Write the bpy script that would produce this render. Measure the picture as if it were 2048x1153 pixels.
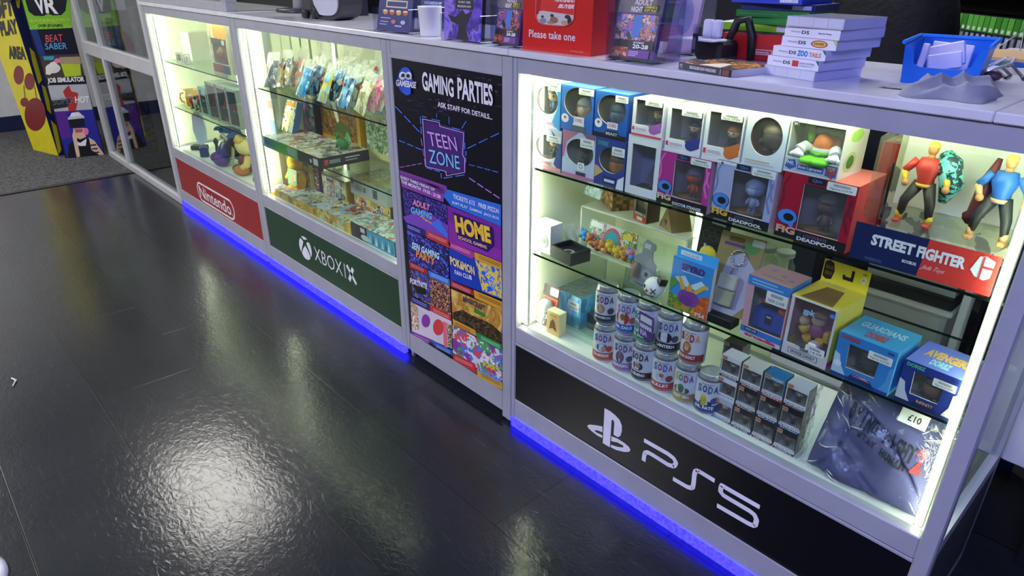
import bpy, math, random
from mathutils import Vector, Matrix, noise

random.seed(7)
sc = bpy.context.scene
for o in list(bpy.data.objects):
    bpy.data.objects.remove(o)
COL = sc.collection

# ------------------------------------------------------------------ camera
FPX = 1355.716
CAM = Vector((0.0, -1.224, 1.3542))
_p, _y, _r = 0.445602, -0.822525, -0.0061138
_fw = Vector((math.sin(_y) * math.cos(_p), math.cos(_y) * math.cos(_p), -math.sin(_p)))
_rt = Vector((math.cos(_y), -math.sin(_y), 0))
_dn = _fw.cross(_rt)
RT = math.cos(_r) * _rt + math.sin(_r) * _dn
DN = -math.sin(_r) * _rt + math.cos(_r) * _dn
FW = _fw
cd = bpy.data.cameras.new('camera')
cd.sensor_width = 36.0
cd.lens = FPX / 2048 * 36.0
cd.clip_start = 0.02
cam = bpy.data.objects.new('camera', cd)
cam.matrix_world = Matrix(((RT.x, -DN.x, -FW.x, CAM.x), (RT.y, -DN.y, -FW.y, CAM.y), (RT.z, -DN.z, -FW.z, CAM.z), (0, 0, 0, 1)))
COL.objects.link(cam)
sc.camera = cam

# ------------------------------------------------------------------ world, light, exposure
vs = sc.view_settings
vs.view_transform = 'Standard'
vs.look = 'None'
vs.gamma = 1.0
vs.use_curve_mapping = False
vs.exposure = 0.6
w = bpy.data.worlds.new('world')
sc.world = w
w.use_nodes = True
w.node_tree.nodes['Background'].inputs[0].default_value = (0.5, 0.55, 0.75, 1)
w.node_tree.nodes['Background'].inputs[1].default_value = 0.05
sc.cycles.transparent_max_bounces = 32
sc.cycles.max_bounces = 8
sc.cycles.use_denoising = True
sc.cycles.sample_clamp_indirect = 6.0
TUBE_W = 34.0      # white tubes inside the cabinets
STRIP_B = 6.0      # blue strip under the plinths
LAMPS = [  # ceiling panels, added ambient fill among them: centre, size, colour, watts
    ((-4.93, -0.03, 2.69), (1.2, 0.66), (1.0, 0.97, 0.90), 21),
    ((-3.0, -2.6, 2.69), (1.2, 0.6), (0.98, 0.98, 1.0), 95),  # unseen fill panel added to brighten the cabinet fronts
    ((-1.3, 1.35, 2.69), (1.2, 0.6), (0.86, 0.87, 1.0), 40),  # unseen fill panel added for light behind the counter
    ((0.5, -2.1, 2.69), (1.2, 0.6), (0.40, 0.43, 1.0), 80),
    ((-6.6, -2.2, 2.69), (1.2, 0.6), (1.0, 0.97, 0.94), 34),  # unseen fill panel added to make up light at the carpet end
]

# ------------------------------------------------------------------ pixel <-> place
def ray(u, v):
    return FW + RT * ((u - 1024) / FPX) + DN * ((v - 576.5) / FPX)
def on_y(u, v, Y):
    d = ray(u, v); return CAM + d * ((Y - CAM.y) / d.y)
def on_z(u, v, Z):
    d = ray(u, v); return CAM + d * ((Z - CAM.z) / d.z)
def on_x(u, v, X):
    d = ray(u, v); return CAM + d * ((X - CAM.x) / d.x)
def on_plane(u, v, p, n, off=0.0):
    d = ray(u, v); q = p + n * off
    return CAM + d * ((q - CAM).dot(n) / d.dot(n))
def xu(u, y, z):
    k = (u - 1024) / FPX; a = RT - FW * k
    return CAM.x - (a.y * (y - CAM.y) + a.z * (z - CAM.z)) / a.x
def zv(v, x, y):
    k = (v - 576.5) / FPX; a = DN - FW * k
    return CAM.z - (a.x * (x - CAM.x) + a.y * (y - CAM.y)) / a.z

# ------------------------------------------------------------------ materials
def lin(h):
    h = h.lstrip('#')
    c = [int(h[i:i + 2], 16) / 255 for i in (0, 2, 4)]
    return tuple(x / 12.92 if x <= 0.04045 else ((x + 0.055) / 1.055) ** 2.4 for x in c) + (1,)
_mats = {}
def nt(name):
    m = bpy.data.materials.new(name); m.use_nodes = True
    t = m.node_tree; t.nodes.clear()
    out = t.nodes.new('ShaderNodeOutputMaterial')
    return m, t, out
def N(t, typ, **kw):
    n = t.nodes.new(typ)
    for k, v in kw.items():
        if k.startswith('i_'):
            n.inputs[k[2:].replace('_', ' ')].default_value = v
        else:
            setattr(n, k, v)
    return n
def M(col, rough=0.5, metal=0.0, bump=0.0, bscale=60.0, var=0.05, coat=0.0):
    key = ('p', col, rough, metal, bump, bscale, var, coat)
    if key in _mats: return _mats[key]
    m, t, out = nt('surface_' + col.strip('#'))
    b = N(t, 'ShaderNodeBsdfPrincipled')
    b.inputs['Roughness'].default_value = rough
    b.inputs['Metallic'].default_value = metal
    b.inputs['Coat Weight'].default_value = coat
    tc = N(t, 'ShaderNodeTexCoord')
    nz = N(t, 'ShaderNodeTexNoise'); nz.inputs['Scale'].default_value = 14; nz.inputs['Detail'].default_value = 2
    t.links.new(tc.outputs['Object'], nz.inputs['Vector'])
    c = lin(col)
    rp = N(t, 'ShaderNodeValToRGB')
    rp.color_ramp.elements[0].position = 0.3; rp.color_ramp.elements[1].position = 0.7
    rp.color_ramp.elements[0].color = tuple(x * (1 - var) for x in c[:3]) + (1,)
    rp.color_ramp.elements[1].color = tuple(min(1, x * (1 + var)) for x in c[:3]) + (1,)
    t.links.new(nz.outputs['Fac'], rp.inputs['Fac'])
    t.links.new(rp.outputs['Color'], b.inputs['Base Color'])
    if bump:
        n2 = N(t, 'ShaderNodeTexNoise'); n2.inputs['Scale'].default_value = bscale; n2.inputs['Detail'].default_value = 4
        t.links.new(tc.outputs['Object'], n2.inputs['Vector'])
        bp = N(t, 'ShaderNodeBump'); bp.inputs['Strength'].default_value = bump; bp.inputs['Distance'].default_value = 0.01
        t.links.new(n2.outputs['Fac'], bp.inputs['Height'])
        t.links.new(bp.outputs['Normal'], b.inputs['Normal'])
    t.links.new(b.outputs['BSDF'], out.inputs['Surface'])
    _mats[key] = m
    return m
def ART(cols, scale=40.0, rough=0.35, stretch=(1, 1, 1), kind='voronoi', distort=0.6):
    """busy printed picture: irregular patches of the given colours"""
    key = ('a', tuple(cols), scale, rough, stretch, kind, distort)
    if key in _mats: return _mats[key]
    m, t, out = nt('print_' + cols[0].strip('#'))
    b = N(t, 'ShaderNodeBsdfPrincipled'); b.inputs['Roughness'].default_value = rough
    tc = N(t, 'ShaderNodeTexCoord')
    mp = N(t, 'ShaderNodeMapping'); mp.inputs['Scale'].default_value = stretch
    t.links.new(tc.outputs['Object'], mp.inputs['Vector'])
    nz = N(t, 'ShaderNodeTexNoise'); nz.inputs['Scale'].default_value = scale * 0.6; nz.inputs['Detail'].default_value = 3
    t.links.new(mp.outputs['Vector'], nz.inputs['Vector'])
    if kind == 'voronoi':
        mx = N(t, 'ShaderNodeVectorMath', operation='MULTIPLY_ADD')
        mx.inputs[1].default_value = (distort / scale,) * 3
        t.links.new(nz.outputs['Color'], mx.inputs[0]); t.links.new(mp.outputs['Vector'], mx.inputs[2])
        vo = N(t, 'ShaderNodeTexVoronoi'); vo.inputs['Scale'].default_value = scale * 1.5
        t.links.new(mx.outputs[0], vo.inputs['Vector'])
        sep = N(t, 'ShaderNodeSeparateColor'); t.links.new(vo.outputs['Color'], sep.inputs['Color'])
        nf = N(t, 'ShaderNodeTexNoise'); nf.inputs['Scale'].default_value = scale * 2.6; nf.inputs['Detail'].default_value = 4
        t.links.new(mp.outputs['Vector'], nf.inputs['Vector'])
        jit = N(t, 'ShaderNodeMath', operation='MULTIPLY_ADD'); jit.inputs[1].default_value = 0.9; jit.inputs[2].default_value = -0.45
        t.links.new(nf.outputs['Fac'], jit.inputs[0])
        sm = N(t, 'ShaderNodeMath', operation='ADD'); sm.use_clamp = True
        t.links.new(sep.outputs[0], sm.inputs[0]); t.links.new(jit.outputs[0], sm.inputs[1])
        fac = sm.outputs[0]
    else:
        nz.inputs['Scale'].default_value = scale * 0.35; nz.inputs['Distortion'].default_value = distort
        mr = N(t, 'ShaderNodeMapRange'); mr.inputs['From Min'].default_value = 0.28; mr.inputs['From Max'].default_value = 0.72
        t.links.new(nz.outputs['Fac'], mr.inputs['Value']); fac = mr.outputs[0]
    rp = N(t, 'ShaderNodeValToRGB'); cr = rp.color_ramp
    cr.interpolation = 'CONSTANT' if kind == 'voronoi' else 'LINEAR'
    n = len(cols)
    while len(cr.elements) < n: cr.elements.new(0.5)
    for i, c in enumerate(cols):
        cr.elements[i].position = i / n if kind == 'voronoi' else i / (n - 1)
    for i, c in enumerate(cols):
        cr.elements[i].color = lin(c)
    t.links.new(fac, rp.inputs['Fac']); t.links.new(rp.outputs['Color'], b.inputs['Base Color'])
    t.links.new(b.outputs['BSDF'], out.inputs['Surface'])
    _mats[key] = m
    return m
def GRAD(c0, c1, z0, z1, axis=2, rough=0.35):
    """print that runs from one colour to another along an axis (object space)"""
    key = ('g', c0, c1, z0, z1, axis, rough)
    if key in _mats: return _mats[key]
    m, t, out = nt('print_' + c0.strip('#'))
    b = N(t, 'ShaderNodeBsdfPrincipled'); b.inputs['Roughness'].default_value = rough
    tc = N(t, 'ShaderNodeTexCoord'); sx = N(t, 'ShaderNodeSeparateXYZ')
    t.links.new(tc.outputs['Object'], sx.inputs[0])
    mr = N(t, 'ShaderNodeMapRange'); mr.inputs['From Min'].default_value = z0; mr.inputs['From Max'].default_value = z1
    t.links.new(sx.outputs[axis], mr.inputs['Value'])
    mx = N(t, 'ShaderNodeMix', data_type='RGBA'); mx.inputs[6].default_value = lin(c0); mx.inputs[7].default_value = lin(c1)
    t.links.new(mr.outputs[0], mx.inputs[0]); t.links.new(mx.outputs[2], b.inputs['Base Color'])
    t.links.new(b.outputs['BSDF'], out.inputs['Surface'])
    _mats[key] = m
    return m
def CLEAR(tint='#ffffff', rough=0.03, refl=1.0, bump=0.0, bscale=40, milk=0.0, milkcol='#ffffff'):
    key = ('c', tint, rough, refl, bump, bscale, milk, milkcol)
    if key in _mats: return _mats[key]
    m, t, out = nt('clear_' + tint.strip('#'))
    tr = N(t, 'ShaderNodeBsdfTransparent'); tr.inputs[0].default_value = lin(tint)
    gl = N(t, 'ShaderNodeBsdfGlossy'); gl.inputs['Roughness'].default_value = rough
    fr = N(t, 'ShaderNodeLayerWeight'); fr.inputs[0].default_value = 0.5
    pw = N(t, 'ShaderNodeMath', operation='POWER'); pw.inputs[1].default_value = 5.0
    t.links.new(fr.outputs['Facing'], pw.inputs[0])
    mu = N(t, 'ShaderNodeMath', operation='MULTIPLY_ADD'); mu.inputs[1].default_value = 0.95 * refl; mu.inputs[2].default_value = 0.04 * refl; mu.use_clamp = True
    t.links.new(pw.outputs[0], mu.inputs[0])
    base = tr.outputs[0]
    if milk:
        df = N(t, 'ShaderNodeBsdfDiffuse'); df.inputs[0].default_value = lin(milkcol)
        ml = N(t, 'ShaderNodeMixShader'); ml.inputs[0].default_value = milk
        t.links.new(base, ml.inputs[1]); t.links.new(df.outputs[0], ml.inputs[2]); base = ml.outputs[0]
    mx = N(t, 'ShaderNodeMixShader')
    t.links.new(mu.outputs[0], mx.inputs[0]); t.links.new(base, mx.inputs[1]); t.links.new(gl.outputs[0], mx.inputs[2])
    if bump:
        tc = N(t, 'ShaderNodeTexCoord')
        nz = N(t, 'ShaderNodeTexNoise'); nz.inputs['Scale'].default_value = bscale; nz.inputs['Detail'].default_value = 5
        nz.inputs['Distortion'].default_value = 1.2
        t.links.new(tc.outputs['Object'], nz.inputs['Vector'])
        bp = N(t, 'ShaderNodeBump'); bp.inputs['Strength'].default_value = bump; bp.inputs['Distance'].default_value = 0.02
        t.links.new(nz.outputs['Fac'], bp.inputs['Height'])
        t.links.new(bp.outputs['Normal'], gl.inputs['Normal']); t.links.new(bp.outputs['Normal'], fr.inputs['Normal'])
    t.links.new(mx.outputs[0], out.inputs['Surface'])
    _mats[key] = m
    return m
def EMIT(col, s, mottled=0.0):
    key = ('e', col, s, mottled)
    if key in _mats: return _mats[key]
    m, t, out = nt('light_' + col.strip('#'))
    e = N(t, 'ShaderNodeEmission'); e.inputs[0].default_value = lin(col); e.inputs[1].default_value = s
    if mottled:
        tc = N(t, 'ShaderNodeTexCoord'); nz = N(t, 'ShaderNodeTexNoise'); nz.inputs['Scale'].default_value = 90; nz.inputs['Detail'].default_value = 5
        t.links.new(tc.outputs['Object'], nz.inputs['Vector'])
        mr = N(t, 'ShaderNodeMapRange'); mr.inputs['From Min'].default_value = 0.35; mr.inputs['From Max'].default_value = 0.65
        mr.inputs['To Min'].default_value = s * (1 - mottled); mr.inputs['To Max'].default_value = s * (1 + mottled)
        t.links.new(nz.outputs['Fac'], mr.inputs['Value']); t.links.new(mr.outputs[0], e.inputs[1])
    t.links.new(e.outputs[0], out.inputs['Surface'])
    _mats[key] = m
    return m
WHITE = '#f1f1ee'; BLACK = '#0c0c0f'
GLASS = CLEAR('#f3faf5', 0.01, 1.0)
FILM = CLEAR('#f4f4f4', 0.06, 1.5, milk=.07, milkcol='#dcdcd2')

# ------------------------------------------------------------------ mesh builder
_txt = {}
def text_geo(s, bold=0.0, res=3):
    key = (s, bold, res)
    if key in _txt: return _txt[key]
    c = bpy.data.curves.new('glyphs', 'FONT')
    c.body = s; c.size = 1.0; c.resolution_u = res; c.offset = bold; c.fill_mode = 'FRONT'
    o = bpy.data.objects.new('glyphs', c); COL.objects.link(o)
    dg = bpy.context.evaluated_depsgraph_get()
    me = bpy.data.meshes.new_from_object(o.evaluated_get(dg))
    vs_ = [(v.co.x, v.co.y) for v in me.vertices]
    fs = [tuple(p.vertices) for p in me.polygons]
    bpy.data.objects.remove(o); bpy.data.curves.remove(c); bpy.data.meshes.remove(me)
    if vs_:
        x0 = min(a for a, b in vs_); x1 = max(a for a, b in vs_); y0 = min(b for a, b in vs_); y1 = max(b for a, b in vs_)
    else:
        x0 = y0 = 0; x1 = y1 = 1
    r = (vs_, fs, x0, x1, y0, y1)
    _txt[key] = r
    return r
EPS = 0.0005
class B:
    def __init__(s, mtx=None):
        s.V = []; s.F = []; s.I = []; s.S = []; s.mats = []; s.M = mtx or Matrix(); s.pl = None
    def mi(s, m):
        if isinstance(m, str): m = M(m)
        if m not in s.mats: s.mats.append(m)
        return s.mats.index(m)
    def v(s, co):
        s.V.append(s.M @ Vector(co)); return len(s.V) - 1
    def f(s, idx, m, sm=False):
        s.F.append(tuple(idx)); s.I.append(s.mi(m)); s.S.append(sm)
    def poly(s, pts, m):
        s.f([s.v(p) for p in pts], m)
    def box(s, x0, x1, y0, y1, z0, z1, m, b=0.0, faces=None):
        """faces: dict of '-x +x -y +y -z +z' to a material, or None to leave it open"""
        fm = lambda k: (faces.get(k, m) if faces else m)
        if b <= 0:
            i = [s.v((x, y, z)) for x in (x0, x1) for y in (y0, y1) for z in (z0, z1)]
            for k, q in (('-x', (0, 1, 3, 2)), ('+x', (4, 6, 7, 5)), ('-y', (0, 4, 5, 1)), ('+y', (2, 3, 7, 6)), ('-z', (0, 2, 6, 4)), ('+z', (1, 5, 7, 3))):
                if fm(k) is not None: s.f([i[j] for j in q], fm(k))
            return
        b = min(b, (x1 - x0) * .49, (y1 - y0) * .49, (z1 - z0) * .49)
        c = Vector(((x0 + x1) / 2, (y0 + y1) / 2, (z0 + z1) / 2)); h = Vector(((x1 - x0) / 2, (y1 - y0) / 2, (z1 - z0) / 2))
        g = {}
        for sx in (-1, 1):
            for sy in (-1, 1):
                for sz in (-1, 1):
                    for a in range(3):
                        d = [h.x - b, h.y - b, h.z - b]; d[a] = h[a]
                        g[sx, sy, sz, a] = s.v((c.x + sx * d[0], c.y + sy * d[1], c.z + sz * d[2]))
        R2 = ((-1, -1), (1, -1), (1, 1), (-1, 1))
        for q in (-1, 1):
            s.f([g[q, a, c2, 0] for a, c2 in R2][::q], fm('+x' if q > 0 else '-x'))
            s.f([g[a, q, c2, 1] for a, c2 in R2][::-q], fm('+y' if q > 0 else '-y'))
            s.f([g[a, c2, q, 2] for a, c2 in R2][::q], fm('+z' if q > 0 else '-z'))
        for a in (-1, 1):
            for c2 in (-1, 1):
                s.f([g[a, c2, -1, 0], g[a, c2, 1, 0], g[a, c2, 1, 1], g[a, c2, -1, 1]], fm('+x' if a > 0 else '-x'))
                s.f([g[a, -1, c2, 0], g[a, 1, c2, 0], g[a, 1, c2, 2], g[a, -1, c2, 2]], fm('+z' if c2 > 0 else '-z'))
                s.f([g[-1, a, c2, 1], g[1, a, c2, 1], g[1, a, c2, 2], g[-1, a, c2, 2]], fm('+z' if c2 > 0 else '-z'))
                for e in (-1, 1):
                    s.f([g[a, c2, e, 0], g[a, c2, e, 1], g[a, c2, e, 2]], m)
    # ---- flat artwork on a surface
    def on(s, kind, k=0.0, sgn=-1):
        if kind == 'front': s.pl = lambda x, z, l: (x, k - l * EPS, z)
        elif kind == 'back': s.pl = lambda x, z, l: (x, k + l * EPS, z)
        elif kind == 'top': s.pl = lambda x, y, l: (x, y, k + l * EPS)
        elif kind == 'right': s.pl = lambda y, z, l: (k + l * EPS, y, z)
        elif kind == 'left': s.pl = lambda y, z, l: (k - l * EPS, y, z)
        elif kind == 'cyl':
            cx, cy, r = k
            s.pl = lambda a, z, l: (cx + (r + l * EPS) * math.sin(a / r), cy - (r + l * EPS) * math.cos(a / r), z)
        elif kind == 'plane':
            p, n = k
            s.pl = lambda u, v, l: tuple(on_plane(u, v, p, n, l * EPS * 2))
        return s
    def p2(s, pts, m, l=1):
        s.f([s.v(s.pl(a, c, l)) for a, c in pts], m)
    def rect(s, a0, c0, a1, c1, m, l=1, n=1):
        for i in range(n):
            p = a0 + (a1 - a0) * i / n; q = a0 + (a1 - a0) * (i + 1) / n
            s.p2([(p, c0), (q, c0), (q, c1), (p, c1)], m, l)
    def ell(s, a, c, ra, rc, m, l=1, n=24, t0=0, t1=360):
        s.p2([(a + ra * math.cos(math.radians(t0 + (t1 - t0) * i / n)), c + rc * math.sin(math.radians(t0 + (t1 - t0) * i / n))) for i in range(n)], m, l)
    def ring(s, a, c, ra, rc, wd, m, l=1, n=28):
        P = [(math.cos(2 * math.pi * i / n), math.sin(2 * math.pi * i / n)) for i in range(n)]
        for i in range(n):
            (x, y), (x2, y2) = P[i], P[(i + 1) % n]
            s.p2([(a + ra * x, c + rc * y), (a + ra * x2, c + rc * y2), (a + (ra - wd) * x2, c + (rc - wd) * y2), (a + (ra - wd) * x, c + (rc - wd) * y)], m, l)
    def stroke(s, pts, wd, m, l=1):
        for k, ((x, y), (x2, y2)) in enumerate(zip(pts[:-1], pts[1:])):
            d = math.hypot(x2 - x, y2 - y) or 1; l += 0.11 if k % 2 else (-0.11 if k else 0)
            nx, ny = -(y2 - y) / d * wd / 2, (x2 - x) / d * wd / 2
            s.p2([(x - nx, y - ny), (x2 - nx, y2 - ny), (x2 + nx, y2 + ny), (x + nx, y + ny)], m, l)
    def rrect(s, a0, c0, a1, c1, r, m, l=1):
        P = []
        for cx, cy, t in ((a1 - r, c1 - r, 0), (a0 + r, c1 - r, 90), (a0 + r, c0 + r, 180), (a1 - r, c0 + r, 270)):
            for i in range(6):
                q = math.radians(t + i * 18); P.append((cx + r * math.cos(q), cy + r * math.sin(q)))
        s.p2(P, m, l)
    def text(s, body, bl, br, tl, m, l=1, bold=0.0, res=3, fine=0):
        """text stretched to the parallelogram bottom-left, bottom-right, top-left"""
        vs_, fs, x0, x1, y0, y1 = text_geo(body, bold, res)
        w_ = max(1e-6, x1 - x0); h_ = max(1e-6, y1 - y0)
        if fine:      # cut the glyph triangles up so that they follow a curved surface
            vs_ = list(vs_); fs = [t for q in fs for t in [(q[0], q[i], q[i + 1]) for i in range(1, len(q) - 1)]]
            for _ in range(fine):
                mid = {}; nf = []
                def md(i, j):
                    k = (min(i, j), max(i, j))
                    if k not in mid:
                        mid[k] = len(vs_); vs_.append(((vs_[i][0] + vs_[j][0]) / 2, (vs_[i][1] + vs_[j][1]) / 2))
                    return mid[k]
                for i, j, k in fs:
                    a_, b_, c_ = md(i, j), md(j, k), md(k, i)
                    nf += [(i, a_, c_), (a_, j, b_), (c_, b_, k), (a_, b_, c_)]
                fs = nf
        ids = []
        for x, y in vs_:
            a = (x - x0) / w_; c = (y - y0) / h_
            ids.append(s.v(s.pl(bl[0] + a * (br[0] - bl[0]) + c * (tl[0] - bl[0]), bl[1] + a * (br[1] - bl[1]) + c * (tl[1] - bl[1]), l)))
        mi = s.mi(m)
        for q in fs:
            s.F.append(tuple(ids[i] for i in q)); s.I.append(mi); s.S.append(False)
    def tx(s, body, a0, c0, a1, c1, m, l=1, bold=0.0, res=2, sh=0.0):
        s.text(body, (a0, c0), (a1, c0), (a0 + sh, c1), m, l, bold, res)
    # ---- solids
    def sph(s, c, r, m, n=16, k=10, zmin=-1.0):
        if not hasattr(r, '__len__'): r = (r, r, r)
        rows = []
        for j in range(k + 1):
            t = math.pi * j / k - math.pi / 2
            zz = max(zmin, math.sin(t))
            rows.append([s.v((c[0] + r[0] * math.cos(t) * math.cos(2 * math.pi * i / n), c[1] + r[1] * math.cos(t) * math.sin(2 * math.pi * i / n), c[2] + r[2] * zz)) for i in range(n)])
        for j in range(k):
            for i in range(n):
                s.f([rows[j][i], rows[j][(i + 1) % n], rows[j + 1][(i + 1) % n], rows[j + 1][i]], m, True)
    def lathe(s, prof, m, n=28, c=(0, 0), mats=None, sm=True, cap=True):
        rows = [[s.v((c[0] + r * math.cos(2 * math.pi * i / n), c[1] + r * math.sin(2 * math.pi * i / n), z)) for i in range(n)] for r, z in prof]
        for j in range(len(prof) - 1):
            mm = mats[j] if mats else m
            for i in range(n):
                s.f([rows[j][i], rows[j][(i + 1) % n], rows[j + 1][(i + 1) % n], rows[j + 1][i]], mm, sm)
        if cap:
            s.f(rows[0][::-1], mats[0] if mats else m); s.f(rows[-1], mats[-1] if mats else m)
    def tube(s, pts, r, m, n=8, sm=True, cap=True):
        """tapered tube through points; r one radius or one for each point"""
        P = [Vector(p) for p in pts]
        if not hasattr(r, '__len__'): r = [r] * len(P)
        rows = []; up = None
        for i, p in enumerate(P):
            d = (P[min(i + 1, len(P) - 1)] - P[max(i - 1, 0)]).normalized()
            if up is None:
                up = Vector((0, 0, 1)) if abs(d.z) < 0.9 else Vector((1, 0, 0))
            a = d.cross(up).normalized(); up = a.cross(d).normalized()
            rows.append([s.v(p + (a * math.cos(2 * math.pi * k / n) + up * math.sin(2 * math.pi * k / n)) * r[i]) for k in range(n)])
        for j in range(len(P) - 1):
            for k in range(n):
                s.f([rows[j][k], rows[j][(k + 1) % n], rows[j + 1][(k + 1) % n], rows[j + 1][k]], m, sm)
        if cap:
            s.f(rows[0][::-1], m, False); s.f(rows[-1], m, False)
    def grid(s, fn, nu, nv, m, sm=True, mf=None):
        """surface fn(a,b), a b in 0..1; mf(a,b) gives a material"""
        g = [[s.v(fn(i / nu, j / nv)) for j in range(nv + 1)] for i in range(nu + 1)]
        for i in range(nu):
            for j in range(nv):
                mm = mf((i + .5) / nu, (j + .5) / nv) if mf else m
                s.f([g[i][j], g[i + 1][j], g[i + 1][j + 1], g[i][j + 1]], mm, sm)
    def extr(s, pts, y0, y1, m, mside=None):
        """outline in x,z pushed from y0 to y1"""
        a = [s.v((x, y0, z)) for x, z in pts]; c = [s.v((x, y1, z)) for x, z in pts]
        s.f(a, m); s.f(c[::-1], m)
        n = len(pts)
        for i in range(n):
            s.f([a[i], c[i], c[(i + 1) % n], a[(i + 1) % n]], mside or m)
    # ---- object
    def build(s, name, parent=None, label=None, cat=None, group=None, kind=None, origin=None):
        if not s.V: return None
        if origin is None:
            xs = [v.x for v in s.V]; ys = [v.y for v in s.V]; zs = [v.z for v in s.V]
            origin = Vector(((min(xs) + max(xs)) / 2, (min(ys) + max(ys)) / 2, min(zs)))
        me = bpy.data.meshes.new(name)
        me.from_pydata([tuple(v - origin) for v in s.V], [], s.F)
        for m in s.mats: me.materials.append(m)
        me.polygons.foreach_set('material_index', s.I)
        me.polygons.foreach_set('use_smooth', s.S)
        me.update()
        o = bpy.data.objects.new(name, me)
        COL.objects.link(o)
        o['wpos'] = list(origin)
        if parent is not None:
            o.parent = parent
            o.location = origin - Vector(parent['wpos'])
        else:
            o.location = origin
        tag(o, label, cat, group, kind)
        return o
def tag(o, label=None, cat=None, group=None, kind=None):
    for k, v in (('label', label), ('category', cat), ('group', group), ('kind', kind)):
        if v: o[k] = v
def empty(name, loc, label=None, cat=None, group=None, kind=None):
    o = bpy.data.objects.new(name, None); COL.objects.link(o)
    o.location = loc; o['wpos'] = list(loc); o.empty_display_size = 0.05
    tag(o, label, cat, group, kind)
    return o
def place(loc, yaw=0.0, tilt=0.0, roll=0.0):
    """local frame: x along the front, y into depth, z up; tilt leans the top back"""
    return Matrix.Translation(Vector(loc)) @ Matrix.Rotation(math.radians(yaw), 4, 'Z') @ Matrix.Rotation(math.radians(-tilt), 4, 'X') @ Matrix.Rotation(math.radians(roll), 4, 'Y')
# ------------------------------------------------------------------ the room
def floor_mat():
    m, t, out = nt('dark_slate_vinyl')
    b = N(t, 'ShaderNodeBsdfPrincipled')
    tc = N(t, 'ShaderNodeTexCoord'); mp = N(t, 'ShaderNodeMapping')
    mp.inputs['Location'].default_value = (0.02, 0.33, 0)
    t.links.new(tc.outputs['Object'], mp.inputs['Vector'])
    br = N(t, 'ShaderNodeTexBrick'); br.offset = 0.5
    br.inputs['Scale'].default_value = 1.0; br.inputs['Mortar Size'].default_value = 0.0022; br.inputs['Mortar Smooth'].default_value = 0.3
    br.inputs['Brick Width'].default_value = 0.67; br.inputs['Row Height'].default_value = 0.31; br.inputs['Bias'].default_value = 0
    br.inputs['Color1'].default_value = lin('#181b1f'); br.inputs['Color2'].default_value = lin('#202327'); br.inputs['Mortar'].default_value = lin('#050506')
    t.links.new(mp.outputs['Vector'], br.inputs['Vector'])
    n1 = N(t, 'ShaderNodeTexNoise'); n1.inputs['Scale'].default_value = 5; n1.inputs['Detail'].default_value = 8; n1.inputs['Roughness'].default_value = 0.65
    t.links.new(tc.outputs['Object'], n1.inputs['Vector'])
    # scuffs: thin pale scratches
    mp2 = N(t, 'ShaderNodeMapping'); mp2.inputs['Rotation'].default_value = (0, 0, 0.5); mp2.inputs['Scale'].default_value = (3, 26, 1)
    t.links.new(tc.outputs['Object'], mp2.inputs['Vector'])
    n3 = N(t, 'ShaderNodeTexNoise'); n3.inputs['Scale'].default_value = 3; n3.inputs['Detail'].default_value = 6
    t.links.new(mp2.outputs['Vector'], n3.inputs['Vector'])
    r3 = N(t, 'ShaderNodeMapRange'); r3.inputs['From Min'].default_value = 0.6; r3.inputs['From Max'].default_value = 0.85; r3.inputs['To Max'].default_value = 0.5
    t.links.new(n3.outputs['Fac'], r3.inputs['Value'])
    mx = N(t, 'ShaderNodeMix', data_type='RGBA'); mx.inputs[7].default_value = lin('#4a4d52')
    t.links.new(r3.outputs[0], mx.inputs[0]); t.links.new(br.outputs['Color'], mx.inputs[6])
    t.links.new(mx.outputs[2], b.inputs['Base Color'])
    rr = N(t, 'ShaderNodeMapRange'); rr.inputs['To Min'].default_value = 0.26; rr.inputs['To Max'].default_value = 0.40
    b.inputs['Coat Weight'].default_value = 0.75; b.inputs['Coat IOR'].default_value = 1.5; b.inputs['Specular IOR Level'].default_value = 0.22
    rc = N(t, 'ShaderNodeMapRange'); rc.inputs['To Min'].default_value = 0.07; rc.inputs['To Max'].default_value = 0.16
    t.links.new(n1.outputs['Fac'], rc.inputs['Value']); t.links.new(rc.outputs[0], b.inputs['Coat Roughness'])
    t.links.new(n1.outputs['Fac'], rr.inputs['Value']); t.links.new(rr.outputs[0], b.inputs['Roughness'])
    # embossed slate ripples
    mp3 = N(t, 'ShaderNodeMapping'); mp3.inputs['Scale'].default_value = (1, 1.6, 1)
    t.links.new(tc.outputs['Object'], mp3.inputs['Vector'])
    n2 = N(t, 'ShaderNodeTexNoise'); n2.inputs['Scale'].default_value = 30; n2.inputs['Detail'].default_value = 5; n2.inputs['Distortion'].default_value = 1.4
    t.links.new(mp3.outputs['Vector'], n2.inputs['Vector'])
    n4 = N(t, 'ShaderNodeTexNoise'); n4.inputs['Scale'].default_value = 90; n4.inputs['Detail'].default_value = 3
    t.links.new(tc.outputs['Object'], n4.inputs['Vector'])
    ad = N(t, 'ShaderNodeMath', operation='MULTIPLY_ADD'); ad.inputs[1].default_value = 0.25
    t.links.new(n4.outputs['Fac'], ad.inputs[0]); t.links.new(n2.outputs['Fac'], ad.inputs[2])
    sb = N(t, 'ShaderNodeMath', operation='MULTIPLY_ADD'); sb.inputs[1].default_value = -3.0
    t.links.new(br.outputs['Fac'], sb.inputs[0]); t.links.new(ad.outputs[0], sb.inputs[2])
    bp = N(t, 'ShaderNodeBump'); bp.inputs['Strength'].default_value = 0.17; bp.inputs['Distance'].default_value = 0.004
    t.links.new(sb.outputs[0], bp.inputs['Height']); t.links.new(bp.outputs['Normal'], b.inputs['Normal']); t.links.new(bp.outputs['Normal'], b.inputs['Coat Normal'])
    t.links.new(b.outputs['BSDF'], out.inputs['Surface'])
    return m
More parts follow.
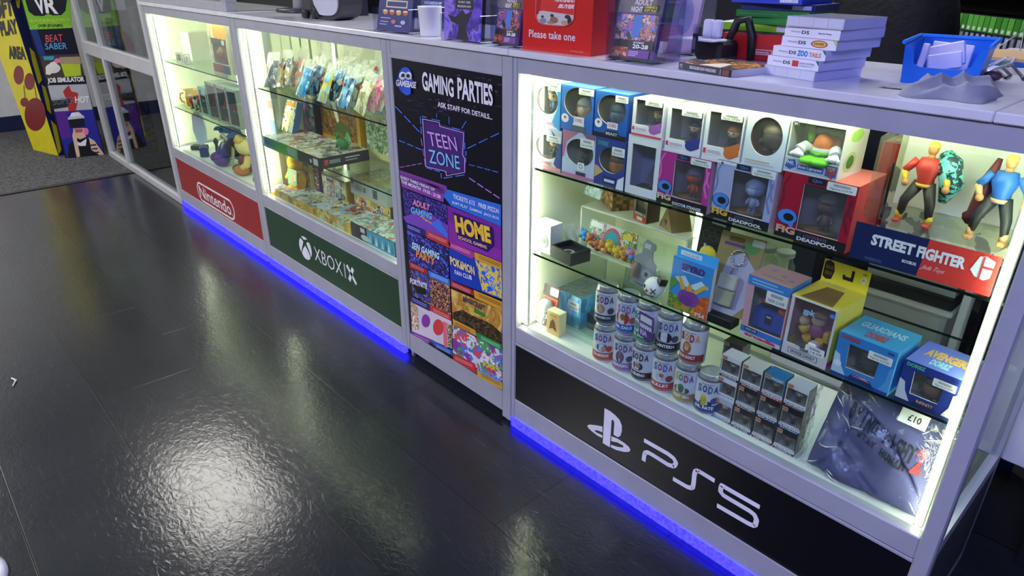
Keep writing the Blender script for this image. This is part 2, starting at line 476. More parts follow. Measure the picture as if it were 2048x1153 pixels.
RX0, RX1, RY0, RY1, RZ = -7.4, 2.4, -4.2, 2.8, 2.7
b = B(); b.box(-5.29, RX1, RY0, RY1, -0.06, 0.0, floor_mat()); b.build('floor', kind='structure', origin=Vector((0, 0, 0)))
def carpet_mat():
    m, t, out = nt('speckled_grey_carpet')
    bs = N(t, 'ShaderNodeBsdfPrincipled'); bs.inputs['Roughness'].default_value = 0.95
    tc = N(t, 'ShaderNodeTexCoord'); n = N(t, 'ShaderNodeTexNoise'); n.inputs['Scale'].default_value = 85; n.inputs['Detail'].default_value = 4
    t.links.new(tc.outputs['Object'], n.inputs['Vector'])
    r = N(t, 'ShaderNodeValToRGB'); r.color_ramp.elements[0].position = 0.35; r.color_ramp.elements[1].position = 0.68
    r.color_ramp.elements[0].color = lin('#222325'); r.color_ramp.elements[1].color = lin('#626365')
    t.links.new(n.outputs['Fac'], r.inputs['Fac']); t.links.new(r.outputs['Color'], bs.inputs['Base Color'])
    bp = N(t, 'ShaderNodeBump'); bp.inputs['Strength'].default_value = 0.8; bp.inputs['Distance'].default_value = 0.01
    t.links.new(n.outputs['Fac'], bp.inputs['Height']); t.links.new(bp.outputs['Normal'], bs.inputs['Normal'])
    t.links.new(bs.outputs['BSDF'], out.inputs['Surface'])
    return m
b = B(); b.box(RX0, -5.29, RY0, RY1, -0.06, 0.004, carpet_mat()); b.build('floor_carpet', kind='structure')
wallw = M('#e4e4e6', 0.7, bump=0.06, bscale=30)
b = B(); b.box(RX0 - .1, RX0, RY0, 0.75, 0.0, RZ, wallw)
b.on('right', RX0)
b.build('wall_far', kind='structure')
dark = M('#15161f', 0.8, bump=0.05)
b = B(); b.box(RX0 - .1, RX0, 0.75, RY1, 0.0, RZ, dark); b.build('wall_far', kind='structure')
b = B(); b.box(RX0, RX1, RY1, RY1 + .1, 0, RZ, dark); b.build('wall_back', kind='structure')
b = B(); b.box(RX0, RX1, RY0 - .1, RY0, 0, RZ, M('#2a2a33', 0.8, bump=0.05)); b.build('wall_front', kind='structure')
b = B(); b.box(RX1, RX1 + .1, RY0, RY1, 0, RZ, M('#1d1c2c', 0.8, bump=0.05)); b.build('wall_right', kind='structure')
b = B(); b.box(RX0, RX1, RY0, RY1, RZ, RZ + .1, M('#1b1c20', 0.9, bump=0.05)); b.build('ceiling', kind='structure')
b = B(); b.box(RX0, RX0 + .018, RY0, 0.75, 0.004, 0.13, M('#16224e', 0.45), b=.004); b.build('baseboard_far', kind='structure')
b = B(); b.box(-5.305, -5.275, RY0, 0.0, 0.0, 0.006, M('#1a1a1c', 0.4), b=.002); b.build('trim_carpet', kind='structure')
for i, (c, s2, col, wt) in enumerate(LAMPS):
    r = empty('ceiling_light', Vector((c[0], c[1], c[2] - .02)), ['white ceiling light panel above the red fronted cabinet', 'added white fill light panel over the shop floor aisle', 'added cool fill light panel behind the counter', 'violet ceiling light panel near the near end of counter', 'added white fill light panel above the carpet'][i], 'light')
    hx, hy = s2[0] / 2, s2[1] / 2
    f = B()
    for a in ((-hx - .02, hx + .02, -hy - .02, -hy), (-hx - .02, hx + .02, hy, hy + .02), (-hx - .02, -hx, -hy, hy), (hx, hx + .02, -hy, hy)):
        f.box(c[0] + a[0], c[0] + a[1], c[1] + a[2], c[1] + a[3], c[2] - .02, c[2] + .01, '#d8d8d8')
    f.build('frame', r)
    e = B(); hexc = '#%02x%02x%02x' % tuple(int(255 * (x ** (1 / 2.2))) for x in col)
    e.box(c[0] - hx, c[0] + hx, c[1] - hy, c[1] + hy, c[2] - .008, c[2] + .005, EMIT(hexc, wt / (s2[0] * s2[1] * math.pi) * 1.0))
    e.build('diffuser', r)
# ------------------------------------------------------------------ display cabinets of the counter
FRAME = M('#a3a4ac', 0.38, bump=0.02)
INNER = M('#e6e6d0', 0.5)
DECK = M('#eef0e8', 0.45)
D = 0.43; ZD = 0.36; ZS1 = 0.857; ZS2 = 0.607; ZT = 1.161; SY = 0.045
PX = Vector((0, 0, 0)); NY = Vector((0, -1, 0))
TUBE = EMIT('#fbffe2', TUBE_W)
BLUE = EMIT('#1e1aff', STRIP_B, 0.3)
def dapple(): return None
def panel_pix(b, Y=0.0):
    """draw in photograph pixels on the upright plane y = Y"""
    b.on('plane', (Vector((0, Y, 0)), NY)); return b
def cabinet(x0, x1, w0, w1, col, logo, label, side_r, back_to=None, back_from=None, s2w=None, s2d=0.36):
    r = empty('display_cabinet', Vector(((x0 + x1) / 2, D / 2, 0.0)), label, 'display cabinet', 'glass display cabinets along the counter')
    f = B()
    f.box(x0, w0, 0.0, 0.03, 0.035, 1.144, FRAME, b=.003)          # front posts
    f.box(w1, x1, 0.0, 0.03, 0.035, 1.144, FRAME, b=.003)
    f.box(w0, w1, 0.001, 0.03, 1.106, 1.144, FRAME)                # rails
    f.box(w0, w1, 0.001, 0.03, 0.3175, 0.3706, FRAME, b=.002)
    f.box(w0, w1, 0.001, 0.03, 0.035, 0.105, FRAME)
    f.box(w0, w1, -0.0005, 0.004, 0.309, 0.3165, FRAME, b=.001)    # glazing beads round the lower panel
    f.box(w0, w1, -0.0005, 0.004, 0.1045, 0.110, FRAME, b=.001)
    for xa, xb in ((x0, x0 + .028), (x1 - .028, x1)):
        f.box(xa, xb, D - .03, D, 0.035, 1.144, FRAME)
        f.box(xa, xb, 0.03, D - .03, 1.116, 1.144, FRAME)
        f.box(xa, xb, 0.03, D - .03, 0.335, 0.372, FRAME)
        f.box(xa, xb, 0.03, D - .03, 0.035, 0.075, FRAME)
    f.box(x0 + .028, x1 - .028, D - .03, D, 1.106, 1.144, FRAME)
    f.box(x0 + .028, x1 - .028, D - .03, D, 0.32, 0.372, FRAME)
    f.box(x0 + .03, x1 - .03, 0.03, D - .03, 1.128, 1.142, INNER)   # ceiling of the case
    f.build('frame', r)
    p = B(); p.box(w0, w1, 0.004, 0.016, 0.105, 0.3175, M(col, 0.32))
    if logo: logo(p)
    p.build('base_panel', r)
    d = B(); d.box(x0 + .028, x1 - .028, 0.03, D - .03, ZD - .016, ZD, DECK); d.build('deck', r)
    s = B()
    s.box(x0, x0 + .012, 0.03, D - .03, 0.075, 0.335, M('#3d3f42', .5)); s.build('side_board', r); s = B(); s.box(x1 - .012, x1, 0.03, D - .03, 0.075, 0.335, M('#3d3f42', .5, bump=.25, bscale=25))
    s.build('side_board', r)
    g = B(); g.box(w0 - .004, w1 + .004, 0.011, 0.016, 0.366, 1.11, GLASS); g.build('front_glass', r)
    g = B(); g.box(x0 + .009, x0 + .014, 0.03, D - .03, 0.37, 1.118, INNER); g.build('side_panel', r)
    g = B(); g.box(x1 - .014, x1 - .009, 0.03, D - .03, 0.37, 1.118, GLASS); g.build('side_glass', r)
    k = B()
    k.box(back_from or (x0 + .028), back_to or (x1 - .028), D - .028, D - .020, 0.372, 1.106, INNER)
    k.build('sliding_door', r)
    edge = CLEAR('#27463a', 0.05, 0.5, milk=.93, milkcol='#0e1a14')
    for zs, dd in ((ZS1, 0.36), (ZS2, s2d)):
        a0, a1 = (s2w if s2w and zs == ZS2 else (x0 + .03, x1 - .03))
        g = B(); g.box(a0, a1, SY, SY + dd, zs - .006, zs, CLEAR('#f2faf4', .02, .7), faces={'-y': edge, '+y': edge})
        sh = g.build('glass_shelf', r)
        for xx in (x0 + .03, x1 - .036):
            for yy in (SY + .03, SY + dd - .04):
                c = B(); c.box(xx - .004, xx + .012, yy, yy + .012, zs - .016, zs - .0065, '#c9c9c9', b=.002); c.build('shelf_pin', sh)
    for xx in (w0 + .006, w1 - .024):
        t = B(); t.box(xx, xx + .016, 0.030, 0.040, 0.372, 1.105, '#dfe3da', faces={'-y': M('#b9bdb2', .4)})
        t.box(xx + .002, xx + .014, 0.0395, 0.0435, 0.376, 1.101, TUBE); t.box(xx + .003, xx + .013, 0.0285, 0.0305, 0.376, 1.101, EMIT('#fff6d8', 14.0))
        t.build('light_tube', r)
    t = B(); t.box(w0 + .03, w1 - .03, 0.0302, 0.036, 1.107, 1.122, '#dfe3da'); t.box(w0 + .032, w1 - .032, 0.0362, 0.041, 1.1075, 1.121, EMIT('#fbffe2', 22.0))
    t.build('light_tube', r)
    xr = {-4.317: -4.12, -3.10: -2.955, -1.32: -.978}[x0]
    t = B(); t.box(xr, xr + .022, D - .0405, D - .0355, .374, 1.104, '#dfe3da'); t.box(xr + .003, xr + .019, D - .044, D - .0406, .376, 1.1, EMIT('#fbffe2', 12.0)); t.build('light_tube', r)
    u = B(); u.box(x0 + .01, x1 - .01, 0.045, D - .02, 0.0, 0.035, M('#101014', .6)); u.build('plinth', r)
    q = B(); q.box(max(w0 - .03, x0 + .004), min(w1 + .012, x1 - .004), -0.003, 0.016, 0.003, 0.0346, BLUE); q.build('underglow_strip', r)
    return r
LW = M('#e9e9ee', 0.35)
def logo_n(b):
    panel_pix(b, 0.004)
    # white lozenge with the wordmark, drawn on the board itself
    a = on_y(396, 385, .004); c = on_y(467, 412, .004)
    z0 = on_y(398, 400, .004).z - .012; xa, xb = a.x, c.x
    zt = on_y(400, 360, .004).z
    zc = (zt + z0) / 2
    b.on('front', .004)
    h = .058; xm0, xm1 = xa + .0, xb - .0
    b.rrect(xm0, zc - h, xm1, zc + h, h * .98, LW, 1)
    b.rrect(xm0 + .011, zc - h + .011, xm1 - .011, zc + h - .011, h * .98 - .011, M('#98191c', .32), 2)
    b.tx('Nintendo', xm0 + .035, zc - .034, xm1 - .045, zc + .036, LW, 3, bold=.012)
    b.ring(xm1 - .036, zc - .026, .006, .006, .0015, LW, 3, 12)
def logo_x(b):
    W = lambda u, v: on_y(u, v, .004)
    s = 140 / 1467.0
    P = lambda x, y: (lambda q: (q.x, q.z))(W(590 + x * s, 470 + y * s))
    b.on('front', .004)
    poly = lambda L: b.p2([P(x, y) for x, y in L], LW, 1)
    poly([(112, 62), (175, 140), (165, 205), (150, 270), (138, 360), (110, 300), (90, 215), (88, 120)])
    poly([(128, 28), (175, 30), (220, 58), (262, 104), (225, 98), (190, 105), (160, 70)])
    poly([(238, 185), (268, 150), (300, 175), (330, 250), (352, 340), (355, 420), (338, 470), (320, 400), (290, 310)])
    poly([(212, 225), (250, 290), (290, 370), (318, 450), (325, 505), (285, 530), (235, 510), (185, 455), (152, 385), (160, 330), (180, 280)])
    for txt, l, r_, in (('XBOX', ((412, 525), (1000, 860)), (375, 235)),):
        pass
    z0 = (P(430, 530)[1] + P(850, 775)[1]) / 2; z1 = (P(385, 235)[1] + P(815, 485)[1] + P(940, 545)[1]) / 3
    b.tx('XBOX', P(412, 420)[0], z0, P(990, 700)[0], z1, LW, 1, bold=-.008)
    x0 = P(1030, 760)[0]; x1 = P(1070, 760)[0]
    b.rect(x0 + .002, z0, x0 + .012, z1, '#b7bfb9', 1)
    b.stroke([(P(1085, 640)[0], z1), (P(1265, 800)[0], z0)], .016, LW, 1)
    xr = P(1225, 800)[0]; xl = P(1120, 760)[0]
    b.stroke([(xr, z1), (xr - .022, z1 - .035)], .018, LW, 1)
    b.stroke([(xl, z0), (xl + .022, z0 + .035)], .018, LW, 1)
def logo_ps(b):
    s = 380 / 1511.0
    P = lambda x, y: (lambda q: (q.x, q.z))(on_y(1160 + x * s, 790 + y * s, .004))
    b.on('front', .004)
    poly = lambda L: b.p2([P(x, y) for x, y in L], LW, 1)
    poly([(196, 107), (182, 385), (238, 418), (252, 205), (258, 198), (268, 205), (274, 225), (268, 318), (300, 338), (322, 328), (333, 290), (333, 245), (315, 200), (280, 162), (240, 130)])
    poly([(180, 253), (130, 243), (75, 237), (58, 248), (70, 268), (100, 295), (140, 325), (178, 344), (178, 322), (140, 305), (118, 290), (120, 282), (145, 285), (180, 300)])
    poly([(250, 330), (300, 350), (350, 382), (390, 415), (402, 440), (390, 455), (350, 455), (290, 440), (246, 418), (246, 398), (300, 415), (345, 420), (345, 405), (300, 380), (250, 370)])
    def band(L, wd=26):
        for (x, y), (x2, y2) in zip(L[:-1], L[1:]): pass
        Q = [P(x, y) for x, y in L]; b.stroke(Q, .0125, LW, 1)
        for q in Q[1:-1]: b.ell(q[0], q[1], .0062, .0062, LW, 1.3, 10)
    band([(510, 362), (700, 470), (745, 505), (765, 540), (752, 565), (735, 568), (700, 556), (580, 480), (540, 458), (520, 462), (512, 480), (506, 528)])
    band([(740, 668), (850, 732), (880, 742), (898, 735), (905, 700), (910, 640), (918, 610), (935, 605), (960, 617), (1072, 685)])
    band([(1430, 895), (1180, 752), (1130, 722), (1122, 740), (1118, 770), (1140, 800), (1350, 925), (1388, 955), (1405, 995), (1395, 1035), (1375, 1040), (1340, 1025), (1090, 880)])
cab_n = cabinet(-4.317, -3.10, -4.271, -3.127, '#98191c', logo_n, 'display cabinet with the red base panel and white oval wordmark', False)
cab_x = cabinet(-3.10, -1.90, -3.057, -1.933, '#0b3a20', logo_x, 'display cabinet with the dark green base panel', False)
cab_p = cabinet(-1.32, -0.142, -1.303, -0.173, '#0a0b10', logo_ps, 'display cabinet with the black base panel and big white lettering', True, back_to=-0.70)

# grey upright rail and white slat boards inside the case with toy packets
# ------------------------------------------------------------------ poster cabinet
r = empty('poster_cabinet', Vector((-1.61, D / 2, 0)), 'narrow white cabinet with events poster on its door', 'cabinet')
f = B()
pl = on_y(781.7, 115, 0).x; pr = on_y(1003, 160, 0).x; pt = 1.094; pb = on_y(1006, 784, 0).z
f.box(-1.90, pl, 0, .03, .035, 1.144, FRAME, b=.003); f.box(pr, -1.3208, 0, .03, .012, 1.144, FRAME, b=.003)
f.box(pl, pr, .001, .03, pt, 1.144, FRAME); f.box(pl, pr, .001, .03, .035, pb, FRAME)
f.box(pl - .004, pr + .004, -.002, .003, pt - .003, pt + .006, FRAME, b=.001)
f.box(-1.90, -1.88, .03, D, .035, 1.144, FRAME); f.box(-1.345, -1.3205, .03, D, .035, 1.144, FRAME)
f.box(-1.88, -1.345, D - .02, D, .035, 1.144, FRAME)
f.build('frame', r)
for xx in (-1.888, -1.348):
    q = B(); q.lathe([(.009, 0), (.009, .036)], FRAME, 10, (xx, .02)); q.build('foot', r)
q = B(); q.box(-1.88, -1.35, .12, D - .02, 0, .035, M('#101014', .6)); q.build('plinth', r)
P = B(); P.box(pl, pr, .002, .012, pb, pt, M('#14131c', .3))
panel_pix(P, .002)
s3 = 230 / 1061.0
def A(x, y): return (780 + x * s3, 110 + y * s3)       # top third of the poster
NAVY = M('#14131c', .3)
Q = lambda b, L, m, l=1: b.p2([A(*q) for q in L], m, l)
neon_b = M('#4f86ff', .4); neon_p = M('#b27be6', .4); wht = M('#e6e6ec', .4)
Q(P, [(300, 600), (690, 700), (690, 1080), (520, 1100), (480, 1060), (330, 1020)], M('#46256e', .4), 1)
rnd = random.Random(3)
for i in range(90):                                       # worn coloured brickwork
    x = rnd.uniform(120, 1000); y = 60 + x * .17 + rnd.uniform(0, 420); wd = rnd.uniform(12, 45)
    if y > 560: continue
    c = rnd.choice(['#2b1d3a', '#3a2150', '#20264a', '#51305c', '#7a3f8a'] if x > 450 else ['#20263e', '#283a78', '#1f2030'])
    Q(P, [(x, y), (x + wd, y + wd * .2), (x + wd, y + 9 + wd * .2), (x, y + 9)], c, 1)
def dash(b, p, q, n, m, wd=1.6, l=2, gap=.25):
    for i in range(n):
        t0 = (i + gap / 2) / n; t1 = (i + 1 - gap / 2) / n
        b.stroke([A(p[0] + (q[0] - p[0]) * t0, p[1] + (q[1] - p[1]) * t0), A(p[0] + (q[0] - p[0]) * t1, p[1] + (q[1] - p[1]) * t1)], wd, m, l)
dash(P, (40, 465), (280, 720), 3, neon_b); dash(P, (75, 785), (300, 880), 3, neon_b); dash(P, (700, 870), (1020, 715), 3, neon_b)
dash(P, (85, 1040), (300, 1000), 4, neon_p, 1.2); dash(P, (720, 1010), (1005, 1085), 4, neon_b, 1.2)
dash(P, (720, 1130), (1020, 1330), 4, neon_p, 2.2)
dash(P, (430, 530), (430, 590), 1, neon_b, 1); dash(P, (545, 560), (545, 650), 1, neon_b, 1); dash(P, (710, 600), (655, 690), 1, neon_b, 1.4)
def outline(L, m, wd, l=3): P.stroke([A(*q) for q in L + L[:1]], wd, m, l)
outline([(300, 590), (455, 625), (460, 660), (680, 720), (670, 920), (690, 960), (690, 1085), (520, 1115), (515, 1075), (330, 1030)], M('#d9b8f0', .4), 1.2)
dash(P, (285, 565), (345, 578), 1, neon_b); dash(P, (370, 590), (475, 612), 1, neon_b); dash(P, (560, 670), (655, 692), 1, neon_b)
dash(P, (280, 560), (290, 740), 2, neon_b); dash(P, (285, 760), (330, 1040), 3, neon_p, 1.3); dash(P, (330, 1040), (470, 1080), 2, neon_b)
dash(P, (470, 1085), (475, 1145), 1, neon_b); dash(P, (480, 1140), (700, 1105), 2, neon_b); dash(P, (690, 800), (690, 880), 1, neon_b); dash(P, (702, 880), (697, 1000), 2, neon_b)
def T(body, bl, br, tl, m, l=3, bold=.0): P.text(body, A(*bl), A(*br), A(*tl), m, l, bold, 3)
T('TEEN', (365, 835), (625, 890), (340, 705), M('#d2a6ea', .4), 4, .0)
T('ZONE', (365, 995), (645, 1060), (355, 870), M('#83cdf2', .4), 4, .0)
T('GAMING', (300, 325), (590, 395), (292, 150), wht, 4, .03)
T('PARTIES', (625, 405), (950, 475), (620, 205), wht, 4, .03)
T('ASK STAFF FOR DETAILS...', (440, 478), (945, 600), (437, 430), wht, 4, .02)
P.ell(*A(140, 235), 15, 27, M('#2b4fb8', .4), 2); P.ell(*A(142, 180), 12, 13, M('#2b56c8', .4), 3)
for dx in (-28, 28): P.ell(*A(142 + dx, 192), 6.5, 8, wht, 4)
Q(P, [(95, 185), (115, 160), (170, 168), (195, 195), (200, 225), (90, 205)], wht, 4)
for dx in (-22, 24): P.ell(*A(142 + dx, 190 + dx * .15), 3.4, 3.6, M('#16204a', .4), 5)
T('GAMEBASE', (55, 285), (240, 310), (57, 225), wht, 5, .03)
P.ell(*A(158, 335), 8, 8, M('#2b5ad0', .4), 4)
# lower two thirds, one block per event
s4 = 190 / 1095.0
def A2(x, y): return (820 + x * s4, 380 + y * s4)
s5 = 200 / 922.0
def A3(x, y): return (810 + x * s5, 540 + y * s5)
def K(F, L, m, l=2): P.p2([F(*q) for q in L], m, l)
def T2(F, body, bl, br, tl, m, l=4, bold=.02): P.text(body, F(*bl), F(*br), F(*tl), m, l, bold, 2)
A1 = A
K(A, [(85, 1060), (520, 1210), (540, 1300), (100, 1160)], M('#7d3c96', .4))
def G(x, y): return (x, y)
K(G, [(800, 347), (889, 377), (887, 405), (804, 374)], M('#8a43a0', .4))
K(G, [(894, 379), (1002, 410), (1002, 453), (902, 412), (887, 393)], M('#2f6fd0', .4), 3)
P.text('EVERY THIRD FRIDAY OF', (801, 357), (869, 383), (801, 351), wht, 4, .02, 2)
P.text('THE MONTH  19:30 - 21:30', (802, 366), (881, 398), (802, 359), wht, 4, .02, 2)
P.text('TICKETS £12   FREE PIZZA!', (906, 397), (998, 428), (906, 388), wht, 4, .02, 2)
P.text('SOFT PLAY  GAMING  JACK BOX', (904, 409), (998, 442), (904, 402), wht, 4, .02, 2)
star = ART(['#1a1440', '#241a5c', '#1a1440', '#2c3a98', '#6d4fb8'], 160, .4)
K(G, [(804, 376), (895, 411), (896, 480), (812, 446)], star); K(G, [(806, 434), (850, 420), (896, 452), (896, 478), (812, 445)], M('#7a48b0', .4), 3)
K(G, [(860, 447), (878, 440), (896, 470), (896, 478)], M('#3f78e0', .4), 4)
P.text('ADULT', (825, 410), (859, 422), (826, 398), M('#e08aa0', .4), 5, .04, 2)
P.text('GAMING', (821, 426), (863, 440), (822, 413), M('#6ab4e8', .4), 5, .04, 2)
P.text('Night', (840, 436), (862, 450), (842, 431), M('#e6b070', .4), 6, .02, 2)
pur = GRAD('#2c1a70', '#a32b9a', -.5, .0)
K(G, [(895, 411), (1002, 453), (1003, 525), (897, 482)], M('#7a2a96', .4)); K(G, [(897, 440), (950, 490), (1003, 500), (1003, 524), (897, 482)], M('#8d2fa0', .4), 3)
K(G, [(905, 424), (985, 455), (988, 490), (975, 505), (916, 478)], M('#2d1568', .4), 4)
P.text('HOME', (912, 465), (983, 489), (908, 430), M('#f0c53c', .4), 6, .05, 3)
P.text('HOME', (913, 467), (984, 491), (909, 432), M('#3a1a50', .4), 5, .05, 3)
P.text('SCHOOL GAMING', (917, 478), (974, 499), (916, 471), M('#f0b890', .4), 6, .03, 2)
K(G, [(812, 447), (851, 461), (853, 475), (813, 461)], M('#2b2a78', .4), 3); K(G, [(850, 460), (897, 479), (901, 490), (897, 496), (852, 475)], M('#c03a3c', .4), 3)
K(G, [(897, 482), (946, 503), (950, 514), (944, 518), (898, 496)], M('#b03a8c', .4), 3); K(G, [(948, 504), (1003, 526), (1003, 541), (950, 520)], M('#d8a43c', .4), 3)
ray_ = ART(['#14163c', '#2a3aa0', '#14163c', '#6a6ad8', '#241c5a'], 70, .4)
K(G, [(814, 461), (897, 497), (898, 558), (818, 523)], ray_)
P.text('SEN GAMING', (823, 497), (878, 520), (824, 484), M('#b8e4e8', .4), 5, .04, 2)
P.text('PARTY', (832, 514), (870, 532), (832, 499), M('#e08a50', .4), 5, .05, 2)
K(G, [(818, 523), (854, 540), (857, 551), (820, 536)], M('#a83038', .4), 3); K(G, [(856, 541), (899, 559), (900, 573), (858, 553)], M('#3a7ad0', .4), 3)
K(G, [(898, 497), (1003, 541), (1004, 600), (901, 560)], M('#1c3fb0', .4)); K(G, [(950, 519), (1003, 541), (1004, 598), (965, 583)], ART(['#1d5ad8', '#e8c83c', '#f0d850', '#2f8af0', '#e8c83c'], 60, .4), 3)
P.text('POKéMON', (901, 530), (950, 552), (899, 512), M('#e8d088', .4), 5, .04, 2)
P.text('FAN CLUB', (910, 549), (944, 561), (909, 540), wht, 5, .02, 2)
K(G, [(901, 561), (945, 580), (948, 592), (902, 574)], M('#b03038', .4), 3); K(G, [(947, 580), (1004, 604), (1004, 622), (949, 596)], M('#d8a030', .4), 3)
K(G, [(820, 537), (859, 553), (900, 575), (902, 632), (826, 592)], ART(['#2436a0', '#3f5fd8', '#1a2050', '#6a4a3a', '#c08048'], 60, .4))
K(G, [(857, 553), (900, 573), (902, 632), (862, 607)], ART(['#3a241c', '#a86a38', '#5a3a70', '#d8a060', '#241818'], 90, .4), 3)
K(G, [(821, 563), (850, 570), (852, 590), (835, 588)], M('#14141c', .4), 4)
P.text('FORTNITE', (820, 567), (854, 579), (820, 556), wht, 5, .04, 2)
K(G, [(821, 592), (858, 610), (859, 623), (823, 605)], M('#2c2a70', .4), 4); K(G, [(859, 609), (902, 632), (903, 642), (860, 622)], M('#c03434', .4), 4)
K(G, [(902, 578), (1004, 622), (1004, 690), (905, 638)], ART(['#d8a838', '#e8c050', '#b07828', '#f0d070', '#c89030'], 40, .4, kind='noise'))
K(G, [(905, 625), (925, 620), (945, 632), (965, 640), (985, 650), (1004, 668), (1004, 690), (950, 668), (905, 642)], ART(['#1c140c', '#3a2a14', '#5a4420', '#241a10', '#6a5a3c'], 90, .4), 3)
P.text('MINECRAFT', (926, 604), (971, 624), (926, 592), M('#4a4048', .4), 5, .04, 2)
P.text('FEST', (931, 613), (950, 622), (931, 604), M('#e0c060', .4), 5, .04, 2); K(G, [(948, 617), (970, 628), (970, 636), (948, 625)], M('#2f8a3c', .4), 5)
K(G, [(905, 638), (950, 661), (953, 673), (906, 650)], M('#d8963c', .4), 4); K(G, [(952, 664), (1004, 690), (1004, 703), (954, 678)], M('#2f8a46', .4), 4)
K(G, [(821, 603), (903, 643), (904, 698), (824, 664)], M('#d8cdd8', .4)); K(G, [(821, 603), (834, 609), (838, 660), (824, 658)], ART(['#c04848', '#e8d8a0', '#48a078', '#d88858', '#f0f0f0'], 120, .4), 3)
P.ell(851, 642, 8, 13, M('#8a3a9c', .4), 4); P.ell(876, 655, 10, 16, M('#d84040', .4), 4)
K(G, [(885, 643), (893, 646), (895, 700), (888, 696)], M('#e8707c', .4), 3); K(G, [(894, 647), (904, 652), (904, 698), (896, 694)], ART(['#181820', '#e8e8e8', '#d84848', '#40a860', '#e8c040', '#181820'], 130, .4), 4)
K(G, [(822, 662), (864, 680), (866, 688), (824, 669)], M('#7a3a98', .4), 5); K(G, [(864, 680), (905, 702), (905, 712), (866, 690)], M('#2f5ab8', .4), 5)
K(G, [(905, 650), (1004, 703), (1004, 762), (906, 715)], ART(['#c8d4e0', '#e04840', '#4878d0', '#e8e0d8', '#50a060', '#8a3a9c'], 20, .4))
P.text('CHAMPIONSHIP', (956, 744), (1002, 768), (957, 734), M('#6a9cd8', .4), 5, .04, 2); P.text('KART', (966, 732), (1000, 748), (966, 722), M('#e0c040', .4), 5, .05, 2)
K(G, [(906, 706), (950, 728), (953, 748), (906, 720)], M('#c03438', .4), 4); K(G, [(953, 738), (1004, 765), (1005, 781), (955, 753)], M('#d8a838', .4), 4)
for (x0, y0, x1, y1, c) in ((815, 451, 840, 462, '#a8a8d8'), (857, 467, 893, 483, '#e8a0a0'), (901, 489, 940, 505, '#e8a8d0'), (958, 512, 999, 529, '#8a6420'), (822, 528, 848, 540, '#e09090'), (862, 547, 896, 562, '#a0c8f0'), (905, 567, 940, 583, '#f0a0a0'), (958, 589, 1001, 608, '#806020'), (825, 597, 853, 611, '#9090d0'), (866, 618, 898, 634, '#f0a090'), (910, 646, 940, 661, '#8a5a20'), (962, 674, 1000, 693, '#a0e0b0'), (828, 669, 858, 683, '#d0a0e0'), (872, 690, 900, 704, '#a0c0f0'), (910, 714, 945, 731, '#f0a0a0'), (962, 748, 1000, 768, '#806420')):
    for k in (0, 3.6): P.stroke([(x0, y0 + k), (x1, y1 + k)], 1.3, M(c, .4), 6)
P.build('poster', r)

# ------------------------------------------------------------------ worktop
TOP = M('#dcdcdf', 0.22, coat=.25)
def top(x0, x1, y1, label, y0=-0.006):
    b = B(); b.box(x0, x1, y0, y1, 1.1445, ZT, TOP, b=.002); return b.build('worktop', None, label, 'worktop', None)
top(-3.115, -1.3325, 0.46, 'white counter worktop over the green fronted and poster cabinets')
top(-1.3315, -0.262, 0.46, 'white counter worktop carrying the cloth and blue bin')
top(-0.2612, 0.16, 0.46, 'short white end piece of counter worktop past the small joint')
r = empty('return_counter', Vector((-.05, .75, 0)), 'white return counter behind the black based cabinet', 'counter')
b = B(); b.box(-.145, .5, .462, 1.0, .322, 1.144, M('#e2e2dc', .5), b=.004); b.build('body', r)
b = B(); b.box(-.05, .45, .55, .95, 0, .322, M('#0c0c10', .7)); b.build('plinth', r)  # black block added for the dark void beneath the body
b = B(); b.box(-.345, -.327, .62, .66, 0, 1.144, M('#eceef0', .4), b=.002); b.build('leg', r)
b = B(); b.box(-.32, -.15, .93, .95, 0, 1.144, M('#1c2a66', .5)); b.build('back_panel', r)
b = B(); b.box(-.5, .55, .4615, 1.05, 1.1445, ZT, TOP, b=.002); b.build('top_board', r)
# upper showcase over the first cabinet
r = empty('upper_showcase', Vector((-3.7, .2, ZT)), 'grey framed upper showcase standing on top of the red fronted cabinet', 'showcase')
b = B(); b.box(-4.316, -3.116, -0.006, .43, 1.1445, 1.163, TOP, b=.002); b.build('base_board', r)
b = B()
b.box(-4.317, -3.12, 0.0, .03, 1.163, 1.2, FRAME, b=.003); b.box(-3.175, -3.12, 0, .05, 1.2, 1.75, FRAME, b=.003); b.box(-4.317, -4.27, 0, .05, 1.2, 1.75, FRAME, b=.003)
b.box(-4.317, -3.12, 0, .05, 1.75, 1.8, FRAME); b.box(-4.317, -3.12, .38, .43, 1.163, 1.8, M('#15151b', .6))
b.build('frame', r)
b = B(); b.box(-4.27, -3.175, .012, .016, 1.2, 1.75, GLASS); b.build('pane', r)
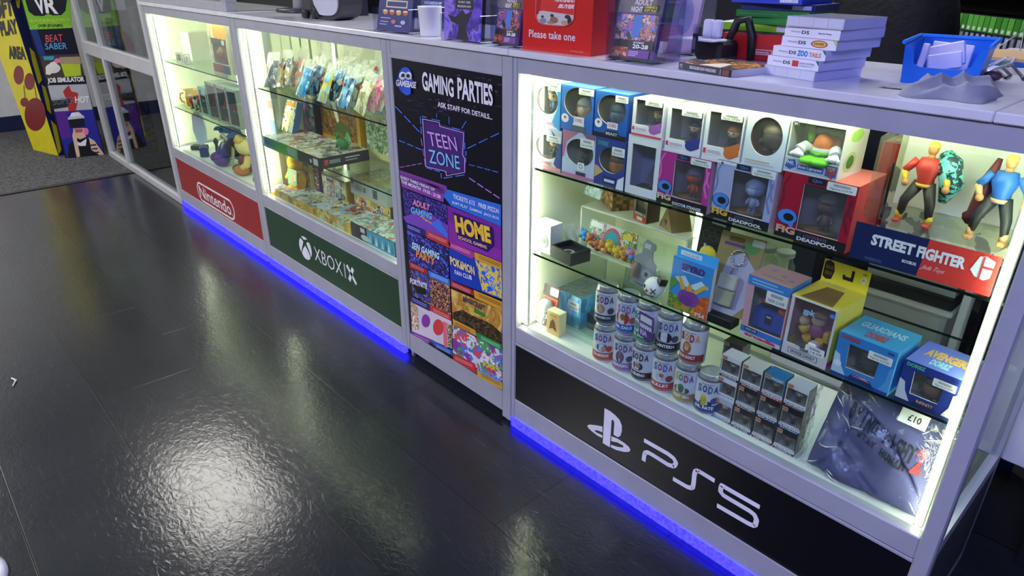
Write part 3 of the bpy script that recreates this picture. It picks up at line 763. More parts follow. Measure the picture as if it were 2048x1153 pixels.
# ------------------------------------------------------------------ cartons, toys, packets
FIGS = {}
def chibi(b, x, y, z, h, skin, hair, body, legs, eye=True):
    """plain big-headed toy standing at x, y, z"""
    hr = h * .27
    hz = z + h - hr * 1.02
    b.sph((x, y, hz), (hr * 1.08, hr * .95, hr * .92), skin, 14, 9)
    b.sph((x, y + hr * .10, hz + hr * .22), (hr * 1.16, hr * 1.02, hr * .92), hair, 14, 8, zmin=-.15)
    for sx in (-1, 1):
        if eye: b.sph((x + sx * hr * .48, y - hr * .86, hz - hr * .08), (hr * .17, hr * .08, hr * .17), '#0a0a0a', 8, 6)
        b.tube([(x + sx * h * .07, y, z), (x + sx * h * .065, y, z + h * .2)], [h * .055, h * .06], legs, 8)
        b.box(x + sx * h * .07 - h * .055, x + sx * h * .07 + h * .055, y - h * .09, y + h * .05, z, z + h * .05, legs, b=h * .015)
        b.tube([(x + sx * h * .12, y, z + h * .42), (x + sx * h * .19, y - h * .03, z + h * .3), (x + sx * h * .17, y - h * .09, z + h * .25)], [h * .045, h * .04, h * .04], body, 7)
    b.tube([(x, y, z + h * .17), (x, y, z + h * .32), (x, y, z + h * .47)], [h * .12, h * .125, h * .1], body, 10)
def blob(b, x, y, z, h, cols):
    """plain rounded vinyl toy"""
    b.sph((x, y, z + h * .5), (h * .46, h * .42, h * .5), cols[0], 16, 10)
    b.sph((x, y + h * .04, z + h * .66), (h * .5, h * .44, h * .38), cols[1], 16, 8, zmin=-.1)
    for sx in (-1, 1):
        b.sph((x + sx * h * .44, y - h * .12, z + h * .3), h * .13, cols[2], 8, 6)
        b.sph((x + sx * h * .2, y - h * .18, z + h * .06), (h * .15, h * .2, h * .08), cols[2], 8, 6)
def carton(name, label, cat, loc, w, d, h, front, side=None, topc=None, yaw=0, tilt=0, win=None, inner='#8f8b80', fig=None, art=None, topart=None, sideart=None, sticker=None, group=None, flap=None, bev=0.0, film=True, sidewin=False, stk=('PRE-OWNED', 'Figurine £12.99')):
    """a printed box; win=(kind, a0, c0, a1, c1) opens the front; art works in fractions of the front"""
    Mx = place(loc, yaw, tilt)
    b = B(Mx); side = side or front; topc = topc or side
    if not win:
        b.box(0, w, 0, d, 0, h, side, b=bev, faces={'-y': front if not isinstance(front, str) else M(front, .32), '+z': topc, '-x': side, '+x': side})
    else:
        i = .002; di = min(d - i, .058)
        b.box(0, w, 0, d, 0, h, side, faces={'-y': None, '+z': topc, '-x': None if sidewin else side, '+x': side})
        b.box(i, w - i, .003, di, i, h - i, inner, faces={'-y': None, '-x': None if sidewin else inner})
        k, a0, c0, a1, c1 = win
        if sidewin:
            for (ya, yb, za, zb) in ((0, d, 0, h * c0), (0, d, h * c1, h), (d * .86, d, h * c0, h * c1), (0, .004, h * c0, h * c1)):
                b.p2x = b.on('left', 0.0); b.rect(ya, za, yb, zb, side, 0)
        cx, cz, rx, rz = (a0 + a1) / 2 * w, (c0 + c1) / 2 * h, (a1 - a0) / 2 * w, (c1 - c0) / 2 * h
        if k == 'ell':
            angs = sorted(set([2 * math.pi * q / 32 for q in range(32)] + [math.atan2(zz - cz, xx - cx) % (2 * math.pi) for xx in (0, w) for zz in (0, h)]))
        elif k == 'arch':
            angs = None
        else:
            angs = sorted([math.atan2(zz - cz, xx - cx) % (2 * math.pi) for xx in (0, w) for zz in (0, h)])
        inn = []; outp = []
        if k == 'rect':
            inn = [(a1 * w, c1 * h), (a0 * w, c1 * h), (a0 * w, c0 * h), (a1 * w, c0 * h)]; outp = [(w, h), (0, h), (0, 0), (w, 0)]
        else:
            for t in angs:
                c_, s_ = math.cos(t), math.sin(t)
                e = 2.6 if k == 'sq' else 2.0
                q = (abs(c_ / rx) ** e + abs(s_ / rz) ** e) ** (-1 / e)
                inn.append((cx + q * c_, cz + q * s_))
                tt = min((w - cx) / c_ if c_ > 1e-9 else (-cx / c_ if c_ < -1e-9 else 9e9), (h - cz) / s_ if s_ > 1e-9 else (-cz / s_ if s_ < -1e-9 else 9e9))
                outp.append((cx + tt * c_, cz + tt * s_))
        n = len(inn)
        fm = front if not isinstance(front, str) else M(front, .32)
        io = [b.v((x, 0, z)) for x, z in outp]; ii = [b.v((x, 0, z)) for x, z in inn]; ib = [b.v((x, .0025, z)) for x, z in inn]
        for q in range(n):
            r = (q + 1) % n
            b.f([io[q], io[r], ii[r], ii[q]], fm); b.f([ii[q], ii[r], ib[r], ib[q]], M('#e9e7e0', .5))
        winpts = inn
    b.on('front', 0.0)
    F = lambda a, c: (a * w, c * h)
    def draw(L):
        for q in L:
            k = q[0]; lay = 1 + L.index(q) * .35
            if k == 'r': b.rect(q[1] * b.W, q[2] * b.H, q[3] * b.W, q[4] * b.H, q[5], lay)
            elif k == 'e': b.ell(q[1] * b.W, q[2] * b.H, q[3] * b.W, q[4] * b.H, q[5], lay)
            elif k == 'o': b.ring(q[1] * b.W, q[2] * b.H, q[3] * b.W, q[4] * b.H, q[5], q[6], lay)
            elif k == 'p': b.p2([(x * b.W, z * b.H) for x, z in q[1]], q[2], lay)
            elif k == 't': b.tx(q[1], q[2] * b.W, q[3] * b.H, q[4] * b.W, q[5] * b.H, q[6], lay, bold=(q[7] if len(q) > 7 else .02), sh=(q[8] * b.W if len(q) > 8 else 0))
            elif k == 's': b.stroke([(x * b.W, z * b.H) for x, z in q[1]], q[2], q[3], lay)
    b.W, b.H = w, h
    if art: draw(art)
    if topart: b.on('top', h); b.W, b.H = w, d; draw(topart)
    if sideart: b.on('right', w); b.W, b.H = d, h; draw(sideart)
    if flap:   # hanging flap standing up from the back edge
        b.box(0, w, d - .002, d, h, h + flap[0] * h, flap[1])
        b.on('front', d - .002); b.W, b.H = w, h
        for q in flap[2:]: draw([q])
    o = b.build(name, None, label, cat, group)
    if win and film:
        p = B(Mx); p.poly([(x, .0035, z) for x, z in winpts], FILM); p.build('window_film', o)
    if fig:
        g = B(Mx); fig(g, w, min(d, .06) if win else d, h); g.build('figurine', o)
    if sticker:
        a, c, sw, sh = sticker
        p = B(Mx); p.on('front', -.0012)
        p.rrect(a * w, c * h, (a + sw) * w, (c + sh) * h, min(sw * w, sh * h) * .12, M('#f4f4f0', .4), 0)
        p.rrect((a + sw * .2) * w, (c + sh * .55) * h, (a + sw * .8) * w, (c + sh * .85) * h, sh * h * .12, M('#c8c8c4', .4), 1)
        p.tx(stk[0], (a + sw * .25) * w, (c + sh * .62) * h, (a + sw * .75) * w, (c + sh * .78) * h, '#6a6a6a', 2)
        p.tx(stk[1], (a + sw * .12) * w, (c + sh * .14) * h, (a + sw * .88) * w, (c + sh * .42) * h, '#222222', 2)
        p.build('price_sticker', o)
    return o
def on_shelf(ul, ur, y, z0, vt):
    """front-left and front-right foot pixels and the top-left pixel row -> location, width, height"""
    xa = xu(ul, y, z0); xb = xu(ur, y, z0)
    return Vector((xa, y, z0)), xb - xa, zv(vt, xa, y) - z0
# ------------------------------------------------------------------ nearest cabinet, top shelf
G2 = 'boxed figures on the top shelf of the black based cabinet'
Z = ZS1 + .0004; Y1 = .056
def chib(cols, hh=.75, x=.55, y=.45):
    return lambda g, w, d, h: (g.box(w * .2, w * .9, d * .2, d * .85, .003, h * .26, '#8a867c'), chibi(g, w * x, d * y, h * .265, h * hh * .86, *cols))
def blb(cols, hh=.6, x=.6, z=.2):
    return lambda g, w, d, h: blob(g, w * x, d * .45, h * z, h * hh, cols)
low = []
def put(spec, ul, ur, vt, z0, y=Y1, d=.09, **k):
    loc, w, h = on_shelf(ul, ur, y, z0, vt)
    o = carton(spec[0], spec[1], spec[2], loc, w, d, h, group=k.pop('group', G2), **k)
    return z0 + h + .0006
FB = 'figure_box'; C3 = 'boxed figure'
pw_ = '#c8c2ac'
zA1 = put((FB, 'white and navy figure box with round window, lower row, beside the cabinet post', C3), 1064, 1121, 250, Z, front='#cfd6dc', side='#2a3f86', topc='#b9c3d0', win=('ell', .12, .26, .92, .84), inner=pw_, fig=chib(('#d8b088', '#25222a', '#3a3a46', '#2a2a32'), .62), art=[('p', [(.62, 1), (1, .7), (1, .0), (.75, .18), (.9, .6)], '#25398c'), ('r', 0, 0, 1, .1, '#d98a94'), ('t', 'DORBZ', .3, .12, .7, .2, '#b03040'), ('e', .2, .9, .1, .06, '#5a8ad0')], sticker=(.5, .7, .48, .16))
zA2 = put((FB, 'pink and pale blue figure box with round window, second in the lower row', C3), 1123, 1187, 258, Z, front='#c6cfe6', side='#7f5a86', topc='#8f6a80', win=('ell', .12, .28, .95, .86), inner=pw_, fig=chib(('#3a3a44', '#2a2a34', '#333340', '#24242c'), .62), art=[('p', [(0, 1), (.5, 1), (.12, .75), (.05, .4), (0, .4)], '#b06a86'), ('p', [(1, 1), (.6, 1), (.95, .75)], '#8a5a7c'), ('r', 0, 0, 1, .07, '#c86aa8'), ('r', .45, .07, .75, .15, '#3a3a4a'), ('r', .5, .2, .7, .36, '#f2f2f2'), ('o', .6, .28, .06, .05, .002, '#5a5a5a')], sticker=(.55, .7, .42, .2))
zA3 = put((FB, 'purple blue figure box with round window and green corner word, lower row', C3), 1188, 1246, 272, Z, front='#3d4a94', side='#2a3370', topc='#4a5aa0', win=('ell', .12, .3, .97, .82), inner='#a89c78', fig=blb(('#b0703a', '#6a4a34', '#3a3a4a'), .5), art=[('t', 'DORBZ', .06, .84, .42, .93, '#48b0a0'), ('p', [(0, .14), (.3, .3), (.1, .4), (0, .4)], '#d8b070'), ('p', [(.75, 0), (1, 0), (1, .3), (.8, .2)], '#e8e8f0'), ('r', .3, .06, .75, .22, '#26306a'), ('r', .35, .1, .7, .16, '#e0e0e8')], sticker=(.55, .68, .42, .18))
zA4 = put(('blister_pack', 'clear plastic blister box with small black trophy inside', 'blister pack'), 1249, 1312, 268, Z, d=.07, front='#e8e8ee', side='#bdb8cc', topc='#dcdce4', win=('sq', .03, .03, .97, .97), inner='#a39cc4', fig=lambda g, w, d, h: (g.box(w * .22, w * .8, d * .2, d * .7, .006, .02, '#16161a', b=.002), g.tube([(w * .62, d * .4, .02), (w * .68, d * .4, h * .2), (w * .55, d * .4, h * .35), (w * .7, d * .4, h * .55), (w * .72, d * .4, h * .8)], [.006, .004, .004, .003, .002], '#5a5866', 8)), art=[('r', .42, .86, .92, .97, '#efefec')])
def qfig(nm, lab, ul, ur, vt, base, base2, topc, sidec, figc, sub1, sub2, subfig, fg):
    def fig(g, w, d, h):
        g.sph((w * .5, d * .5, h * .17), (w * .28, d * .32, h * .05), '#8a5a2c', 14, 6)
        fg(g, w, d, h)
    art = [('r', 0, 0, 1, .16, '#15151c')]
    art += [('s', [(.0, .42), (.05, .6), (.02, .8), (.1, .97)], .004, base2), ('s', [(.97, .3), (.9, .5), (.96, .8)], .005, base2), ('s', [(.9, .9), (.95, .6), (.99, .5)], .004, base2),
            ('e', .15, .33, .15, .125, '#14244e'), ('e', .15, .335, .138, .115, '#4a8ce0'), ('e', .17, .33, .075, .06, '#0c1428'), ('p', [(.16, .24), (.24, .16), (.26, .27)], '#4a8ce0'),
            ('t', 'FiG', -.0 + .02, .075, .3, .19, figc, .05), ('r', .34, .91, .58, 1.0, '#161a30'), ('t', 'Qm', .4, .925, .53, .98, '#4a7cc8', .02)]
    if sub1: art += [('r', .345, .1, .40, .145, '#3a2a44'), ('t', sub1, .43, .1, .75, .14, '#9a8aa0', .0)]
    art += [('t', sub2, .34, .025, .9, .085, '#e8e8ee', .04)]
    return put((nm, lab, 'boxed figure'), ul, ur, vt, Z, d=.13, front=base, side=sidec, topc=topc, win=('rect', .3, .17, .88, .88), inner='#8f868e', fig=fig, art=art, sticker=(.6, .865, .38, .125), stk=('PRE-OWNED', 'Figures £19.99'))
doll1 = lambda a, c: (lambda g, w, d, h: chibi(g, w * .62, d * .32, h * .2, h * .55, a, c, a, c, False))
zA5 = qfig(FB, 'magenta window box with blue ring emblem and dark base band', 1312, 1412, 300, M('#b8378e', .3), '#e070c0', '#d8d0d8', '#c8a0b8', '#e6c0a0', None, 'DOCTOR STRANGE', None, doll1('#c05038', '#5a4a6a'))
zA6 = qfig(FB, 'lilac window box with blue ring emblem and black base band', 1420, 1535, 318, M('#a9b0d8', .3), '#7f86c0', '#e8e8ee', '#d8d8e2', '#e6b83c', 'LOOTCRATE', 'DEADPOOL', None, doll1('#9aa4cc', '#8088b4'))
zA7 = qfig(FB, 'crimson window box with blue ring emblem, biggest of the ringed boxes', 1547, 1688, 342, M('#b01c34', .3), '#7a1024', '#f08078', '#e84a50', '#e6a890', 'LOOTCRATE', 'DEADPOOL', None, doll1('#6a5050', '#4a4044'))
# second red box standing behind the crimson one
loc = Vector((xu(1722, .2, Z), .2, Z))
carton(FB, 'red figure box standing behind the clear fighter pack', C3, loc, .13, .12, .19, M('#a8182c', .3), side='#c8404a', topc='#efb0a8', win=('rect', .2, .2, .85, .8), inner='#6a4a4c', art=[('t', 'DEADPOOL', .2, .05, .9, .13, '#e8e8ee')], topart=[('r', .1, .2, .6, .8, '#f4f4f4'), ('t', 'FiG', .15, .3, .55, .7, '#b03030')], group=G2)
# upper row
zu = max(zA1, zA2, zA3)
put((FB, 'white and sky blue figure box with round window, upper row, beside the cabinet post', C3), 1065, 1119, 158, zA1, front='#eef2f6', side='#3aa8e0', topc='#d8ecf4', win=('ell', .14, .3, .92, .9), inner=pw_, fig=chib(('#d8b088', '#6a6a74', '#4a6a8a', '#2a2a32'), .7), art=[('p', [(.85, 1), (1, .95), (1, 0), (.7, .1), (.92, .5)], '#38a0e0'), ('r', .3, .08, .8, .14, '#d890b0'), ('r', .35, .18, .75, .25, '#e0e8ee')], sticker=(.55, .82, .45, .14))
put((FB, 'mid blue figure box with round window and red square, second in the upper row', C3), 1121, 1184, 168, zA2, front='#3f72c0', side='#2a5cb0', topc='#5a8ad0', win=('ell', .08, .3, .95, .97), inner='#b0a880', fig=blb(('#b09a80', '#8a8a84', '#8a3030'), .55), art=[('e', .14, .26, .12, .1, '#f0f0ec'), ('o', .14, .28, .04, .03, .003, '#c03030'), ('r', .42, .18, .74, .34, '#f0e8ec'), ('t', 'DORBZ', .46, .22, .7, .3, '#c04868'), ('r', .35, .02, .8, .14, '#5a5f68'), ('r', .4, .14, .76, .18, '#e8e8e8')], sticker=(.55, .84, .45, .14))
put((FB, 'deep blue figure box with round window and black foot band, upper row', C3), 1187, 1251, 180, zA3, front='#2f62b8', side='#1d4a9c', topc='#4a7ac8', win=('ell', .08, .3, .95, .95), inner='#b0a880', fig=blb(('#4a5a70', '#3a4a60', '#2a3a50'), .58), art=[('r', 0, 0, 1, .1, '#15171f'), ('e', .14, .3, .12, .1, '#f0f0ec'), ('o', .14, .32, .04, .03, .003, '#c03030'), ('r', .42, .22, .74, .36, '#f0e8ec'), ('t', 'DORBZ', .46, .26, .7, .33, '#c04868'), ('p', [(.3, .05), (.85, .05), (.75, .18), (.4, .18)], '#2a2c36'), ('t', 'BEAST', .4, .08, .75, .14, '#e8e8e8')], sticker=(.62, .82, .38, .14))
def mini(lab, ul, ur, vt, z0, hair, prt, base, stk2, d=.1):
    put((FB, lab, C3), ul, ur, vt, z0, d=d, front='#f2eef2', side='#e4e2e8', topc='#f2f2f2', win=('rect', .1, .3, .97, .97), inner='#b4b0b4', fig=chib(('#e8c8a8', hair, '#2a2a30', '#1f1f26'), .5, .6), art=[('p', [(.55, .3), (.95, .45), (.97, .2), (.75, .1)], prt), ('r', 0, 0, 1, .06, base), ('r', .03, .14, .1, .24, '#d04048'), ('r', .14, .16, .5, .22, '#d0c0d0'), ('e', .72, .22, .14, .11, prt)], sticker=(.4, .85, .55, .13), stk=('PRE-OWNED', stk2))
mini('white window box with red foot band and small brown haired doll', 1262, 1322, 195, zA4, '#b08050', '#a860b0', '#e0505c', 'New £9.99')
mini('white window box with a doll in black and indigo hair print', 1328, 1398, 212, zA5, '#2a2a34', '#3c3a8c', '#e8e0ea', 'New £9.99')
mini('white window box with a ginger haired doll print at its corner', 1402, 1476, 218, zA5 + .0, '#b06a3a', '#d07038', '#e8e0ea', 'New £9.99')
put((FB, 'plain pale blue box with round window showing brown bird figure', C3), 1482, 1562, 226, zA6, d=.1, front='#dfe7ee', side='#c8d4de', topc='#e8eef2', win=('ell', .12, .24, .9, .98), inner='#a8745a', fig=blb(('#5a5048', '#8a7c60', '#3a3632'), .55, .6, .3), art=[('r', .08, .1, .7, .13, '#d8a890'), ('r', .08, .05, .8, .08, '#c0c8d0')])
def eggtoy(g, w, d, h):
    x, y = w * .55, d * .4
    g.sph((x, y, h * .56), (w * .17, d * .22, h * .25), '#e8803c', 18, 12)
    g.sph((x, y, h * .47), (w * .185, d * .24, h * .14), '#f2f0e6', 18, 8)
    g.lathe([(w * .2, h * .40), (w * .205, h * .45), (w * .17, h * .46)], '#6cc82c', 20, (x, y))
    g.lathe([(w * .16, h * .3), (w * .19, h * .36), (w * .2, h * .40)], '#58585a', 20, (x, y))
    for sx in (-1, 1):
        g.tube([(x + sx * w * .18, y, h * .45), (x + sx * w * .28, y - .01, h * .52), (x + sx * w * .33, y - .02, h * .45)], [.008, .011, .012], '#f0f0ee', 8)
        for k in range(4): g.tube([(x + sx * w * .33, y - .02, h * .46), (x + sx * (w * .33 + .008 * (k - 1.5)), y - .03, h * .36)], [.005, .004], '#f4f4f2', 6)
        g.sph((x + sx * w * .1, y - .02, h * .3), (.02, .025, .008), '#62b828', 10, 6)
        g.sph((x + sx * w * .16, y + .01, h * .6), (.012, .006, .016), '#f0a8a0', 8, 6)
    g.sph((x - w * .24, y, h * .78), (.008, .006, .02), '#70c040', 8, 6)
zT = put((FB, 'white clear-fronted toy box holding an orange and green egg shaped toy', C3), 1566, 1672, 240, zA7, d=.11, front='#eef2ee', side='#e8eee8', topc='#f2f4ee', win=('rect', .02, .3, .99, .98), inner='#dfe8d8', fig=eggtoy, art=[('r', .0, .03, .99, .28, '#c9ccd2'), ('p', [(.02, .1), (.06, .24), (.2, .26), (.24, .12), (.12, .05)], '#3a62b8'), ('t', 'MR.', .06, .14, .2, .22, '#e8e8f0'), ('r', .26, .08, .75, .18, '#3a66b8'), ('t', 'Buzz Lightyear', .28, .1, .73, .165, '#f0f0f4'), ('r', .78, .06, .98, .27, '#4a60a0'), ('t', 'TOY', .8, .17, .96, .25, '#e8d040', .04), ('r', .8, .12, .97, .165, '#d03a30'), ('t', '4', .85, .02, .93, .11, '#c83a4a', .05), ('e', .1, .95, .07, .05, '#4a4a4e'), ('t', '2+', .07, .93, .13, .97, '#e8e8e8')], sideart=[('e', .4, .3, .25, .2, '#c8d8a8'), ('e', .4, .3, .15, .13, '#4a7a3c'), ('e', .5, .8, .25, .12, '#a8d868')], stk=('PRE-OWNED', 'Figures £12.99'), sticker=(.36, .2, .4, .12))
# clear twin-figure pack
loc, w, h = on_shelf(1697, 1979, .052, Z, 262)
h = min(h, 1.1 - Z); d = .13
Mx = place(loc)
CL = CLEAR('#f4f8f4', .04, 1.0)
b = B(Mx)
b.box(0, w, 0, d, 0, .012, '#16224e', faces={'-y': None})
b.box(.002, w - .002, d - .004, d, .012, h, ART(['#c8c8b4', '#d8d8c0', '#8a8a84', '#c8c8b4', '#d8d8c0', '#54586c'], 9, .4, kind='voronoi', distort=2.0))
b.on('front', 0)
b.p2([(0, 0), (w * .51, 0), (w * .535, h * .30), (0, h * .30)], M('#1d2858', .3), 1); b.p2([(w * .51, 0), (w, 0), (w, h * .30), (w * .535, h * .30)], M('#d8403a', .3), 1)
b.tx('STREET', w * .14, h * .145, w * .455, h * .235, '#eeeeee', 2, bold=.05); b.tx('FIGHTER', w * .475, h * .145, w * .80, h * .235, '#eeeeee', 2.4, bold=.05)
q = [(.835, .16), (.87, .27), (.91, .28), (.97, .255), (.965, .13), (.93, .105), (.87, .12)]
b.p2([(x * w, z * h) for x, z in q], '#eeeeee', 2); b.stroke([(.9 * w, .275 * h), (.9 * w, .11 * h)], .003, '#d8403a', 3); b.stroke([(.905 * w, .2 * h), (.97 * w, .2 * h)], .004, '#d8403a', 3.4)
b.tx('BOOBUG', w * .39, h * .075, w * .49, h * .1, '#e8e8e8', 2, bold=.04); b.tx('Jada Toys', w * .52, h * .06, w * .67, h * .105, '#e8d8d8', 2, sh=.006); b.tx('WARRIORS', w * .12, h * .02, w * .25, h * .045, '#6a7aa0', 2)
pack = b.build('twin_figure_pack', None, 'large clear pack with two fighter figures over a navy and red band', 'figure pack')
b = B(Mx); b.box(.002, w - .002, .0015, d - .006, h * .3, h, CL, b=.012, faces={'+y': None}); b.build('clear_shell', pack)
def man(g, x, y, z, h, hair, skin, top_, cuff, leg, shoe, twist=0):
    hh = h
    for sx, dx, kz in ((-1, -.15, .02), (1, .10, -.02)):
        g.tube([(x + sx * hh * .05, y, z + hh * .5), (x + sx * hh * .09 + dx * hh * .4, y - hh * .06, z + hh * .28), (x + sx * hh * .09 + dx * hh * .6, y - hh * .02, z + hh * .05)], [hh * .07, hh * .055, hh * .035], leg, 10)
        g.tube([(x + sx * hh * .09 + dx * hh * .57, y - hh * .03, z + hh * .14), (x + sx * hh * .09 + dx * hh * .6, y - hh * .02, z + hh * .045)], [hh * .046, hh * .042], cuff, 10)
        fx = x + sx * hh * .09 + dx * hh * .6
        g.box(fx - hh * .04, fx + hh * .04, y - hh * .12, y + hh * .03, z, z + hh * .05, shoe, b=hh * .014)
        sh = (x + sx * hh * .13, y, z + hh * .76); el = (x + sx * hh * .23, y - hh * .04, z + hh * .62); ha = (x + sx * hh * (.17 if sx < 0 else .26), y - hh * .12, z + hh * .5)
        g.tube([sh, el], [hh * .05, hh * .042], top_, 9); g.tube([el, ha], [hh * .04, hh * .03], cuff, 9); g.sph(ha, hh * .042, skin, 9, 7)
    g.tube([(x, y, z + hh * .46), (x, y, z + hh * .56), (x, y - .002, z + hh * .68), (x, y, z + hh * .8)], [hh * .095, hh * .09, hh * .13, hh * .1], top_, 14)
    g.tube([(x, y, z + hh * .47), (x, y, z + hh * .51)], [hh * .102, hh * .102], cuff, 14)
    g.tube([(x, y, z + hh * .78), (x, y, z + hh * .86)], [hh * .04, hh * .036], skin, 8)
    g.sph((x, y, z + hh * .9), (hh * .055, hh * .06, hh * .07), skin, 12, 9)
    g.sph((x, y + hh * .012, z + hh * .93), (hh * .062, hh * .064, hh * .06), hair, 12, 7, zmin=-.2)
for fx_, a in ((.33, ('#e8c040', '#c88858', '#c83a34', '#d8b040', '#3a322e', '#c8403c')), (.83, ('#d8b048', '#d89a68', '#2f6ac8', '#d8a878', '#2e3034', '#c89060'))):
    g = B(Mx); man(g, w * fx_, d * .45, h * .305, h * .64, *a); g.build('figurine', pack)
g = B(Mx)
g.tube([(w * .46, d * .6, h * .5), (w * .5, d * .5, h * .65), (w * .45, d * .5, h * .8), (w * .4, d * .55, h * .86)], [.008, .02, .02, .01], ART(['#30404a', '#58d0c8', '#30404a', '#8ae0d8'], 50), 8)
g.tube([(w * .66, d * .6, h * .42), (w * .7, d * .55, h * .46), (w * .71, d * .55, h * .7), (w * .74, d * .6, h * .88)], [.014, .014, .012, .004], '#6a3038', 8)
g.build('accessory', pack)
# ------------------------------------------------------------------ nearest cabinet, middle shelf
Zm = ZS2 + .0004; GM = 'goods on the middle shelf of the black based cabinet'
CLW = CLEAR('#f6f6f6', .12, 1.2, milk=.25)
def spot(u, v, z): return on_z(u, v, z)
# camera box
carton('camera_box', 'white box with round lens print beside the black tray', 'box', Vector((-1.304, .068, Zm)), .07, .05, .085, M('#f2f2f0', .35), topc='#f6f6f4',
       art=[('o', .58, .42, .33, .27, .004, '#5a5a58'), ('o', .58, .42, .25, .2, .006, '#7c7c7a'), ('e', .58, .42, .14, .12, '#3f3f40'), ('r', .2, .75, .8, .8, '#b0b0ae'), ('r', .3, .68, .7, .71, '#c0c0be')], topart=[('s', [(0, .5), (1, .5)], .0015, '#d0d0cc')])
b = B(place((-1.245, .135, Zm + .004), 0)); b.grid(lambda a, c: (a * .05, .012 * math.sin(a * 9 + c * 4), c * .07 + .006 * abs(math.sin(a * 12))), 8, 8, CLEAR('#ffffff', .08, 1.6, bump=.6, bscale=60, milk=.12)); b.grid(lambda a, c: (a * .05, .014 + .012 * math.sin(a * 9 + c * 4 + 1), c * .07), 8, 8, CLEAR('#ffffff', .08, 1.6, bump=.6, bscale=60, milk=.12)); b.box(.01, .04, .004, .01, -.0035, .03, '#e8e8e4')
b.build('clear_bag', None, 'small crumpled clear bag behind the white camera box', 'bag')
# black tray
TRM = place((-1.226, .062, Zm), -8)
b = B(TRM); w, d, h = .088, .072, .036; K1 = M('#26262a', .55)
b.box(0, w, 0, d, 0, .022, K1); b.box(0, w, 0, .006, .022, h, K1); b.box(0, w, d - .006, d, .022, h, K1); b.box(0, .006, .006, d - .006, .022, h, K1); b.box(w - .006, w, .006, d - .006, .022, h, K1)
tray = b.build('presentation_tray', None, 'black open tray with a silver ring inside', 'tray')
b = B(TRM); b.on('top', .0225); b.ring(w * .5, d * .42, .018, .016, .008, M('#d8d8d8', .3, 0.6), 1)
b.p2([(w * .55, d * .7), (w * .68, d * .8), (w * .6, d * .82), (w * .8, d * .88), (w * .85, d * .72), (w * .72, d * .76)], '#0a0a0c', 1); b.build('ring', tray)
# riser
MILK = CLEAR('#f8faf4', .15, 1.0, milk=.62, milkcol='#f2f4ea')
rx0 = xu(1176, .24, Zm); rx1 = xu(1366, .20, Zm)
zr = Zm + .118
b = B(); b.box(rx0, rx1, .20, .36, zr - .006, zr, MILK, b=.002); riser = b.build('display_riser', None, 'milky plastic riser with rounded legs on the middle shelf', 'riser')
for xx in (rx0, rx1 - .005):
    b = B(); b.box(xx, xx + .005, .20, .36, Zm, zr - .0062, MILK); b.build('leg', riser)
Zr = zr + .0004
b = B(place((xu(1166, .28, Zr), .28, Zr + .002), -8, 25)); b.box(0, .075, 0, .004, 0, .075, ART(['#a8d0e4', '#d8eaf2', '#7ab0d0', '#e8f0f0', '#c8e0ec'], 45, .3), b=.001); b.on('front', 0); b.tx('SONIC', .012, .03, .055, .05, '#f0f6fa', 2); b.build('card_packet', None, 'pale blue card packet leaning on the riser', 'packet')
# pixel block
def pixel(n, cols, seed):
    rr = random.Random(seed); return [[rr.choice(cols) for _ in range(n)] for _ in range(n)]
xa = xu(1204, .27, Zr); sz = .092
b = B(place((xa, .27, Zr), -32))
b.box(0, sz, 0, sz, 0, sz, '#6a4a2c')
dirt = ['#8a6238', '#6f4c2a', '#a07a4a', '#5a3c20', '#b08a5a', '#7a5530']
n = 9
for face, seed in (('front', 1), ('right', 2)):
    b.on(face, 0 if face == 'front' else sz); g = pixel(n, dirt, seed)
    for i in range(n):
        for j in range(n):
            c = g[i][j]
            if j == n - 1 or (j == n - 2 and (i * 7 + seed) % 3): c = ['#5a8a30', '#6fa03c', '#4a7828'][(i + j) % 3]
            b.rect(i * sz / n, j * sz / n, (i + 1) * sz / n, (j + 1) * sz / n, c, 1)
b.on('top', sz); g = pixel(n, ['#5a8a30', '#6fa03c', '#4a7828', '#7cb04a'], 5)
for i in range(n):
    for j in range(n): b.rect(i * sz / n, j * sz / n, (i + 1) * sz / n, (j + 1) * sz / n, g[i][j], 1)
b.build('pixel_block', None, 'cube with pixelled brown sides and green top on the riser', 'block')
xa = xu(1266, .222, Zr); xb = xu(1308, .222, Zr)
carton('figure_box', 'small dark window box with red foot band on the riser', 'boxed figure', Vector((xa, .222, Zr)), .056, .045, .078, M('#6a5648', .4), side='#4a3a34', topc='#3a2a26', yaw=-14, win=('rect', .12, .3, .9, .84), inner='#a08a60', fig=lambda g, w, d, h: chibi(g, w * .55, d * .5, h * .28, h * .5, '#e0b838', '#c09830', '#d0a838', '#6a5a30', False), art=[('r', 0, 0, 1, .2, '#b02a24'), ('t', 'SERIES 2', .1, .22, .9, .3, '#e8e0d8'), ('r', .3, .04, .7, .16, '#d8d0c8'), ('r', 0, .88, 1, 1, '#3a3046')])
# wooden triangle
xa = xu(1318, .23, Zr)
b = B(place((xa, .23, Zr), -26)); w, h, d = .068, .064, .06
WD = M('#a8875a', .5, bump=.3, bscale=90); 
b.extr([(0, 0), (w, 0), (w / 2, h)], 0, d, WD, M('#b6976a', .5, bump=.2, bscale=120))
b.on('front', 0); b.p2([(w * .5, h * .12), (w * .62, h * .42), (w * .38, h * .42)], '#4a3c28', 1)
b.build('wooden_triangle', None, 'small wooden triangular prism with an inset dark triangle', 'ornament')
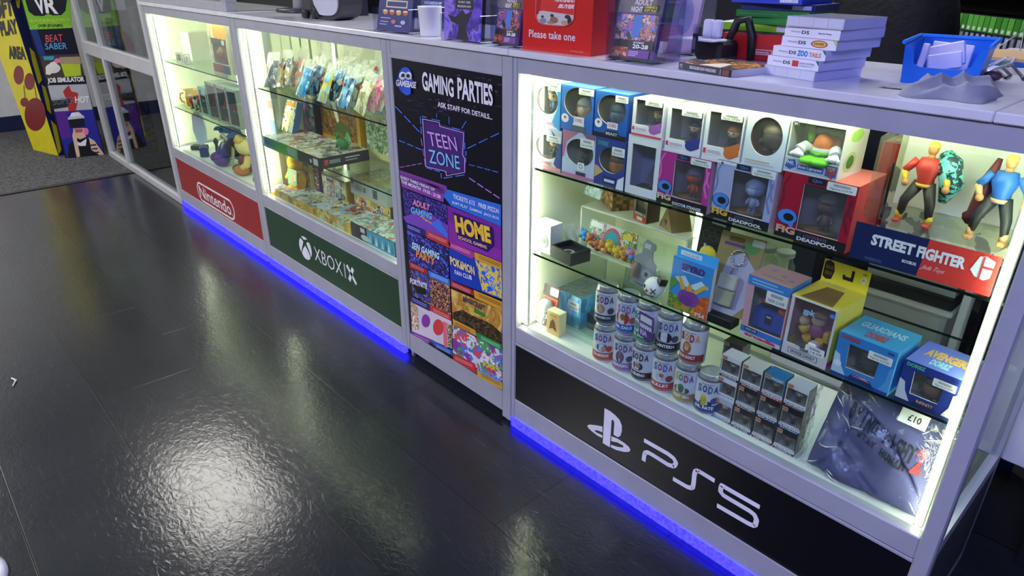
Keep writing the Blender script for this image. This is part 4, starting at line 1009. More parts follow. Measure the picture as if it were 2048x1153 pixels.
# charm display
xa = xu(1170, .15, Zm); xb = xu(1264, .15, Zm); w = xb - xa
zc0 = zv(496, xa, .15); zc1 = zv(438, xa, .16)
r = empty('charm_display', Vector(((xa + xb) / 2, .16, Zm)), 'printed card hung with a row of little charms on cords', 'charm display')
b = B(place((xa, .155, zc0), 0, 8)); b.box(0, w, 0, .003, 0, zc1 - zc0, M('#d8cfc6', .4)); h = zc1 - zc0
b.on('front', 0); b.p2([(0, h * .5), (w * .35, h * .3), (w * .35, h), (0, h)], ART(['#58a060', '#d8c8c0', '#c87a9a', '#e8dcd0', '#70b080'], 90), 1); b.p2([(w * .66, 0), (w, 0), (w, h), (w * .66, h)], ART(['#3a7a44', '#d8c040', '#4a8a54', '#e8e0d8', '#b09030'], 90), 1)
b.ell(w * .5, h * .48, w * .18, h * .45, M('#c06070', .4), 2); b.ell(w * .5, h * .46, w * .145, h * .36, M('#38a0a8', .4), 2.4); b.p2([(w * .38, h * .35), (w * .5, h * .52), (w * .62, h * .35), (w * .56, h * .16), (w * .44, h * .16)], M('#3a58b0', .4), 2.8)
b.rect(w * .04, h * .78, w * .3, h * .96, '#e8e8e4', 3); b.rect(w * .72, h * .7, w * .9, h * .88, '#e0c83c', 3)
b.build('header_card', r)
b = B(); b.box(xa, xa + .004, .17, .174, Zm, zc1 - .01, MILK); b.box(xb - .004, xb, .17, .174, Zm, zc1 - .01, MILK); b.box(xa + .0041, xb - .0041, .165, .196, Zm, Zm + .003, MILK); b.build('stand', r)
cc = [('#5aa8d8', '#3a88c0'), ('#b06a3a', '#d88a4a'), ('#c07040', '#8a4a2a'), ('#b8783c', '#e0a860'), ('#e0c038', '#d0a820'), ('#e8c840', '#c89828'), ('#d8a040', '#b07028'), ('#d8889a', '#5a88c8')]
for i, (c1, c2) in enumerate(cc):
    x = xa + .004 + (w - .004) * i / 7; z = Zm + .055 - .0 * i + (.012 if i == 0 else .006 * math.sin(i * 2))
    b = B(); b.tube([(x, .148, zc0 + .01), (x + .001, .144, (z + zc0) / 2), (x, .14, z + .014)], .0009, '#e8e4da', 5)
    b.sph((x, .138, z), (.014, .012, .013), c1, 10, 8); b.sph((x + .006, .134, z - .012), (.01, .009, .009), c2, 8, 6); b.sph((x - .008, .135, z - .008), (.007, .007, .007), c2, 8, 6); b.sph((x - .004, .134, z + .008), (.007, .006, .007), c2, 8, 6)
    b.build('charm', r)
# grey blister card
xa = xu(1258, .085, Zm); 
b = B(place((xa, .09, Zm + .001), -6, 10)); w, h = .07, .125
pts = [(0, 0), (w, 0), (w, h * .55), (w * .8, h * .62), (w * .72, h * .78), (w * .82, h * .85), (w * .78, h * .95), (w * .35, h), (w * .22, h * .9), (w * .25, h * .7), (0, h * .6)]
b.extr(pts, 0, .003, M('#8a8d90', .45)); b.on('front', 0); b.rect(w * .3, h * .82, w * .6, h * .92, '#c0c2c2', 1); b.ell(w * .65, h * .3, .016, .014, '#a8abac', 1); b.ell(w * .65, h * .3, .006, .006, '#55585a', 2); b.rect(w * .1, h * .03, w * .8, h * .07, '#5a6a66', 1)
o = b.build('blister_card', None, 'grey shaped hanging card with clear blister and dangling charm', 'card')
b = B(place((xa, .09, Zm), -6, 10)); b.box(w * .02, w * .4, -.022, -.0005, h * .08, h * .5, FILM, b=.006); b.build('blister', o)
b = B(place((xa, .09, Zm), -6, 10)); b.tube([(w * .2, -.01, h * .48), (w * .18, -.012, h * .35), (w * .24, -.011, h * .2)], [.004, .006, .005], '#c88a6a', 8); b.build('charm', o)
# white ball ornament
c = spot(1309, 592, Zm); c.y = .066; c.x = xu(1309, .066, Zm + .03); rb = .027
b = B(); b.sph((c.x, c.y, Zm + rb), rb, M('#f0efec', .25), 22, 14)
on = lambda a, e, k=1.004: (c.x + rb * k * math.cos(e) * math.sin(a), c.y - rb * k * math.cos(e) * math.cos(a), Zm + rb + rb * k * math.sin(e))
for (a0, e0, a1, e1) in ((.25, .25, .75, -.25), (.25, -.25, .75, .25), (-.7, .35, -.4, .1), (-.7, .1, -.4, .35), (-1.0, -.2, -.1, -.62), (-.1, -.62, .6, -.55)):
    b.tube([on(a0 + (a1 - a0) * t / 5, e0 + (e1 - e0) * t / 5) for t in range(6)], .0014, BLACK, 5)
b.sph(on(-.15, -.05), .004, '#c83a2c', 8, 6)
ball = b.build('ball_ornament', None, 'white ball ornament with a stitched cross face', 'ornament')
b = B(place((c.x + .006, c.y - .006, Zm + rb * 1.72), -30, 12, 8)); b.box(0, .022, 0, .02, 0, .019, M('#101012', .4), b=.002); b.box(-.02, .002, .004, .018, .004, .006, '#101012'); b.build('cap', ball)
# black pin card
xa = xu(1388, .2, Zm + .09)
b = B(place((xa, .2, Zm + .001), -5, 6)); w, h = .082, .20
b.box(0, w, 0, .004, 0, h, M('#2a2c30', .4)); b.on('front', 0); b.rect(w * .35, h * .86, w * .85, h * .96, '#b8bab8', 1); b.p2([(0, h), (w * .3, h), (0, h * .9)], '#4a6a80', 1)
for k in range(5): b.ring(w * (.25 + .13 * k), h * (.7 + .05 * (k % 2)), .012, .012, .0012, '#6a6c70', 1, 16)
o = b.build('hanging_card', None, 'black hanging card with chrome rings and yellow disc', 'card')
b = B(place((xa, .2, Zm), -5, 6)); b.sph((w * .48, -.006, h * .47), (.026, .008, .024), '#e0c828', 16, 8); b.tube([(w * .3, -.006, h * .6), (w * .35, -.008, h * .55), (w * .3, -.01, h * .5)], .003, '#c8c8c8', 6); b.build('disc', o)
# dragon blind box, artwork reduced to plain shapes
xa = xu(1334, .052, Zm); xb = xu(1412, .052, Zm); w = xb - xa
h = zv(512, xa, .055) - Zm
art = [('p', [(0, 0), (1, 0), (1, .25), (.6, .3), (.3, .25), (0, .3)], ART(['#5a8a3a', '#8ab048', '#c87830', '#d8902c', '#4a7a34'], 60)), ('p', [(.55, 0), (1, 0), (1, .45), (.8, .4)], ART(['#c8502a', '#e0782c', '#d8602c', '#e8a040'], 60)), ('p', [(0, .3), (.25, .6), (.1, .62), (0, .55)], '#5a9a48'),
       ('p', [(.1, .62), (.35, .7), (.5, .55), (.75, .7), (.95, .6), (.7, .5), (.3, .5)], '#cfe4f2'),
       ('e', .5, .3, .26, .16, '#8a3f9a'), ('e', .45, .24, .17, .09, '#7a3590'), ('p', [(.3, .42), (.18, .68), (.26, .66), (.42, .45)], '#e0b040'), ('p', [(.68, .42), (.95, .64), (.84, .65), (.58, .45)], '#e0b040'), ('p', [(.42, .43), (.48, .6), (.56, .52), (.6, .44)], '#e8a030'),
       ('t', 'SPYRO', .24, .8, .8, .93, '#5a2a78', .05), ('r', .26, .775, .78, .79, '#e0e8f0'), ('t', 'PS4', .72, .02, .95, .1, '#e8e0d8', .03)]
carton('blind_box', 'sky blue toy box with purple wordmark and golden flame shapes', 'box', Vector((xa, .052, Zm + .0008)), w, .014, h, M('#3f94d8', .3), side='#e2e6e4', topc='#4aa8e8', art=art, tilt=2, flap=(.17, M('#4fb4ec', .3), ('r', .1, 1.03, .62, 1.12, '#eef2f2'), ('t', 'New £5.99', .16, 1.05, .55, 1.085, '#44464a')))
# gold and black key ring card
xa = xu(1402, .075, Zm); w, h = .105, .185
b = B(place((xa, .075, Zm + .022), 4, 16)); b.box(0, w, 0, .003, 0, h, M('#9a8450', .45)); b.on('front', 0)
b.p2([(.1 * w, .02 * h), (.72 * w, 0), (.97 * w, .18 * h), (.97 * w, .6 * h), (.6 * w, .8 * h), (.3 * w, .7 * h)], M('#b8b4c8', .35), 1); b.rect(.12 * w, .84 * h, .6 * w, .88 * h, '#6a3a7a', 1); b.ell(.72 * w, .86 * h, .02, .012, '#5a8a4a', 1); b.rect(.2 * w, .9 * h, .55 * w, .96 * h, '#6a5020', 1); b.rrect(.72 * w, .9 * h, w, .98 * h, .003, '#c8c8c4', 2)
o = b.build('keyring_card', None, 'gold hanging card with silver key ring, on black plinth', 'card')
b = B(place((xa, .075, Zm + .022), 4, 16)); b.box(w * .26, w * .68, -.014, -.001, h * .1, h * .3, M('#a8a48a', .35), b=.003); b.box(w * .26, w * .68, -.016, -.001, h * .31, h * .5, M('#c2beaa', .35), b=.003)
for k in range(14):
    t = 2 * math.pi * k / 14; t2 = 2 * math.pi * (k + 1) / 14
    b.tube([(w * .52 + .017 * math.cos(t), -.006, h * .72 + .017 * math.sin(t)), (w * .52 + .017 * math.cos(t2), -.006, h * .72 + .017 * math.sin(t2))], .0017, M('#d8d8d8', .2, .9), 6)
b.tube([(w * .5, -.006, h * .64), (w * .46, -.007, h * .52)], .002, M('#d8d8d8', .2, .9), 6); b.build('key_ring', o)
b = B(place((xa - .004, .06, Zm), 0)); b.box(0, .095, -.006, .03, 0, .022, '#101013', b=.002); b.build('plinth', o)
# arcade box
loc, w, h = on_shelf(1479, 1560, .06, Zm, 548)
d = .085
def arc(g, w, d, h):
    g.box(w * .15, w * .92, d * .3, d * .8, h * .16, h * .46, '#2a4ab8'); g.on('front', d * .3); g.rect(w * .45, h * .25, w * .62, h * .42, '#141a40', 1); g.rect(w * .48, h * .36, w * .59, h * .39, '#c8d0e0', 2)
    g.sph((w * .4, d * .5, h * .58), (w * .16, d * .2, h * .05), '#d8502c', 12, 6); g.sph((w * .42, d * .5, h * .66), (w * .08, d * .12, h * .06), '#d8402c', 10, 7); g.sph((w * .78, d * .5, h * .49), (w * .12, d * .16, h * .06), '#d8502c', 10, 6)
carton('figure_box', 'pink and blue open sided arcade box with red toy', 'boxed figure', loc, w, d, h, M('#d8a0a8', .35), side='#e8a8b0', topc=M('#d6a59c', .35), win=('rect', .16, .17, .97, .84), inner='#b8aea4', fig=arc, yaw=-2,
       art=[('r', 0, 0, 1, .165, '#3a78c8'), ('r', 0, 0, 1, .07, '#d8ccd4'), ('t', 'arcadia', .12, .015, .9, .075, '#d03a5a', .06), ('r', .1, .1, .42, .16, '#1c2440'), ('t', 'CROSS OVER', .12, .115, .4, .145, '#e8e8f0'), ('r', 0, .85, 1, 1, '#3f86d0'), ('r', .1, .89, .85, .91, '#a8c8e8'), ('r', .1, .94, .7, .96, '#a8c8e8')],
       topart=[('p', [(.2, .6), (.3, .75), (.35, .6)], '#8aa0c8'), ('p', [(.5, .45), (.6, .6), (.65, .45)], '#8aa0c8'), ('p', [(.75, .3), (.85, .45), (.9, .3)], '#8aa0c8'), ('r', .2, .2, .7, .25, '#c08a84')], sideart=[('r', 0, .85, 1, 1, '#4a90d8'), ('r', 0, 0, 1, .16, '#4a90d8')], sticker=(.48, .66, .5, .2), stk=('PRE-OWNED', 'NEW £14.99'))
# yellow window box
loc, w, h = on_shelf(1562, 1652, .055, Zm, 588)
def dandy(g, w, d, h):
    g.lathe([(w * .33, h * .16), (w * .33, h * .2)], '#66646a', 20, (w * .5, d * .5)); 
    x, y, z = w * .52, d * .5, h * .2
    for sx in (-1, 1): g.tube([(x + sx * .012, y, z), (x + sx * .014, y - .01, z + h * .14)], [.008, .009], '#d8a02c', 8)
    g.sph((x, y, z + h * .25), (w * .17, d * .2, h * .12), '#9a4a7a', 12, 8); g.sph((x, y, z + h * .42), (w * .15, d * .18, h * .1), '#c8a890', 12, 8); g.sph((x, y, z + h * .5), (w * .19, d * .2, h * .05), '#8a6a5a', 12, 6)
    g.tube([(x - w * .15, y, z + h * .3), (x - w * .28, y - .01, z + h * .2)], [.007, .012], '#d8b040', 8); g.sph((x - w * .25, y - .01, z + h * .38), .011, '#d8b890', 8, 6); g.box(x + w * .18, x + w * .34, y - .01, y + .01, z + h * .12, z + h * .3, '#c8a030', b=.004); g.box(x + .0, x + .02, y - .03, y - .01, z, z + .018, '#e8e4e0', b=.003)
carton('figure_box', 'bright yellow window box with hang tab and name plate below window', 'boxed figure', loc, w, .115, h, M('#d9d3d0', .35), side='#e8d84a', topc=M('#efdc4a', .35), win=('rect', .07, .2, .95, .97), inner='#c86a9c', fig=dandy, sidewin=True, yaw=-3,
       art=[('r', 0, 0, 1, .19, '#d8d2d2'), ('o', .47, .09, .36, .055, .004, '#4a4248') if False else ('r', .14, .045, .8, .14, '#4a4248'), ('r', .155, .053, .785, .132, '#dcd6d6'), ('t', 'SAVAGE DANDY', .2, .065, .75, .12, '#3a2a40', .03), ('e', .9, .88, .05, .035, '#4a90d8'), ('t', 'gpk', .3, .74, .56, .86, '#9ac4e0', .05), ('r', .84, .2, .98, .97, '#e6ddd0') if False else ('r', .0, .97, 1, 1, '#f2ecd0')],
       topart=[('p', [(.15, .02), (.85, .02), (.68, .75), (.3, .75)], '#8a6a40'), ('t', 'GPK SERIES', .1, .82, .6, .95, '#d8c8a0')], sideart=[('r', 0, .7, 1, 1, '#f0e060'), ('r', 0, 0, 1, .12, '#c83a78')],
       flap=(.36, M('#efdd3c', .35), ('p', [(.02, 1.08), (.03, 1.32), (.12, 1.36), (.22, 1.33), (.26, 1.2), (.22, 1.06), (.1, 1.04)], '#1c1810'), ('t', 'FIGURE', .06, 1.21, .22, 1.27, '#d8a030', .04), ('t', 'SERIES', .06, 1.12, .22, 1.18, '#d8a030', .04), ('p', [(.45, 1.14), (.45, 1.2), (.5, 1.2), (.5, 1.18), (.62, 1.18), (.62, 1.3), (.68, 1.3), (.68, 1.12), (.47, 1.12)], '#141210'), ('e', .89, 1.2, .06, .06, '#f0ecdc'), ('t', '8+', .86, 1.175, .92, 1.225, '#2a2420'), ('t', 'AGES', .85, 1.28, .93, 1.31, '#5a4a10')), sticker=(.5, .17, .42, .13), stk=('PRE-OWNED', '£14.99'))
# two round-window boxes
def dorbz(nm, lab, ul, ur, vt, front, side, topc, wcol, wd_, topt, sub, y, yaw=0):
    y = .05; loc, w, h = on_shelf(ul, ur, y, Zm, vt)
    return carton('figure_box', lab, 'boxed figure', loc, w, .105, h, front, side=side, topc=topc, win=('sq', .1, .22, .84, .86), inner='#a09a8c', yaw=yaw, fig=blb((wcol, '#2a2826', '#1c1c20'), .5, .55, .22),
        art=[('p', [(0, 0), (.3, 0), (.14, .3), (.1, .5), (0, .55)], '#c0d4ea' if nm else '#cfcfd8'), ('p', [(1, 0), (.8, 0), (.92, .3), (.93, .6), (1, .65)], '#5a9ad8' if nm else '#d8cfc4'), ('r', 0, 0, 1, .08, '#1d4a90' if nm else '#1a2c60'), ('p', [(.28, .03), (.78, .03), (.66, .2), (.38, .2)], '#22306a' if nm else '#1c2458'), ('t', sub, .38, .13, .68, .2, '#e0a8b8' if nm else '#e0a858', .03), ('t', 'DORBZ', .05, .88, .38, .97, '#b04a4c' if nm else '#5ab898', .05), ('t', '370', .84, .9, .95, .95, '#1c2a50'), ('e', .09, .3, .07, .07, '#e8eef2') if nm else ('r', 0, 0, .01, .01, '#1a2c60')],
        topart=topt, sticker=(.55, .66, .4, .18), stk=('PRE-OWNED', 'Figures £19.99'))
dorbz(1, 'sky blue figure box with squarish window and red top word', 1660, 1775, 662, M('#3a86cc', .3), '#4aa0dc', GRAD('#3a9ad8', '#5ab8d8', -.1, .1, 1), '#3a3a3c', 0, [('t', 'DORBZ', .35, .15, .7, .4, '#d05a50', .05), ('t', 'GUARDIANS', .12, .5, .88, .75, '#b8e4f0', .04)], 'COSMIC', .056, -3)
dorbz(0, 'violet blue figure box with squarish window and golden top lettering', 1788, 1900, 718, M('#2a3a86', .3), '#6a6ac8', M('#6f7fd4', .3), '#7a5a44', 0, [('t', 'AVENGERS', .15, .4, .92, .72, '#e0b860', .06), ('t', 'DORBZ', .35, .12, .7, .36, '#9ae0e0', .05)], 'INFINITY', .056, -3)
# clear jars behind
for k, (u, hh) in enumerate(((1526, .11), (1562, .11))):
    x = xu(u, .3, Zm + .05)
    b = B(); b.lathe([(.026, 0), (.028, .004), (.028, hh * .8), (.02, hh * .9), (.02, hh)], CLEAR('#eef4ee', .05, 1.3, milk=.1), 20, (x, .3)); 
    for v in range(len(b.V)): b.V[v].z += Zm
    j = b.build('clear_jar', None, ['clear plastic jar behind the arcade box, nearer the riser', 'clear plastic jar behind the arcade box, nearer the yellow box'][k], 'jar')
    b = B(); b.lathe([(.022, 0), (.022, .012)], '#c8d4d0', 18, (x, .3))
    for v in range(len(b.V)): b.V[v].z += Zm + hh + .0005
    b.build('lid', j)

# ------------------------------------------------------------------ nearest cabinet, deck
Zd = ZD + .0004
CM = place((-1.2905, .088, Zd + .003), 0, 10)
b = B(CM); w, h = .062, .125
b.box(0, w, 0, .003, 0, h, M('#c8603c', .4)); b.on('front', 0); b.rect(0, h * .72, w, h, '#2f2c34', 1); b.rect(0, h * .5, w * .3, h * .7, '#c04a48', 2); b.rrect(w * .45, h * .78, w * .98, h * .97, .003, '#f0f0ec', 2); b.p2([(0, 0), (w, 0), (w, h * .3), (0, h * .15)], '#d88a50', 1)
o = b.build('carded_figure', None, 'orange carded figure leaning at the back corner of deck', 'carded figure')
b = B(CM); chibi(b, w * .45, -.012, h * .06, h * .6, '#e8e8ec', '#e8e8ec', '#e0e0e6', '#d8d8e0', False); b.build('figurine', o)
b = B(CM); b.box(w * .15, w * .8, -.028, -.001, h * .03, h * .7, FILM, b=.006); b.build('blister', o)
carton('small_box', 'small cream box with brown emblem on the deck', 'box', Vector((-1.232, .062, Zd)), .05, .03, .075, M('#dcb878', .4), side='#e8d8a8', topc='#f0e4c0', art=[('p', [(.5, .3), (.8, .2), (.65, .6), (.5, .7), (.3, .55), (.2, .2)], '#7a4a24'), ('r', .2, .82, .8, .88, '#b08a4a'), ('r', .2, .72, .7, .75, '#c8a460')])
carton('toy_pack', 'pale blue toy pack with clear slanted lid and price sticker', 'pack', Vector((-1.272, .142, Zd)), .1, .15, .105, ART(['#6ab4e0', '#8cc8ec', '#4a9ccc', '#a8d8f0'], 40, .35, (1, 1, .3)), side=ART(['#4a9ccc', '#3a80a8', '#5aa8d8'], 30), topc=CLEAR('#e0eee4', .06, 2.0, bump=.5, bscale=25, milk=.25, milkcol='#b8c8b8'), sticker=(.5, .55, .45, .28), stk=('PRE-OWNED', 'New £24.99'))
carton('dark_box', 'flat charcoal box with a white label beside the cans', 'box', Vector((-1.168, .17, Zd)), .085, .13, .05, M('#35383c', .45), topc=M('#54585c', .45), side='#2a2c30', art=[('r', .5, .1, .95, .7, '#b8bab8'), ('r', .55, .4, .9, .5, '#6a6c6c')])
carton('grey_book', 'grey book standing behind the flat charcoal box', 'book', Vector((-1.18, .34, Zd + .003)), .11, .025, .16, M('#8a8d90', .5), topc='#c8c8c4', tilt=6, art=[('r', .08, .1 * k + .05, .92, .1 * k + .075, '#9c9fa2') for k in range(8)])
# clear display step
AC = CLEAR('#f4faf6', .03, 1.6)
sx0, sx1 = -1.225, -1.06
b = B(); b.box(sx0, sx1, .098, .101, Zd, Zd + .03, AC); b.box(sx0, sx1, .1012, .1258, Zd + .027, Zd + .03, AC); b.box(sx0, sx1, .126, .129, Zd, Zd + .05, AC)
b.build('acrylic_step', None, 'clear acrylic step behind the small cream box on the deck', 'display step')
# cans
ALU = M('#dcdde2', .28, .6)
LABELW = M('#dcdbe6', .3)
def can(x, y, z0, name, col, words, tint, rot, lab, blobs, tag_=None):
    r_, hh = .0315, .115
    b = B(); b.lathe([(.024, 0), (.026, .002), (r_ - .001, .009)], ALU, 28, (x, y)); b.lathe([(r_, .0088), (r_, .098)], LABELW, 28, (x, y), cap=False)
    b.lathe([(r_ - .0005, .0978), (.0262, .1105), (.0262, .1135), (.0245, .1148), (.0225, .112)], ALU, 28, (x, y))
    b.on('cyl', (x, y, r_)); q = lambda a: a * r_ + rot * r_
    b.rect(q(-1.5), .010, q(1.5), .034, M(col, .3), 1, 16)
    b.rect(q(-1.5), .0135, q(1.5), .0145, '#c8c4d0', 2, 16)
    b.tx(name, q(-.75), .021, q(.75), .030, '#eeeef2', 2, bold=.04)
    pal = words
    for i, ch in enumerate('SODA'):
        c = pal[i % len(pal)]; a = -.66 + .42 * i
        b.text(ch, (q(a), .067 + .002 * (i % 2)), (q(a + .34), .067 + .002 * (i % 2)), (q(a), .0885), c, 2.5, .05, 3, 1)
    b.rect(q(-.4), .0905, q(.6), .0925, '#8a8a9a', 1.5, 6)
    for (a, z, ra, rz, c) in blobs: b.ell(q(a), z, ra, rz, M(c, .35), 1.5 + .1 * blobs.index((a, z, ra, rz, c)), 18)
    if tint: b.ell(q(.75), .047, .0095, .0095, M(tint, .35), 2.2, 18)
    for v in range(len(b.V)): b.V[v].z += z0
    o = b.build('soda_can', None, lab, 'can', 'cans in two rows on the deck')
    t = B(); t.tube([(x - .004, y + .002, z0 + .1135), (x - .002, y - .006, z0 + .1148), (x + .003, y - .006, z0 + .1148), (x + .004, y + .002, z0 + .1135)], .0012, ALU, 6); t.build('ring_pull', o)
    if tag_:
        t = B(place((x + .002, y - r_ - .005, z0 + .03), -8, -4)); t.box(0, .05, 0, .0012, 0, .07, M('#5a2f86', .35), b=.0003); t.on('front', 0); t.rrect(.005, .045, .045, .063, .002, '#d8d4e0', 1); t.tx('HAHAHA', .004, .026, .046, .04, '#e8e4f0', 1, bold=.06); t.tx('RIA', .006, .006, .03, .022, '#c8bce0', 1, bold=.05)
        t.build('hang_tag', o)
    return z0 + .1148
ymid = .074
cans_low = [(1207, 'CHEESE', '#c8402e', ('#3a6ab0', '#b04050'), '#c83a34', .35, 'lower can with bright red band beside the clear display step', [(.1, .05, .016, .012, '#4a5a8a'), (.25, .047, .007, .007, '#c89070')]),
            (1247, 'MAGIC', '#9a6aa8', ('#5a5a90', '#a05080'), '#4a4668', .3, 'lower can with mauve band and purple picture', [(-.1, .05, .012, .018, '#6a4a78'), (-.1, .054, .007, .008, '#8a6a70')]),
            (1285, 'EL VENENO', '#26242c', ('#3a3a44', '#6a2a3a'), None, .0, 'lower can with black band and dark round head picture', [(.05, .05, .015, .013, '#3a3a42'), (.05, .052, .008, .007, '#a08078')]),
            (1325, 'BULLET', '#b83a40', ('#5a78c0', '#b04858'), '#8a3a4a', .25, 'lower can with crimson band and pale white picture', [(0, .05, .013, .012, '#c8c4cc'), (.1, .055, .006, .006, '#b06a60')]),
            (1369, 'GREAT GRA', '#b8915c', ('#d8b048', '#5a8a70', '#b05a6a', '#5a6ab0'), None, .1, 'lower can with tan band and green foliage picture', [(-.2, .044, .014, .01, '#4a6a50'), (.25, .043, .014, .009, '#3f5a48'), (.0, .05, .008, .011, '#5a7a5a')]),
            (1412, 'DR. FATE', '#27408a', ('#6a70a0', '#4a5a90'), '#3a4a8a', .25, 'lower can with navy band and yellow picture', [(-.1, .045, .008, .016, '#c8b43c'), (.1, .038, .016, .008, '#2a3a6a'), (-.1, .058, .005, .005, '#d8c850')])]
tops = []
for (u, nm, c, wd, ti, rt, lab, bl) in cans_low:
    x = xu(u, ymid, Zd); tops.append((x, can(x, ymid, Zd, nm, c, wd, ti, rt, lab, bl)))
cans_up = [(1211, 'JIM GORDON', '#3a3a48', ('#5a4868', '#8a5a7a', '#5a4a70'), '#4a4a60', .3, 'upper can with slate band and tan haired picture', [(-.15, .052, .012, .014, '#a88a6a'), (-.15, .05, .007, .008, '#c8a080')]),
           (1253, 'DR. ZAIUS', '#2f62b8', ('#b06a9a', '#4a78c0'), '#b05a5a', .3, 'upper can with blue band and big red orange picture', [(-.15, .052, .019, .02, '#b8402c'), (-.1, .055, .007, .01, '#a06a4a')]),
           (1291, 'DR. FUN', '#2f8a62', ('#3aa078', '#4a60a8'), None, -.1, 'upper can with green band behind a purple hang tag', [(-.3, .05, .01, .012, '#4a8a7a')]),
           (1334, 'LANTERN', '#1a1a20', ('#6a6a90', '#4a5a98'), '#4a4a6a', .35, 'upper can with black band and dark lantern picture', [(-.1, .05, .018, .016, '#2a2a30'), (-.1, .049, .005, .005, '#d8d8e0')]),
           (1383, 'REDDE INVICT', '#9a2a34', ('#a03038', '#d8a040', '#b83a3c', '#e0a850'), None, .0, 'upper can with dark red band and orange striped picture, beside the mini boxes', [(0, .05, .011, .017, '#a85a3c'), (0, .056, .008, .007, '#d8905a'), (0, .048, .006, .005, '#e0b090')])]
for i, (u, nm, c, wd, ti, rt, lab, bl) in enumerate(cans_up):
    zz = max(tops[i][1], tops[i][1]) + .0004
    x = xu(u, ymid, zz)
    can(x, ymid, zz, nm, c, wd, ti, rt, lab, bl, tag_=(i == 2))
# mini figure boxes in columns
heads = ['#b08a6a', '#d8b498', '#c8a088', '#e0c0a0', '#8a6a5a']
mw, md, mh = .049, .04, .0585
cols = []
def mini_box(x, y, z, topc, label, band, hair, words, ft, word2=None, orange=False):
    o = carton('mini_figure_box', label, 'boxed figure', Vector((x, y, z)), mw, md, mh, M(band, .4), side='#8a8684', topc=topc, win=('rect', .03, .24, .97, .79), inner='#a9a29c', film=True, sidewin=False,
       fig=lambda g, w, d, h: chibi(g, w * .52, d * .36, h * .22, h * .52, heads[hash(label) % 5] if False else heads[len(label) % 5], hair, '#3a3434', '#2a2628'),
       art=[('r', 0, 0, 1, .11, ft), ('r', 0, .11, 1, .235, '#e0dee6'), ('t', 'Figures £4.99', .05, .13, .95, .21, '#4a4a54'), ('t', words, .1, .02, .9, .095, '#d8d8e0'), ('r', .04, .8, .3, .98, '#d8a080'), ('t', 'POP', .07, .84, .27, .94, '#5a3030')] + ([('t', word2, .36, .82, .94, .94, '#e8e4e0', .04)] if word2 else []), group='mini figure boxes stacked in columns')
    return o
TR = [  # rows from the bottom up; (u of the left foot, row label pieces)
    [(1423, '#c8c8d0', 'pale grey', '#c8b090', 'LOGAN', '#5a6a8a'), (1462, '#2c2226', 'dark brown', '#5a4a44', 'ARYA STARK', '#3a3036'), (1500, '#2a2226', 'maroon', '#6a5444', 'GAME TYRION', '#7a3a34'), (1546, '#20202a', 'ink black', '#5a5248', 'DAENERYS', '#5a2f30')],
    [(1430, '#e0e0e6', 'white', '#a84a34', 'ROBIN', '#d0d0dc'), (1470, '#2c2428', 'dark brown', '#a08a6a', 'RICK', '#5a4038'), (1509, '#242028', 'navy', '#5a4434', 'BRAN', '#2a3860'), (1556, '#1c1c26', 'blue', '#2a3a8a', 'BATMAN', '#24366a')],
    [(1436, '#e8e4e0', 'white', '#5a5048', 'GEORGE', '#16161a'), (1476, '#e8e0d0', 'cream', '#2a2020', 'SUZIE', '#8a2a2c'), (1516, '#3a88b8', 'orange', '#3a80a8', 'MARTY', '#c8502c'), (1566, '#e4e4e4', 'silver', '#5a5450', 'JON SNOW', '#4a3a34')],
]
rown = ['bottom', 'middle', 'top']; coln = ['first', 'second', 'third', 'fourth']
ybox = .062
xs0 = [xu(q[0], ybox, Zd) for q in TR[0]]
for ri, row in enumerate(TR):
    for ci, (u, tc_, cn, hair, wd, ft) in enumerate(row):
        z = Zd + ri * (mh + .0006)
        x = xs0[0] + ci * (mw + .0045) + (ri * .001)
        band = {'white': '#dcdce2', 'cream': '#e6e0d4', 'orange': '#3f8ab4', 'silver': '#d8d8d8', 'pale grey': '#b8b8c4'}.get(cn, '#2a2428')
        mini_box(x, ybox + .001 * ri, z, M(tc_, .4), '%s fronted mini figure box, %s row, %s column from the cans' % (cn, rown[ri], coln[ci]), band, hair, wd, ft, 'POCKET' if ri == 2 else None)
# one more column behind, next to the cans
for ri in (0, 1, 2):
    mini_box(xs0[0] - .03, ybox + .062, Zd + ri * (mh + .0006), M('#3a3034', .4), 'dark mini figure box behind the front columns, %s of three by the cans' % ['lowest', 'middle', 'topmost'][ri], '#4a3a3c', '#a83a34', 'TOREK', '#3a3236')
# crumpled clear sleeve at the end of the columns
xe = xs0[3] + mw + .003
b = B(); 
b.grid(lambda a, c: (xe + .01 * noise.noise(Vector((a * 5, c * 9, 2))) + .006, .055 + a * .05, Zd + .002 + c * .18), 6, 16, CLEAR('#ffffff', .07, 2.2, bump=.9, bscale=70, milk=.08))
b.build('clear_sleeve', None, 'crumpled clear plastic sleeve beside the mini figure boxes', 'sleeve')

